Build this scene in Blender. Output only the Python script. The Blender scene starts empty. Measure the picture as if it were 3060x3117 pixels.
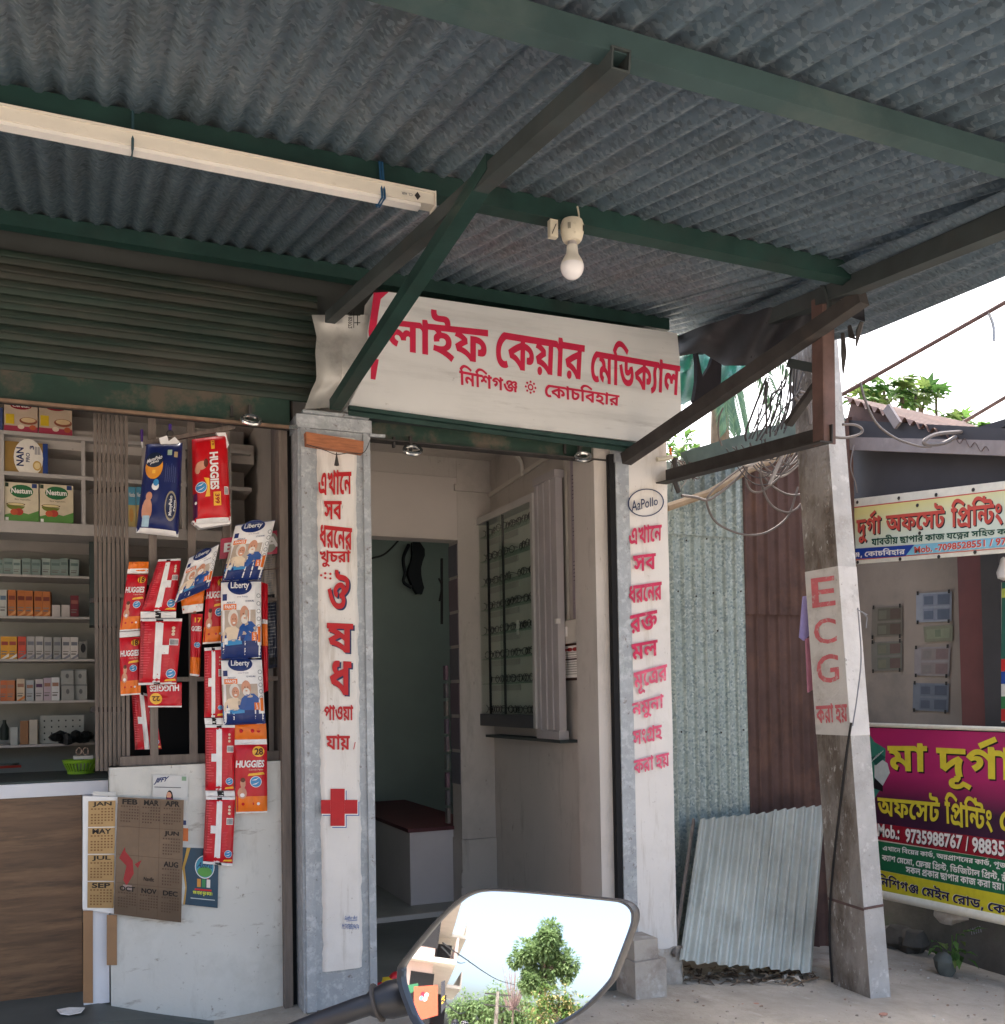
import bpy, math, random, numpy as np
from mathutils import Vector, Matrix, noise
from mathutils.geometry import delaunay_2d_cdt, tessellate_polygon
random.seed(7)
SC = bpy.context.scene
COL = SC.collection
R_ = math.radians
# ------------------------------------------------------------------ camera, sky, sun, exposure
FPX, PCX, PCY = 2940.0, 1530.0, 2040.0
CAM = np.array([0, -3.98, 1.28])
YAW, PIT, ROL = R_(23.5), R_(1.5), R_(0.97)
CF = np.array([math.sin(YAW)*math.cos(PIT), math.cos(YAW)*math.cos(PIT), math.sin(PIT)])
_r0 = np.array([math.cos(YAW), -math.sin(YAW), 0.]); _u0 = np.cross(_r0, CF)
CR = _r0*math.cos(ROL) - _u0*math.sin(ROL); CU = _u0*math.cos(ROL) + _r0*math.sin(ROL)
cd = bpy.data.cameras.new('camera'); cam = bpy.data.objects.new('camera', cd); COL.objects.link(cam)
cd.sensor_fit = 'HORIZONTAL'; cd.sensor_width = 36; cd.lens = 36*FPX/3060
cd.shift_y = (PCY-3117/2)/3060; cd.clip_start = .05; cd.clip_end = 2000
cam.matrix_world = Matrix(((CR[0], CU[0], -CF[0], CAM[0]), (CR[1], CU[1], -CF[1], CAM[1]), (CR[2], CU[2], -CF[2], CAM[2]), (0, 0, 0, 1)))
SC.camera = cam
SUN_EL, SUN_AZ = R_(58), R_(35)          # azimuth clockwise from +Y
w = bpy.data.worlds.new('World'); SC.world = w; w.use_nodes = True
nt = w.node_tree; bg = nt.nodes['Background']
sky = nt.nodes.new('ShaderNodeTexSky'); sky.sky_type = 'NISHITA'; sky.sun_disc = False
sky.sun_elevation = SUN_EL; sky.sun_rotation = SUN_AZ; sky.air_density = 1.0; sky.dust_density = 7.0; sky.ozone_density = 1.0
hs = nt.nodes.new('ShaderNodeHueSaturation'); hs.inputs['Saturation'].default_value = .95
nt.links.new(sky.outputs[0], hs.inputs['Color']); nt.links.new(hs.outputs[0], bg.inputs['Color'])
bg.inputs['Strength'].default_value = 0.15
sd = bpy.data.lights.new('sun', 'SUN'); sd.energy = 1.2; sd.angle = R_(14); sd.color = (1, .97, .93)
so = bpy.data.objects.new('sun', sd); COL.objects.link(so)
_sv = Vector((math.sin(SUN_AZ)*math.cos(SUN_EL), math.cos(SUN_AZ)*math.cos(SUN_EL), math.sin(SUN_EL)))
so.rotation_euler = _sv.to_track_quat('Z', 'Y').to_euler(); so.location = (0, -20, 30)
SC.view_settings.view_transform = 'Standard'; SC.view_settings.look = 'None'
SC.view_settings.gamma = 1; SC.view_settings.use_curve_mapping = False
SC.view_settings.exposure = 2.22
SC.render.engine = 'CYCLES'
SC.cycles.transparent_max_bounces = 32; SC.cycles.max_bounces = 12; SC.cycles.diffuse_bounces = 6; SC.cycles.glossy_bounces = 4
try: SC.cycles.use_denoising = True
except Exception: pass
# ------------------------------------------------------------------ rays: where a line of sight meets a real plane
def V3(*a): return np.array(a, float)
def ray(x, y): return CF + CR*((x-PCX)/FPX) - CU*((y-PCY)/FPX)
def at(x, y, Y=None, X=None, Z=None, pl=None):
    d = ray(x, y)
    if Y is not None: t = (Y-CAM[1])/d[1]
    elif X is not None: t = (X-CAM[0])/d[0]
    elif Z is not None: t = (Z-CAM[2])/d[2]
    else: n, p = pl; t = np.dot(n, np.array(p)-CAM)/np.dot(n, d)
    return CAM + d*t
GPL = (V3(-.075, 0, -1), V3(0, 0, .07))     # the dirt falls away to the right
def gz(x): return .07-.075*min(x, 5.5) if x > .9 else -.035+.0375*max(0, x-.45)/.45
def ground_at(x, y): return at(x, y, pl=GPL)
RS = math.tan(R_(12.8))
def roof_z(Y): return 3.121 + RS*Y
def at_roof(x, y, dz=0): return at(x, y, pl=(V3(0, RS, -1), V3(0, 0, 3.081+dz)))
def nrm(v): v = np.array(v, float); return v/np.linalg.norm(v)
# ------------------------------------------------------------------ materials
def lin(c): return tuple(((v/255+.055)/1.055)**2.4 if v > 10 else v/255/12.92 for v in c)
_M = {}
def mat(name, col, rough=.7, metal=0., var=.18, vs=6., dirt=None, bump=0., bs=60., spec=.4, stretch=None, fleck=None, coat=0., subsurf=0., ramp=None, trans=0., scratch=None):
    """procedural surface: base colour with broad variation, an optional dirt layer (colour, scale, low, high), flecks and fine relief"""
    if name in _M: return _M[name]
    m = bpy.data.materials.new(name); m.use_nodes = True; t = m.node_tree; N = t.nodes; K = t.links
    b = N['Principled BSDF']; b.inputs['Roughness'].default_value = rough; b.inputs['Metallic'].default_value = metal
    b.inputs['Specular IOR Level'].default_value = spec; b.inputs['Coat Weight'].default_value = coat
    tc = N.new('ShaderNodeTexCoord'); co = N.new('ShaderNodeNewGeometry').outputs['Position']
    if stretch:
        mp = N.new('ShaderNodeMapping'); mp.inputs['Scale'].default_value = stretch; K.new(co, mp.inputs[0]); co = mp.outputs[0]
    def nz(scale, det=5, rg=.6):
        n = N.new('ShaderNodeTexNoise'); n.inputs['Scale'].default_value = scale; n.inputs['Detail'].default_value = det; n.inputs['Roughness'].default_value = rg; K.new(co, n.inputs['Vector']); return n.outputs['Fac']
    def rng(src, a, c, lo=0., hi=1.):
        r = N.new('ShaderNodeMapRange'); K.new(src, r.inputs[0])
        for i, v in enumerate((a, c, lo, hi)): r.inputs[i+1].default_value = v
        return r.outputs[0]
    def mix(f, a, c, bt='MIX'):
        x = N.new('ShaderNodeMix'); x.data_type = 'RGBA'; x.blend_type = bt
        if hasattr(f, 'node'): K.new(f, x.inputs[0])
        else: x.inputs[0].default_value = f
        for v, s in ((a, 6), (c, 7)):
            if hasattr(v, 'node'): K.new(v, x.inputs[s])
            else: x.inputs[s].default_value = (*v[:3], 1)
        return x.outputs[2]
    c = tuple(col)
    if ramp:                                    # printed gradient: (axis, lo, hi, second colour)
        sp = N.new('ShaderNodeSeparateXYZ'); K.new(N.new('ShaderNodeNewGeometry').outputs['Position'], sp.inputs[0])
        c = mix(rng(sp.outputs[ramp[0]], ramp[1], ramp[2]), col, ramp[3])
    if var:
        f = rng(nz(vs), .3, .7, 1-var, 1+var)
        vv = N.new('ShaderNodeVectorMath'); vv.operation = 'SCALE'
        if hasattr(c, 'node'): K.new(c, vv.inputs[0])
        else: vv.inputs[0].default_value = c
        K.new(f, vv.inputs['Scale']); c = vv.outputs[0]
    for dd in (dirt if isinstance(dirt, list) else [dirt] if dirt else []):
        co0 = co
        if len(dd) > 5: mp2 = N.new('ShaderNodeMapping'); mp2.inputs['Scale'].default_value = dd[5]; K.new(co, mp2.inputs[0]); co = mp2.outputs[0]
        c = mix(rng(nz(dd[1], 8, .68), dd[2], dd[3], 0, dd[4] if len(dd) > 4 else .9), c, dd[0]); co = co0
    if fleck:                                   # zinc spangle: (dark, light, scale)
        vo = N.new('ShaderNodeTexVoronoi'); vo.inputs['Scale'].default_value = fleck[2]; vo.inputs['Randomness'].default_value = 1
        wn = N.new('ShaderNodeTexNoise'); wn.inputs['Scale'].default_value = fleck[2]*.8; K.new(co, wn.inputs['Vector'])
        ad = N.new('ShaderNodeVectorMath'); ad.operation = 'MULTIPLY_ADD'; K.new(wn.outputs['Color'], ad.inputs[0]); ad.inputs[1].default_value = (.7/fleck[2],)*3; K.new(co, ad.inputs[2])
        K.new(ad.outputs[0], vo.inputs['Vector'])
        sp = N.new('ShaderNodeSeparateColor'); K.new(vo.outputs['Color'], sp.inputs[0])
        c = mix(rng(sp.outputs[0], .55, 1, 0, fleck[3]), c, fleck[0]); c = mix(rng(sp.outputs[1], .6, 1, 0, fleck[3]), c, fleck[1])
        K.new(rng(sp.outputs[2], 0, 1, rough-.12, rough+.15), b.inputs['Roughness'])
    if hasattr(c, 'node'): K.new(c, b.inputs['Base Color'])
    else: b.inputs['Base Color'].default_value = (*c[:3], 1)
    if bump:
        bp = N.new('ShaderNodeBump'); bp.inputs['Strength'].default_value = bump; bp.inputs['Distance'].default_value = .01
        K.new(nz(bs, 6), bp.inputs['Height']); K.new(bp.outputs[0], b.inputs['Normal'])
    if subsurf: b.inputs['Transmission Weight'].default_value = subsurf
    _M[name] = m; return m
def ink(r, g, b, rough=.55):                    # flat print colour
    k = 'print_%d_%d_%d_%d' % (r, g, b, rough*100)
    return mat(k, lin((r, g, b)), rough, var=.08, vs=25, spec=.35)
def gloss(r, g, b): return ink(r, g, b, .32)
# ------------------------------------------------------------------ mesh builder
class MB:
    def __init__(s): s.v = []; s.f = []; s.m = []
    def add(s, v, f, m):
        o = len(s.v); s.v += [tuple(map(float, p)) for p in v]; s.f += [tuple(i+o for i in q) for q in f]; s.m += [m]*len(f); return s
    def box(s, lo, hi, m, frame=None):
        lo, hi = np.minimum(lo, hi), np.maximum(lo, hi)
        v = [(x, y, z) for z in (lo[2], hi[2]) for y in (lo[1], hi[1]) for x in (lo[0], hi[0])]
        if frame is not None: v = [frame(np.array(p)) for p in v]
        return s.add(v, [(0, 2, 3, 1), (4, 5, 7, 6), (0, 1, 5, 4), (2, 6, 7, 3), (0, 4, 6, 2), (1, 3, 7, 5)], m)
    def bar(s, a, b, wx, wz, m, up=(0, 0, 1), bev=0):
        a, b = np.array(a, float), np.array(b, float); d = nrm(b-a); x = nrm(np.cross(d, up)); z = np.cross(x, d)
        v = [p + x*sx*wx/2 + z*sz*wz/2 for p in (a, b) for sx, sz in ((-1, -1), (1, -1), (1, 1), (-1, 1))]
        return s.add(v, [(3, 2, 1, 0), (4, 5, 6, 7), (0, 1, 5, 4), (1, 2, 6, 5), (2, 3, 7, 6), (3, 0, 4, 7)], m)
    def prism(s, pts, off, m, m2=None):
        n = len(pts); p = [np.array(q, float) for q in pts]; off = np.array(off, float)
        s.add(p + [q+off for q in p], [tuple(range(n))], m); o = len(s.v)-2*n
        for f in [tuple(range(2*n-1, n-1, -1))] + [(i, i+n, (i+1) % n+n, (i+1) % n) for i in range(n)]:
            s.f.append(tuple(k+o for k in f)); s.m.append(m2 or m)
        return s
    def tube(s, pts, r, m, n=6, closed=False, cap=True):
        P = [np.array(p, float) for p in pts]; k = len(P); rings = []; ref = None
        for i in range(k):
            d = nrm((P[(i+1) % k] if closed or i < k-1 else P[i])-(P[i-1] if closed or i > 0 else P[i])+1e-9)
            if ref is None: ref = nrm(np.cross(d, (0.3, .2, 1) if abs(d[2]) < .9 else (1, 0, 0)))
            ref = nrm(ref-d*np.dot(ref, d)); b = np.cross(d, ref); rr = r[i] if hasattr(r, '__len__') else r
            rings.append([P[i]+(ref*math.cos(a)+b*math.sin(a))*rr for a in (2*math.pi*j/n for j in range(n))])
        f = []
        for i in range(k if closed else k-1):
            for j in range(n): a, c = i*n, ((i+1) % k)*n; f.append((a+j, a+(j+1) % n, c+(j+1) % n, c+j))
        if cap and not closed: f += [tuple(range(n-1, -1, -1)), tuple((k-1)*n+j for j in range(n))]
        return s.add([p for q in rings for p in q], f, m)
    def lathe(s, prof, c, m, n=20, axis=(0, 0, 1)):
        ax = nrm(axis); x = nrm(np.cross(ax, (0, 1, .1) if abs(ax[1]) < .9 else (1, 0, 0))); y = np.cross(ax, x); c = np.array(c, float); k = len(prof)
        v = [c+ax*h+(x*math.cos(a)+y*math.sin(a))*max(r, 1e-4) for r, h in prof for a in (2*math.pi*j/n for j in range(n))]
        f = [(i*n+j, i*n+(j+1) % n, (i+1)*n+(j+1) % n, (i+1)*n+j) for i in range(k-1) for j in range(n)]
        f += [tuple(range(n-1, -1, -1)), tuple((k-1)*n+j for j in range(n))]
        return s.add(v, f, m)
    def ball(s, c, r, m, n=8, jit=0.):
        c = np.array(c, float); r = np.array(r if hasattr(r, '__len__') else (r, r, r), float); v = [c+(0, 0, -r[2])]; k = max(3, n//2)
        for i in range(1, k):
            t = math.pi*i/k
            for j in range(n):
                a = 2*math.pi*j/n; v.append(c+r*np.array((math.sin(t)*math.cos(a), math.sin(t)*math.sin(a), -math.cos(t)))*(1+random.uniform(-jit, jit)))
        v.append(c+(0, 0, r[2])); L = len(v)-1
        f = [(0, 1+(j+1) % n, 1+j) for j in range(n)] + [(1+i*n+j, 1+i*n+(j+1) % n, 1+(i+1)*n+(j+1) % n, 1+(i+1)*n+j) for i in range(k-2) for j in range(n)]
        f += [(1+(k-2)*n+j, 1+(k-2)*n+(j+1) % n, L) for j in range(n)]
        return s.add(v, f, m)
    def grid(s, fn, nu, nv, m, flip=False):
        v = [fn(i/nu, j/nv) for j in range(nv+1) for i in range(nu+1)]
        f = [(j*(nu+1)+i, j*(nu+1)+i+1, (j+1)*(nu+1)+i+1, (j+1)*(nu+1)+i) for j in range(nv) for i in range(nu)]
        return s.add(v, [q[::-1] for q in f] if flip else f, m)
    def leaf(s, p, d, up, L, W, m, fold=.25):
        p, d, up = np.array(p, float), nrm(d), np.array(up, float); x = nrm(np.cross(d, up)+1e-6); n = np.cross(x, d)
        return s.add([p, p+d*L*.45+x*W/2+n*W*fold, p+d*L-n*L*.12, p+d*L*.45-x*W/2+n*W*fold, p+d*L*.5], [(0, 1, 4), (1, 2, 4), (2, 3, 4), (3, 0, 4)], m)
WPOS = {}
def build(name, mb, parent=None, smooth=False, origin=None, **props):
    me = bpy.data.meshes.new(name); V = np.array(mb.v)
    if origin is None: lo, hi = V.min(0), V.max(0); origin = np.array(((lo[0]+hi[0])/2, (lo[1]+hi[1])/2, lo[2]))
    me.from_pydata((V-origin).tolist(), [], mb.f)
    ms = []
    for m in mb.m:
        if m not in ms: ms.append(m)
    for m in ms: me.materials.append(m)
    ix = {m: i for i, m in enumerate(ms)}
    me.polygons.foreach_set('material_index', [ix[m] for m in mb.m])
    if smooth:
        me.polygons.foreach_set('use_smooth', [True]*len(mb.f))
        if smooth != 'all':
            try: me.set_sharp_from_angle(angle=R_(38))
            except Exception: pass
    me.update()
    o = bpy.data.objects.new(name, me); COL.objects.link(o)
    if parent: o.parent = parent; o.location = Vector(origin-WPOS[parent.name])
    else: o.location = Vector(origin)
    WPOS[o.name] = np.array(origin, float)
    for k, v in props.items(): o[k] = v
    return o
def thing(name, label, cat, loc, group=None):
    o = bpy.data.objects.new(name, None); COL.objects.link(o); o.location = Vector(loc); o.empty_display_size = .1; WPOS[o.name] = np.array(loc, float)
    o['label'] = label; o['category'] = cat
    if group: o['group'] = group
    return o
def solo(name, label, cat, mb, group=None, smooth=False, **kw):
    o = build(name, mb, None, smooth, **kw); o['label'] = label; o['category'] = cat
    if group: o['group'] = group
    return o
def struct(name, mb, smooth=False): return build(name, mb, None, smooth, kind='structure')
def copy_thing(o, loc, label=None, group=None):
    def rec(a, par):
        c = a.copy(); COL.objects.link(c)
        if par: c.parent = par
        for ch in a.children: rec(ch, c)
        return c
    c = rec(o, None); c.location = Vector(loc); WPOS[c.name] = np.array(loc, float)
    if label: c['label'] = label
    if group: c['group'] = group
    return c
def spline(pts, n=6):
    P = [np.array(p, float) for p in pts]; P = [2*P[0]-P[1]]+P+[2*P[-1]-P[-2]]; o = []
    for i in range(1, len(P)-2):
        for j in range(n):
            t = j/n; a, b, c, d = P[i-1:i+3]
            o.append(.5*(2*b+(c-a)*t+(2*a-5*b+4*c-d)*t*t+(3*b-a-3*c+d)*t**3))
    return o+[P[-2]]
# ------------------------------------------------------------------ lettering
GLYPHS = [
[[146,319,1,207,283,0,314,187,0,403,74,0,439,12,1,331,-50,1,295,1,0,214,93,0,118,176,0,58,212,1],[62,473,1,62,517,0,104,584,0,176,622,0,222,622,1,267,622,0,339,584,0,382,518,0,382,473,1,382,428,0,339,360,0,267,323,0,222,323,1,176,323,0,104,360,0,62,428,0],[172,473,1,172,451,0,200,423,0,222,423,1,243,423,0,272,451,0,272,473,1,272,494,0,243,522,0,222,522,1,200,522,0,172,494,0]],
[[988,622,1,988,502,1,896,502,1,896,0,1,748,0,1,716,51,0,617,125,0,569,149,1,633,241,1,670,222,0,731,177,0,751,154,1,750,165,0,749,188,0,748,212,0,748,223,1,748,502,1,-10,502,1,-10,622,1],[408,74,1,318,74,0,170,140,0,56,292,0,14,420,1,152,458,1,182,368,0,248,253,0,336,199,0,396,199,1,440,199,0,498,220,0,528,262,0,528,292,1,528,324,0,494,361,0,466,361,1,448,361,0,426,341,0,426,325,1,426,317,0,430,300,0,432,293,1,298,274,1,289,294,0,281,333,0,281,347,1,281,395,0,328,452,0,405,478,0,450,478,1,520,478,0,622,425,0,675,333,0,675,275,1,675,221,0,621,129,0,503,74,0],[339,418,1,335,451,0,284,499,0,237,510,1,320,554,1,367,544,1,423,521,0,472,464,0,478,421,1]],
[[354,622,1,353,652,0,326,678,0,289,678,1,233,678,1,154,678,0,56,706,0,29,737,1,10,757,0,-7,816,0,-7,854,1,-7,868,0,-5,895,0,-2,913,1,137,904,1,136,895,0,135,881,0,135,876,1,135,855,0,144,826,0,154,816,1,165,806,0,199,798,0,237,798,1,295,798,1,355,798,0,424,781,0,449,758,1,470,738,0,493,673,0,494,622,1],[273,477,1,365,477,0,475,424,0,524,341,0,524,296,1,524,216,0,424,133,0,335,117,1,304,158,1,355,147,0,452,112,0,548,65,0,594,33,1,518,-71,1,471,-39,0,365,18,0,245,64,0,116,100,0,45,110,1,69,224,1,104,216,0,176,206,0,213,206,1,270,206,0,341,226,0,376,264,0,376,292,1,376,325,0,326,363,0,280,363,1,255,363,0,223,354,0,208,335,0,208,321,1,208,315,0,212,302,0,214,297,1,76,279,1,69,295,0,61,334,0,61,353,1,61,390,0,113,446,0,209,477,0],[147,418,1,143,451,0,91,499,0,44,510,1,128,554,1,175,544,1,231,521,0,281,464,0,285,421,1],[592,622,1,592,502,1,-10,502,1,-10,622,1]],
[[542,628,1,592,628,0,653,609,0,677,591,1,698,575,0,727,515,0,727,455,1,727,0,1,582,0,1,571,22,0,545,49,0,506,62,0,476,62,1,440,62,0,377,55,0,313,48,0,275,48,1,230,48,0,143,64,0,73,111,0,30,198,0,30,269,1,30,295,0,38,355,0,43,378,1,186,358,1,182,342,0,176,303,0,176,276,1,176,243,0,195,202,0,229,179,0,272,172,0,296,172,1,342,172,0,420,185,0,457,185,1,495,185,0,549,167,0,580,137,1,580,431,1,580,459,0,573,486,0,564,494,1,552,508,0,525,508,1,502,508,0,460,487,0,427,454,0,407,420,0,407,407,1,407,398,0,414,385,0,434,377,0,452,377,1,462,377,0,479,379,0,489,380,1,495,264,1,480,260,0,440,254,0,410,254,1,347,254,0,262,317,0,262,385,1,262,426,0,305,511,0,383,584,0,484,628,0]],
[[544,629,1,641,629,0,743,546,0,743,474,1,743,423,0,684,338,0,586,274,0,527,253,1,479,367,1,530,385,0,593,430,0,593,467,1,593,488,0,566,511,0,539,511,1,514,511,0,468,495,0,430,471,0,408,443,0,408,431,1,408,422,0,422,405,0,447,402,1,419,282,1,339,290,0,259,369,0,259,422,1,259,466,0,306,542,0,387,598,0,490,629,0],[753,218,1,753,132,0,617,25,0,494,25,1,414,25,0,273,68,0,152,168,0,54,340,0,16,469,1,155,508,1,194,377,0,287,220,0,405,151,0,482,151,1,533,151,0,603,191,0,603,231,1,603,262,0,560,300,0,526,312,1,653,374,1,697,345,0,753,268,0]],
[[544,629,1,641,629,0,736,549,0,736,474,1,736,455,0,728,419,0,720,403,1,700,368,1,673,331,0,582,272,0,527,253,1,479,367,1,530,385,0,593,430,0,593,466,1,593,487,0,566,511,0,539,511,1,514,511,0,468,495,0,430,471,0,408,443,0,408,431,1,408,421,0,422,405,0,447,402,1,419,282,1,339,290,0,259,369,0,259,422,1,259,466,0,306,542,0,387,598,0,490,629,0],[753,218,1,753,132,0,617,25,0,494,25,1,414,25,0,273,68,0,152,168,0,54,340,0,16,469,1,155,508,1,194,377,0,287,220,0,405,151,0,482,151,1,533,151,0,603,191,0,603,231,1,603,262,0,560,300,0,526,312,1,653,374,1,697,345,0,753,268,0],[914,584,1,914,518,0,852,421,0,742,347,0,670,316,1,677,461,1,703,471,0,743,500,0,768,542,0,768,571,1,768,592,0,752,623,0,738,634,1,719,649,0,659,667,0,621,672,1,504,687,1,438,696,0,356,738,0,319,811,0,319,867,1,319,880,0,322,907,0,324,917,1,465,910,1,464,902,0,463,885,0,463,878,1,463,862,0,471,840,0,479,833,1,490,823,0,525,813,0,553,809,1,668,794,1,718,787,0,789,767,0,842,740,0,860,721,1,887,696,0,914,626,0]],
[[875,622,1,875,502,1,547,502,1,547,440,1,549,392,1,549,0,1,402,0,1,364,52,0,264,128,0,144,179,0,70,191,1,15,323,1,109,374,0,320,459,0,424,485,1,406,457,1,406,502,1,-10,502,1,-10,622,1],[402,377,1,422,359,1,381,348,0,307,321,0,233,290,0,195,272,1,233,264,0,318,227,0,398,169,0,428,132,1,407,126,1,405,144,0,402,190,0,402,214,1],[835,252,1,835,217,0,807,155,0,740,117,0,679,117,1,657,117,0,620,120,0,603,123,1,608,243,1,614,242,0,629,241,0,641,241,1,670,241,0,690,262,0,690,278,1,690,308,0,613,353,0,535,366,1,535,483,1,618,473,0,754,413,0,835,317,0]],
[[777,622,1,777,502,1,685,502,1,685,0,1,537,0,1,502,41,0,428,104,0,343,150,0,242,183,0,179,194,1,142,321,1,223,289,1,311,280,0,424,240,0,505,187,0,539,157,1,538,180,0,537,227,0,537,253,1,537,689,1,661,689,1,684,622,1],[487,460,1,487,407,0,439,317,0,335,257,0,249,246,1,163,269,1,142,321,1,208,334,0,297,367,0,343,414,0,343,445,1,343,473,0,302,518,0,277,535,1,417,625,1,446,595,0,487,509,0],[196,417,1,125,417,0,44,485,0,44,543,1,44,566,0,56,609,0,65,628,1,196,600,1,192,591,0,188,576,0,188,568,1,188,552,0,206,537,0,222,537,1,239,537,0,267,549,0,296,577,0,313,602,1,417,625,1,426,580,1,395,530,0,332,457,0,253,417,0]],
[[487,0,1,487,403,1,506,359,1,484,387,0,435,441,0,380,485,0,319,511,0,284,511,1,236,511,0,182,473,0,156,446,1,146,450,1,168,463,0,217,479,0,254,479,1,297,479,0,358,447,0,391,391,0,391,354,1,391,293,0,301,189,0,212,141,1,130,256,1,190,284,0,250,328,0,250,353,1,250,368,0,232,385,0,211,385,1,191,385,0,152,373,0,127,360,1,15,451,1,51,503,0,130,582,0,222,629,0,278,629,1,325,629,0,407,597,0,488,533,0,534,486,1,491,502,1,491,514,0,487,564,0,487,595,1,487,689,1,611,689,1,634,622,1,727,622,1,727,502,1,635,502,1,635,0,1]],
[[610,622,1,610,502,1,224,502,1,224,478,1,223,373,1,224,361,0,225,335,0,225,323,1,225,217,1,225,188,0,233,160,0,240,153,1,253,139,0,281,139,1,307,139,0,352,160,0,375,180,1,396,198,0,419,240,0,419,260,1,419,279,0,398,296,0,378,296,1,369,296,1,339,296,0,292,309,0,265,325,1,246,336,0,214,365,0,201,381,1,214,506,1,233,477,0,282,439,0,344,419,0,381,419,1,404,419,1,454,419,0,512,401,0,532,381,1,548,366,0,565,319,0,565,292,1,565,233,0,519,140,0,481,103,1,440,65,0,334,19,0,272,19,1,221,19,0,155,40,0,133,59,1,109,80,0,78,151,0,78,224,1,78,502,1,-10,502,1,-10,622,1]],
[[690,287,1,690,230,0,645,149,0,567,96,0,470,67,0,418,63,1,391,120,1,447,117,0,567,101,0,687,77,0,743,59,1,706,-58,1,607,-26,0,419,11,0,236,32,0,144,35,1,156,157,1,183,153,0,258,146,0,305,146,1,390,146,0,495,179,0,543,238,0,543,279,1,543,323,0,478,370,0,415,370,1,411,370,0,395,369,0,386,367,1,376,465,1,389,467,0,426,469,0,451,469,1,522,469,0,615,433,0,668,378,0,690,315,0],[245,186,1,191,186,0,118,210,0,97,237,1,82,256,0,65,310,0,65,360,1,65,516,1,206,516,1,206,479,1,205,411,1,206,399,0,207,378,0,207,371,1,207,347,1,207,329,0,212,312,0,216,308,1,226,295,0,253,295,1,281,295,0,327,311,0,355,337,0,355,349,1,355,358,0,341,367,0,327,367,1,303,367,1,258,367,0,185,411,0,156,445,1,173,533,1,192,511,0,229,481,0,280,465,0,316,465,1,400,465,1,413,465,0,430,453,0,443,445,1,466,433,0,496,396,0,496,365,1,496,315,0,431,233,0,318,186,0],[-10,502,1,-10,622,1,754,622,1,754,502,1]],
[[447,26,1,376,26,0,247,64,0,136,154,0,47,307,0,15,420,1,153,458,1,185,344,0,266,209,0,373,151,0,440,151,1,510,151,0,569,201,0,569,237,1,569,266,0,554,308,0,544,322,1,651,318,1,617,287,0,553,244,0,481,221,0,432,221,1,387,221,0,315,248,0,273,308,0,273,356,1,273,396,0,317,470,0,373,504,1,354,503,0,318,502,0,298,502,1,-10,502,1,-10,622,1,1025,622,1,1025,502,1,763,502,1,728,502,0,646,505,0,610,507,1,551,486,0,466,441,0,420,395,0,420,373,1,420,356,0,440,339,0,454,339,1,477,339,0,516,359,0,539,376,1,698,328,1,705,308,0,713,261,0,713,235,1,713,184,0,661,87,0,544,26,0],[923,187,1,923,150,0,938,62,0,953,18,1,809,-12,1,792,39,0,774,137,0,774,196,1,774,231,0,785,302,0,796,335,1,724,345,0,618,390,0,544,456,0,519,499,1,669,517,1,681,499,0,723,468,0,793,450,0,846,450,1,855,450,0,880,452,0,896,453,1,962,349,1,943,314,0,923,236,0]],
[[610,622,1,610,502,1,225,502,1,225,217,1,225,188,0,233,160,0,240,153,1,253,139,0,281,139,1,307,139,0,353,160,0,376,181,1,396,198,0,420,239,0,420,260,1,420,278,0,399,298,0,375,298,1,363,298,0,343,296,0,334,294,1,314,413,1,337,418,0,382,425,0,412,425,1,469,425,0,536,386,0,565,325,0,565,288,1,565,234,0,519,140,0,481,103,1,440,65,0,334,19,0,272,19,1,221,19,0,155,40,0,132,60,1,109,80,0,78,151,0,78,224,1,78,502,1,-10,502,1,-10,622,1],[376,622,1,374,652,0,347,678,0,311,678,1,241,678,1,162,678,0,65,706,0,37,737,1,18,757,0,1,816,0,1,854,1,1,868,0,3,895,0,6,913,1,146,904,1,145,895,0,143,881,0,143,876,1,143,855,0,152,826,0,163,816,1,174,806,0,208,798,0,245,798,1,316,798,1,376,798,0,445,781,0,470,758,1,492,738,0,514,673,0,516,622,1]],
[[766,622,1,766,502,1,420,502,1,420,388,1,420,372,0,431,352,0,446,352,1,459,352,0,487,370,0,515,401,0,529,422,1,651,444,1,686,394,0,722,297,0,722,239,1,722,176,0,660,77,0,535,19,0,442,19,1,376,19,0,251,56,0,139,146,0,48,302,0,15,420,1,153,458,1,184,343,0,266,205,0,369,144,0,430,144,1,498,144,0,577,202,0,577,256,1,577,293,0,547,343,0,528,363,1,649,370,1,611,322,0,536,261,0,459,233,0,418,233,1,382,233,0,327,252,0,308,273,1,291,293,0,272,353,0,272,399,1,272,502,1,-10,502,1,-10,622,1]],
[[439,30,1,344,30,0,183,102,0,57,273,0,15,420,1,153,458,1,182,354,0,256,220,0,355,156,0,420,156,1,456,156,0,510,169,0,547,196,0,565,236,0,565,263,1,565,293,0,544,333,0,510,353,0,488,353,1,468,353,0,441,331,0,441,309,1,441,299,0,445,278,0,448,269,1,309,250,1,299,273,0,291,314,0,291,329,1,291,380,0,343,442,0,427,470,0,474,470,1,552,470,0,658,412,0,713,314,0,713,251,1,713,190,0,656,89,0,535,30,0],[754,622,1,754,502,1,-10,502,1,-10,622,1]],
[[655,622,1,655,502,1,218,502,1,218,232,1,181,250,1,216,287,0,311,361,0,428,429,0,495,457,1,596,374,1,583,348,0,565,290,0,556,227,0,556,191,1,556,155,0,571,64,0,586,18,1,442,-12,1,425,38,0,407,133,0,407,187,1,407,225,0,422,290,0,448,351,0,464,382,1,510,329,1,449,302,0,336,226,0,236,143,0,195,104,1,71,181,1,71,502,1,-10,502,1,-10,622,1]],
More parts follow.
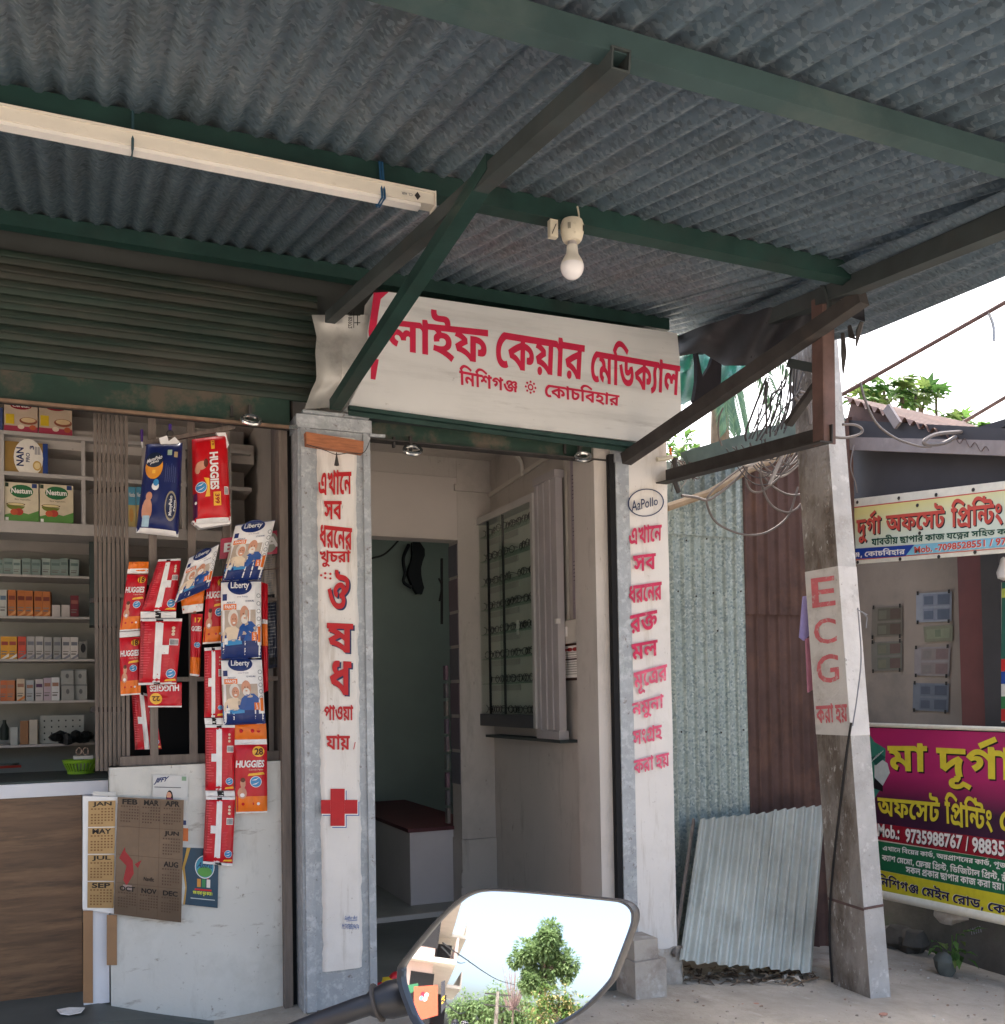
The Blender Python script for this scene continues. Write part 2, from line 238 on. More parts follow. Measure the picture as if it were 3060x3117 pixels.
[[645,622,1,645,502,1,553,502,1,553,0,1,406,0,1,367,52,0,268,128,0,145,180,0,69,193,1,15,324,1,109,375,0,323,462,0,428,488,1,406,455,1,406,622,1],[406,378,1,426,363,1,365,346,0,252,301,0,193,273,1,233,266,0,320,227,0,402,169,0,432,132,1,410,126,1,408,148,0,406,197,0,406,225,1],[240,629,1,256,629,0,289,626,0,304,624,1,296,514,1,292,515,0,279,516,0,270,516,1,247,516,0,226,498,0,226,485,1,226,461,0,271,433,0,312,425,1,235,341,1,190,363,0,123,410,0,87,467,0,87,507,1,87,533,0,113,590,0,180,629,0]],
[[653,622,1,653,502,1,561,502,1,561,0,1,413,0,1,413,201,1,434,152,1,403,192,0,333,254,0,262,290,0,229,290,1,208,290,0,179,271,0,179,251,1,179,231,0,210,205,0,242,193,1,178,73,1,109,100,0,27,198,0,27,257,1,27,312,0,78,382,0,157,415,0,200,415,1,245,415,0,325,389,0,400,341,0,436,305,1,416,294,1,415,318,0,413,370,0,413,392,1,413,502,1,-10,502,1,-10,622,1]],
[[786,622,1,786,502,1,694,502,1,694,0,1,547,0,1,547,391,1,557,331,1,525,374,0,463,441,0,403,487,0,341,510,0,308,510,1,271,510,0,214,486,0,163,440,0,133,408,1,116,426,1,137,441,0,186,460,0,214,460,1,265,460,0,313,405,0,313,371,1,313,356,0,311,328,0,308,320,1,269,332,1,278,344,0,307,372,0,339,402,0,353,414,1,472,514,1,557,429,1,258,161,1,160,254,1,247,329,1,215,284,1,178,266,1,197,283,0,215,316,0,215,331,1,215,352,0,192,371,0,173,371,1,159,371,0,131,361,0,116,352,1,13,447,1,61,505,0,150,586,0,245,629,0,303,629,1,353,629,0,436,596,0,517,534,0,560,488,1,552,469,1,550,488,0,547,540,0,547,563,1,547,689,1,670,689,1,693,622,1]],
[[903,622,1,903,502,1,168,502,1,191,508,1,222,498,0,279,469,0,330,434,0,351,416,1,362,319,1,336,309,0,280,285,0,224,259,0,199,245,1,196,253,1,232,247,0,318,217,0,402,171,0,432,140,1,431,157,0,430,190,0,430,207,1,430,477,1,485,477,1,557,477,0,672,461,0,764,421,0,801,387,1,832,360,0,863,291,0,863,252,1,863,217,0,836,155,0,769,117,0,707,117,1,686,117,0,648,120,0,631,123,1,636,243,1,642,242,0,658,241,0,669,241,1,698,241,0,718,262,0,718,278,1,718,305,0,651,348,0,578,355,1,578,0,1,430,0,1,390,45,0,286,109,0,159,151,0,81,161,1,29,286,1,56,302,0,113,332,0,175,364,0,208,379,1,167,401,0,76,432,0,21,441,1,61,531,1,103,502,1,-10,502,1,-10,622,1]],
[[642,622,1,642,502,1,549,502,1,549,0,1,402,0,1,364,52,0,264,128,0,144,179,0,70,191,1,15,323,1,109,374,0,320,459,0,424,485,1,407,455,1,407,502,1,-10,502,1,-10,622,1],[402,376,1,422,359,1,361,343,0,253,300,0,195,272,1,233,264,0,318,227,0,398,169,0,428,132,1,406,126,1,405,148,0,402,195,0,402,217,1]],
[[666,622,1,666,502,1,574,502,1,574,0,1,426,0,1,426,126,1,444,74,1,409,122,0,341,191,0,273,227,0,238,227,1,218,227,0,190,208,0,190,188,1,190,166,0,225,140,0,257,129,1,215,7,1,156,23,0,77,80,0,38,152,0,38,194,1,38,249,0,90,316,0,170,347,0,214,347,1,260,347,0,341,323,0,413,272,0,447,230,1,429,218,1,428,242,0,426,293,0,426,315,1,426,502,1,-10,502,1,-10,622,1],[331,316,1,331,308,0,329,287,0,327,277,1,184,312,1,182,355,0,154,407,0,87,434,0,23,440,1,49,546,1,114,531,1,172,523,0,254,491,0,307,440,0,331,366,0]],
[[678,622,1,678,502,1,585,502,1,585,0,1,438,0,1,395,46,0,290,110,0,161,151,0,81,161,1,29,286,1,56,302,0,113,332,0,175,364,0,208,379,1,167,401,0,76,432,0,21,441,1,61,531,1,103,502,1,-10,502,1,-10,622,1],[438,502,1,168,502,1,191,508,1,222,498,0,279,469,0,330,434,0,351,416,1,362,319,1,336,309,0,279,285,0,224,259,0,198,245,1,196,253,1,238,247,0,337,211,0,430,154,0,462,116,1,444,107,1,440,132,0,438,181,0,438,212,1]],
[[642,622,1,642,502,1,549,502,1,549,0,1,402,0,1,364,52,0,264,128,0,144,179,0,70,191,1,15,323,1,109,374,0,320,459,0,424,485,1,407,455,1,407,502,1,-10,502,1,-10,622,1],[402,376,1,422,359,1,361,343,0,253,300,0,195,272,1,233,264,0,318,227,0,398,169,0,428,132,1,406,126,1,405,148,0,402,195,0,402,217,1],[169,-19,1,135,-19,0,91,24,0,91,57,1,91,90,0,135,133,0,169,133,1,203,133,0,246,91,0,246,57,1,246,24,0,203,-19,0]],
[[795,622,1,795,502,1,703,502,1,703,0,1,555,0,1,555,309,1,582,254,1,568,279,0,530,315,0,503,315,1,494,315,0,472,305,0,456,280,0,456,256,1,456,247,0,458,231,0,460,223,1,334,216,1,329,247,0,302,293,0,261,318,0,232,318,1,216,318,0,191,306,0,178,286,0,178,272,1,178,240,0,231,204,0,270,192,1,228,71,1,168,88,0,77,145,0,27,226,0,27,279,1,27,330,0,75,403,0,158,442,0,208,442,1,271,442,0,354,401,0,397,358,1,373,363,1,385,399,0,441,438,0,475,438,1,510,438,0,565,410,0,588,386,1,561,371,1,558,393,0,555,439,0,555,461,1,555,502,1,-10,502,1,-10,622,1]],
[[736,622,1,736,502,1,644,502,1,644,0,1,497,0,1,497,506,1,500,532,1,499,552,0,497,588,0,497,606,1,497,689,1,620,689,1,643,622,1],[349,629,1,391,629,0,455,600,0,508,544,0,530,505,1,526,362,1,493,425,0,416,509,0,368,509,1,342,509,0,305,480,0,305,452,1,305,418,0,365,387,0,418,385,1,404,255,1,330,259,0,242,312,0,202,399,0,202,454,1,202,514,0,243,591,0,310,629,0],[81,629,1,129,629,0,209,590,0,257,507,0,257,439,1,257,393,0,217,308,0,127,255,0,53,255,1,42,384,1,84,388,0,131,405,0,151,433,0,151,451,1,151,481,0,110,509,0,77,509,1,58,509,0,21,504,0,1,499,1,-12,620,1,14,625,0,59,629,0]],
[[685,622,1,685,502,1,593,502,1,593,0,1,446,0,1,400,46,0,292,110,0,162,151,0,81,161,1,29,286,1,68,309,0,176,362,0,222,382,1,302,407,1,359,326,1,320,310,0,235,273,0,198,252,1,236,247,0,324,217,0,412,171,0,448,140,1,447,156,0,446,190,0,446,208,1,446,305,1,450,360,1,448,379,0,446,426,0,446,448,1,446,502,1,-10,502,1,-10,622,1],[61,531,1,178,512,1,233,495,0,359,437,0,479,360,0,527,314,1,479,217,1,441,256,0,329,328,0,202,387,0,75,430,0,21,441,1]],
[[723,622,1,723,502,1,631,502,1,631,0,1,484,0,1,484,307,1,509,264,1,492,286,0,463,310,0,449,310,1,438,310,0,418,298,0,391,259,0,365,217,1,337,173,0,286,119,0,231,97,0,195,97,1,161,97,0,103,119,0,51,172,0,25,216,1,125,278,1,144,248,0,171,222,0,189,222,1,201,222,0,222,234,0,251,276,0,275,319,1,298,341,1,325,388,0,375,431,0,411,431,1,437,431,0,478,410,0,502,387,1,488,382,1,487,400,0,484,437,0,484,456,1,484,502,1,-10,502,1,-10,622,1],[236,239,1,229,300,0,208,371,0,184,391,1,160,411,0,84,430,0,24,436,1,63,558,1,142,519,1,198,509,0,268,481,0,307,437,0,324,372,0,328,326,1]],
[[273,477,1,365,477,0,475,424,0,524,341,0,524,296,1,524,216,0,424,133,0,335,117,1,304,158,1,355,147,0,452,112,0,548,65,0,594,33,1,518,-71,1,471,-39,0,365,18,0,245,64,0,116,100,0,45,110,1,69,224,1,104,216,0,176,206,0,213,206,1,270,206,0,341,226,0,376,264,0,376,292,1,376,325,0,326,363,0,280,363,1,255,363,0,223,354,0,208,335,0,208,321,1,208,315,0,212,302,0,214,297,1,76,279,1,69,295,0,61,334,0,61,353,1,61,390,0,113,446,0,209,477,0],[147,418,1,143,451,0,91,499,0,44,510,1,128,554,1,175,544,1,231,521,0,281,464,0,285,421,1],[592,622,1,592,502,1,-10,502,1,-10,622,1]],
[[322,622,1,322,502,1,229,502,1,229,0,1,82,0,1,82,438,1,70,468,0,29,502,0,-4,502,1,-10,502,1,-10,622,1,10,622,1,32,622,0,71,597,0,86,562,1,85,570,0,82,606,0,82,619,1,82,689,1,205,689,1,228,622,1]],
[[322,622,1,322,502,1,229,502,1,229,0,1,82,0,1,82,502,1,-10,502,1,-10,622,1,84,622,1,67,641,0,31,686,0,16,705,1,70,788,0,170,879,0,279,917,0,344,917,1,392,917,0,479,901,0,575,863,0,692,800,0,768,753,1,697,654,1,615,706,0,500,769,0,409,797,0,360,797,1,315,797,0,248,764,0,199,714,0,179,687,1,189,671,0,212,635,0,224,622,1]],
[[322,502,1,229,502,1,229,0,1,82,0,1,82,502,1,-10,502,1,-10,622,1,81,622,1,69,670,0,16,741,0,-70,788,0,-193,810,0,-275,810,1,-326,810,0,-388,801,0,-416,786,0,-416,777,1,-416,767,0,-396,762,0,-371,762,1,-274,762,1,-215,762,0,-146,744,0,-123,724,1,-103,706,0,-84,654,0,-84,615,1,-225,615,1,-225,629,0,-234,650,0,-242,656,1,-251,662,0,-271,667,0,-291,667,1,-358,667,1,-416,667,0,-485,680,0,-508,694,1,-530,708,0,-551,749,0,-551,775,1,-551,838,0,-408,917,0,-255,917,1,-36,917,0,212,774,0,230,622,1,322,622,1]],
[[-309,-266,1,-346,-266,0,-422,-241,0,-473,-186,0,-473,-141,1,-473,-84,0,-386,-18,0,-303,-18,1,-234,-18,0,-110,-53,0,18,-125,0,91,-181,1,15,-271,1,-42,-218,0,-148,-147,0,-244,-111,0,-286,-111,1,-315,-111,0,-339,-130,0,-339,-145,1,-339,-160,0,-318,-175,0,-299,-175,1,-277,-175,0,-249,-154,0,-235,-121,0,-229,-82,0,-229,-63,1,-229,18,1,-82,18,1,-82,-27,1,-82,-61,0,-98,-144,0,-144,-218,0,-235,-266,0]],
[[-195,-262,1,-240,-262,0,-313,-236,0,-357,-180,0,-357,-134,1,-357,-84,0,-282,-25,0,-229,-20,1,-229,19,1,-82,19,1,-82,-39,1,-137,-111,1,-143,-110,0,-165,-108,0,-175,-108,1,-197,-108,0,-222,-121,0,-222,-136,1,-222,-150,0,-197,-165,0,-178,-165,1,-132,-165,0,-64,-115,0,-35,-83,1,16,-100,0,113,-145,0,162,-173,1,101,-271,1,65,-247,0,8,-213,0,-16,-202,1,-40,-220,0,-90,-247,0,-152,-262,0]],
[[415,622,1,415,502,1,355,502,1,320,483,0,259,433,0,214,373,0,188,303,0,188,263,1,188,207,0,222,143,0,274,118,0,300,118,1,318,118,0,351,125,0,371,134,1,420,24,1,388,7,0,325,-5,0,289,-5,1,213,-5,0,101,54,0,39,172,0,39,260,1,39,325,0,87,439,0,176,527,0,237,551,1,173,506,1,157,504,0,117,502,0,84,502,1,-10,502,1,-10,622,1]],
[[678,622,1,678,502,1,585,502,1,585,0,1,438,0,1,395,46,0,290,110,0,161,151,0,81,161,1,29,286,1,56,302,0,113,332,0,175,364,0,208,379,1,167,401,0,76,432,0,21,441,1,61,531,1,103,502,1,-10,502,1,-10,622,1],[438,502,1,168,502,1,191,508,1,222,498,0,279,469,0,330,434,0,351,416,1,362,319,1,336,309,0,279,285,0,224,259,0,198,245,1,196,253,1,238,247,0,337,211,0,430,154,0,462,116,1,444,107,1,440,132,0,438,181,0,438,212,1],[168,-33,1,134,-33,0,91,10,0,91,43,1,91,76,0,134,119,0,168,119,1,202,119,0,245,76,0,245,43,1,245,10,0,202,-33,0]],
[[-319,749,1,39,917,1,90,816,1,-261,640,1]],
[[303,622,1,303,502,1,221,502,1,279,520,1,254,496,0,224,454,0,212,413,0,212,387,1,212,354,0,228,285,0,244,212,0,244,174,1,244,133,0,225,64,0,174,8,0,80,-37,0,6,-55,1,-27,64,1,27,76,0,79,109,0,96,152,0,96,179,1,96,217,0,80,284,0,63,351,0,63,388,1,63,415,0,77,459,0,104,500,0,123,521,1,117,502,1,-10,502,1,-10,622,1]],
[[786,622,1,786,502,1,694,502,1,694,0,1,547,0,1,547,403,1,565,359,1,543,387,0,494,441,0,440,485,0,378,511,0,343,511,1,295,511,0,242,473,0,216,446,1,206,450,1,228,463,0,276,479,0,313,479,1,357,479,0,418,447,0,450,391,0,450,354,1,450,299,0,373,199,0,294,153,1,213,268,1,258,288,0,310,329,0,310,353,1,310,368,0,290,385,0,270,385,1,250,385,0,211,373,0,186,360,1,75,451,1,111,503,0,190,582,0,282,629,0,338,629,1,385,629,0,466,597,0,548,533,0,594,486,1,551,502,1,550,514,0,547,564,0,547,595,1,547,689,1,671,689,1,693,622,1],[694,-43,1,549,-43,1,537,-18,0,488,8,0,445,8,1,419,8,0,360,0,0,292,-8,0,252,-8,1,219,-8,0,142,6,0,73,46,0,30,127,0,30,195,1,30,218,0,36,267,0,41,286,1,181,267,1,178,254,0,173,215,0,173,202,1,173,164,0,198,126,0,242,113,0,272,113,1,303,113,0,356,121,0,408,128,0,436,128,1,473,128,0,528,100,0,547,76,1,547,91,1,694,134,1]],
[[511,498,1,554,498,0,613,484,0,635,467,1,658,451,0,683,394,0,683,339,1,683,0,1,537,0,1,521,29,0,473,51,0,439,51,1,407,51,0,348,44,0,287,36,0,252,36,1,213,36,0,134,51,0,69,93,0,30,175,0,30,241,1,30,265,0,37,314,0,43,337,1,183,318,1,180,304,0,175,268,0,175,252,1,175,214,0,201,171,0,246,156,0,274,156,1,305,156,0,354,164,0,399,172,0,425,172,1,461,172,0,516,146,0,536,120,1,536,342,1,536,357,0,531,374,0,524,378,1,519,383,0,504,386,0,492,386,1,477,386,0,445,377,0,432,370,1,415,361,0,395,341,0,395,330,1,395,320,0,407,312,0,420,312,1,428,312,0,445,314,0,452,315,1,467,215,1,452,211,0,408,205,0,378,205,1,323,205,0,253,258,0,253,312,1,253,352,0,303,422,0,341,447,1,375,471,0,460,498,0],[775,622,1,775,502,1,-10,502,1,-10,622,1]],
[[839,622,1,839,502,1,747,502,1,747,105,1,599,105,1,599,391,1,610,331,1,577,374,0,516,441,0,455,487,0,394,510,0,361,510,1,324,510,0,267,486,0,215,440,0,186,408,1,169,426,1,190,441,0,238,460,0,266,460,1,318,460,0,365,405,0,365,371,1,365,356,0,364,328,0,361,320,1,322,332,1,331,344,0,359,372,0,392,402,0,406,414,1,525,514,1,610,429,1,313,162,1,215,255,1,300,329,1,268,284,1,230,266,1,250,283,0,268,316,0,268,331,1,268,352,0,245,371,0,226,371,1,212,371,0,184,361,0,168,352,1,65,447,1,114,505,0,202,586,0,298,629,0,356,629,1,405,629,0,489,596,0,570,534,0,613,488,1,605,469,1,603,488,0,599,540,0,599,563,1,599,689,1,723,689,1,746,622,1],[747,-43,1,601,-43,1,593,-26,0,564,-3,0,518,9,0,483,9,1,440,9,0,337,-8,0,272,-8,1,233,-8,0,149,5,0,75,45,0,30,125,0,30,192,1,30,214,0,36,263,0,41,282,1,181,263,1,177,250,0,173,218,0,173,203,1,173,167,0,201,127,0,251,113,0,286,113,1,340,113,0,423,129,0,472,129,1,517,129,0,578,100,0,599,76,1,599,166,1,747,169,1]],
[[563,499,1,647,499,0,736,434,0,736,376,1,736,331,0,685,261,0,597,209,0,541,189,1,495,297,1,550,313,0,593,345,0,593,365,1,593,377,0,574,391,0,553,391,1,529,391,0,483,379,0,446,359,0,425,339,0,425,330,1,425,322,0,438,310,0,462,309,1,434,192,1,355,199,0,278,268,0,278,317,1,278,360,0,329,427,0,412,474,0,513,499,0],[749,171,1,749,91,0,611,0,0,484,0,1,408,0,0,270,37,0,150,123,0,52,272,0,15,383,1,152,422,1,188,311,0,282,180,0,401,122,0,476,122,1,537,122,0,604,156,0,604,184,1,604,207,0,563,236,0,533,244,1,654,306,1,697,283,0,749,216,0],[839,454,1,915,454,0,993,373,0,993,311,1,993,269,0,952,196,0,873,140,0,814,124,1,777,239,1,819,249,0,852,283,0,852,301,1,852,321,0,828,339,0,807,339,1,783,339,0,722,305,0,693,270,1,627,300,1,661,357,0,727,424,0,798,454,0],[1033,622,1,1033,502,1,-10,502,1,-10,622,1]],
[[493,543,1,493,475,1,490,485,1,558,476,0,660,430,0,718,354,0,718,301,1,718,266,0,687,216,0,629,189,0,587,189,1,571,189,0,548,192,0,535,194,1,540,296,1,545,295,0,555,294,0,561,294,1,578,294,0,593,308,0,593,318,1,593,342,0,540,370,0,493,377,1,496,425,1,496,88,1,363,89,1,316,135,0,225,190,0,125,224,0,67,232,1,15,357,1,70,384,0,183,433,0,298,473,0,357,487,1,351,469,1,351,542,1],[350,412,1,385,384,1,348,375,0,261,345,0,178,313,0,147,296,1,144,318,1,207,309,0,316,257,0,352,222,1,351,241,0,350,273,0,350,288,1],[727,622,1,727,502,1,-10,502,1,-10,622,1],[992,622,1,992,502,1,900,502,1,900,-36,1,753,-36,1,753,19,1,756,59,1,754,83,0,753,135,0,753,158,1,753,502,1,691,502,1,691,622,1],[294,-32,1,258,-32,0,194,-11,0,139,42,0,112,90,1,211,152,1,232,116,0,270,85,0,301,85,1,318,85,0,354,90,0,396,105,0,423,117,1,467,137,0,547,166,0,594,166,1,626,166,0,686,146,0,751,103,0,789,68,1,754,-35,1,721,-5,0,671,32,0,624,49,0,597,49,1,578,49,0,542,42,0,498,26,0,467,12,1,429,-4,0,374,-23,0,324,-32,0]],
[[427,627,1,486,627,0,560,592,0,595,536,0,595,504,1,595,453,0,533,381,0,487,353,1,446,328,0,420,301,0,420,289,1,420,279,0,434,264,0,446,264,1,460,264,0,485,276,0,505,293,1,628,240,1,633,227,0,640,190,0,640,171,1,640,92,0,527,-8,0,413,-8,1,359,-8,0,247,22,0,139,103,0,47,256,0,15,378,1,150,416,1,174,324,0,231,206,0,294,138,0,364,111,0,400,111,1,437,111,0,485,129,0,508,158,0,508,176,1,508,185,0,501,206,0,493,216,1,561,225,1,526,194,0,456,155,0,408,155,1,348,155,0,278,221,0,278,273,1,278,304,0,307,352,0,364,398,0,404,423,1,437,444,0,470,471,0,470,485,1,470,491,0,464,504,0,447,512,0,430,512,1,401,512,0,356,494,0,331,469,0,331,458,1,331,447,0,344,434,0,357,428,1,267,340,1,235,358,0,185,413,0,185,459,1,185,488,0,222,548,0,289,597,0,377,627,0],[743,628,1,812,628,0,890,562,0,890,515,1,890,489,0,862,431,0,783,382,0,705,367,1,683,459,1,721,464,0,755,485,0,755,500,1,755,514,0,735,523,0,722,523,1,685,523,0,613,469,0,580,426,1,498,483,1,534,526,0,606,591,0,689,628,0],[736,221,1,707,221,0,640,240,0,573,279,0,514,342,0,495,386,1,580,452,1,597,407,0,640,349,0,690,320,0,718,320,1,737,320,0,761,333,0,761,350,1,761,366,0,734,392,0,705,403,1,810,445,1,829,437,0,868,408,0,895,364,0,895,333,1,895,287,0,815,221,0],[843,143,1,843,117,0,854,52,0,864,21,1,725,-7,1,712,35,0,698,108,0,698,139,1,698,197,0,732,270,0,752,297,1,832,303,1,882,255,1,861,228,0,843,174,0]],
[[418,122,1,321,122,0,166,187,0,52,324,0,15,431,1,151,468,1,180,394,0,247,293,0,343,242,0,414,242,1,474,242,0,530,278,0,530,313,1,530,339,0,496,371,0,466,371,1,452,371,0,432,363,0,421,349,0,421,337,1,421,331,0,423,320,0,425,314,1,288,300,1,282,314,0,277,349,0,277,364,1,277,403,0,320,455,0,400,483,0,455,483,1,529,483,0,628,435,0,677,354,0,677,305,1,677,250,0,619,167,0,503,122,0],[721,622,1,721,502,1,-10,502,1,-10,622,1],[264,111,1,319,111,0,412,73,0,494,5,0,530,-39,1,471,-117,1,443,-87,0,381,-36,0,320,-4,0,292,-4,1,276,-4,0,260,-17,0,260,-27,1,260,-37,0,273,-54,0,291,-61,1,233,-157,1,200,-145,0,146,-107,0,113,-49,0,113,-10,1,113,26,0,151,80,0,219,111,0],[618,-117,1,471,-117,1,471,-43,1,476,4,1,474,19,0,472,47,0,472,62,1,472,80,1,472,97,0,475,136,0,476,155,1,618,213,1]],
[[668,622,1,668,502,1,576,502,1,576,197,1,429,199,1,429,270,1,434,221,1,400,260,0,325,318,0,251,349,0,217,349,1,199,349,0,178,334,0,178,320,1,178,307,0,197,287,0,224,277,1,160,171,1,94,195,0,27,278,0,27,329,1,27,379,0,76,442,0,154,471,0,199,471,1,247,471,0,332,444,0,409,395,0,444,361,1,432,359,1,431,381,0,429,425,0,429,446,1,429,502,1,-10,502,1,-10,622,1],[233,194,1,289,194,0,383,152,0,466,77,0,505,26,1,438,-40,1,413,-9,0,352,46,0,291,80,0,264,80,1,249,80,0,232,66,0,232,56,1,232,46,0,245,30,0,264,22,1,205,-74,1,173,-61,0,118,-23,0,86,35,0,86,75,1,86,110,0,123,163,0,188,194,0],[576,205,1,576,-43,1,429,-43,1,429,31,1,431,92,1,430,117,0,429,162,0,429,186,1,429,205,1]],
[[191,445,1,236,445,0,309,420,0,387,366,0,437,323,1,365,245,1,328,279,0,255,321,0,218,321,1,200,321,0,178,307,0,178,291,1,178,275,0,203,251,0,232,241,1,169,122,1,104,148,0,27,240,0,27,296,1,27,348,0,75,413,0,150,445,0],[897,622,1,897,502,1,512,502,1,512,217,1,512,188,0,520,160,0,528,153,1,540,139,0,568,139,1,594,139,0,640,160,0,663,181,1,683,198,0,707,239,0,707,260,1,707,278,0,686,298,0,662,298,1,650,298,0,630,296,0,621,294,1,601,413,1,624,418,0,669,425,0,699,425,1,756,425,0,823,386,0,852,325,0,852,288,1,852,234,0,806,140,0,768,103,1,727,65,0,621,19,0,559,19,1,508,19,0,442,40,0,419,60,1,396,80,0,365,151,0,365,224,1,365,343,1,367,353,1,366,375,0,365,416,0,365,436,1,365,502,1,-10,502,1,-10,622,1],[663,622,1,661,652,0,634,678,0,598,678,1,528,678,1,449,678,0,352,706,0,324,737,1,305,757,0,288,816,0,288,854,1,288,868,0,290,895,0,293,913,1,433,904,1,432,895,0,430,881,0,430,876,1,430,855,0,439,826,0,450,816,1,461,806,0,495,798,0,532,798,1,603,798,1,663,798,0,732,781,0,757,758,1,779,738,0,801,673,0,803,622,1]],
[[903,622,1,903,502,1,158,502,1,196,515,1,222,509,0,284,481,0,343,444,0,365,427,1,374,341,1,342,330,0,289,308,0,263,295,1,291,293,0,350,278,0,408,255,0,433,240,1,432,256,0,431,287,0,431,306,1,431,477,1,486,477,1,558,477,0,673,461,0,765,421,0,802,387,1,833,360,0,864,291,0,864,252,1,864,216,0,836,155,0,769,117,0,708,117,1,687,117,0,649,120,0,632,123,1,637,243,1,643,242,0,659,241,0,670,241,1,698,241,0,719,262,0,719,278,1,719,305,0,652,348,0,579,355,1,579,108,1,450,114,1,405,145,0,297,185,0,180,207,0,120,209,1,74,317,1,99,331,0,147,355,0,195,378,0,220,388,1,190,404,0,107,433,0,60,443,1,112,558,1,141,502,1,-10,502,1,-10,622,1],[171,172,1,224,172,0,296,131,0,317,96,1,330,118,0,364,136,0,384,136,1,411,136,0,457,100,0,478,73,1,434,86,1,434,137,1,579,136,1,579,-43,1,431,-43,1,431,50,1,450,-14,1,442,4,0,419,32,0,402,32,1,392,32,0,380,18,0,380,6,1,380,2,0,381,-8,0,382,-12,1,266,-18,1,262,22,0,223,65,0,195,65,1,179,65,0,162,50,0,162,40,1,162,26,0,183,7,0,209,-3,1,164,-109,1,97,-86,0,22,-8,0,22,49,1,22,102,0,102,172,0]],
[[540,264,1,495,264,0,412,291,0,348,340,0,330,375,1,346,376,1,337,346,0,300,290,0,240,256,0,196,256,1,162,256,0,103,278,0,50,330,0,23,376,1,122,437,1,142,405,0,171,381,0,189,381,1,209,381,0,238,404,0,256,460,0,257,511,1,399,511,1,404,481,0,425,432,0,455,396,0,493,376,0,516,376,1,541,376,0,567,404,0,567,431,1,567,461,0,528,516,0,499,536,1,651,552,1,667,536,0,697,492,0,717,437,0,717,405,1,717,360,0,670,297,0,591,264,0],[794,622,1,794,502,1,-10,502,1,-10,622,1],[527,364,1,572,364,0,628,349,0,650,333,1,673,316,0,702,261,0,702,207,1,702,-117,1,555,-117,1,539,-88,0,492,-66,0,459,-66,1,430,-66,0,372,-73,0,312,-81,0,278,-81,1,240,-81,0,163,-66,0,98,-23,0,59,57,0,59,122,1,59,145,0,67,195,0,71,216,1,212,197,1,208,184,0,204,149,0,204,133,1,204,96,0,230,54,0,274,39,0,300,39,1,330,39,0,377,47,0,421,55,0,446,55,1,480,55,0,534,29,0,554,3,1,554,211,1,554,227,0,549,243,0,542,248,1,537,253,0,522,256,0,512,256,1,499,256,0,468,247,0,440,231,0,421,213,0,421,202,1,421,193,0,434,185,0,447,185,1,455,185,0,470,187,0,477,188,1,492,89,1,478,85,0,434,80,0,406,80,1,368,80,0,312,103,0,280,150,0,280,185,1,280,225,0,326,290,0,400,338,0,486,364,0]],
[[415,622,1,415,502,1,355,502,1,320,483,0,259,433,0,214,373,0,188,303,0,188,263,1,188,207,0,222,143,0,274,118,0,300,118,1,318,118,0,351,125,0,371,134,1,420,24,1,388,7,0,325,-5,0,288,-5,1,213,-5,0,101,54,0,39,172,0,39,260,1,39,321,0,78,432,0,145,525,0,235,598,0,287,622,1]],
[[246,143,1,253,131,1,244,94,0,217,6,0,186,-81,0,169,-119,1,51,-119,1,66,-54,0,92,86,0,99,143,1]],
[[173,0,1,173,622,1,322,622,1,322,0,1]]]
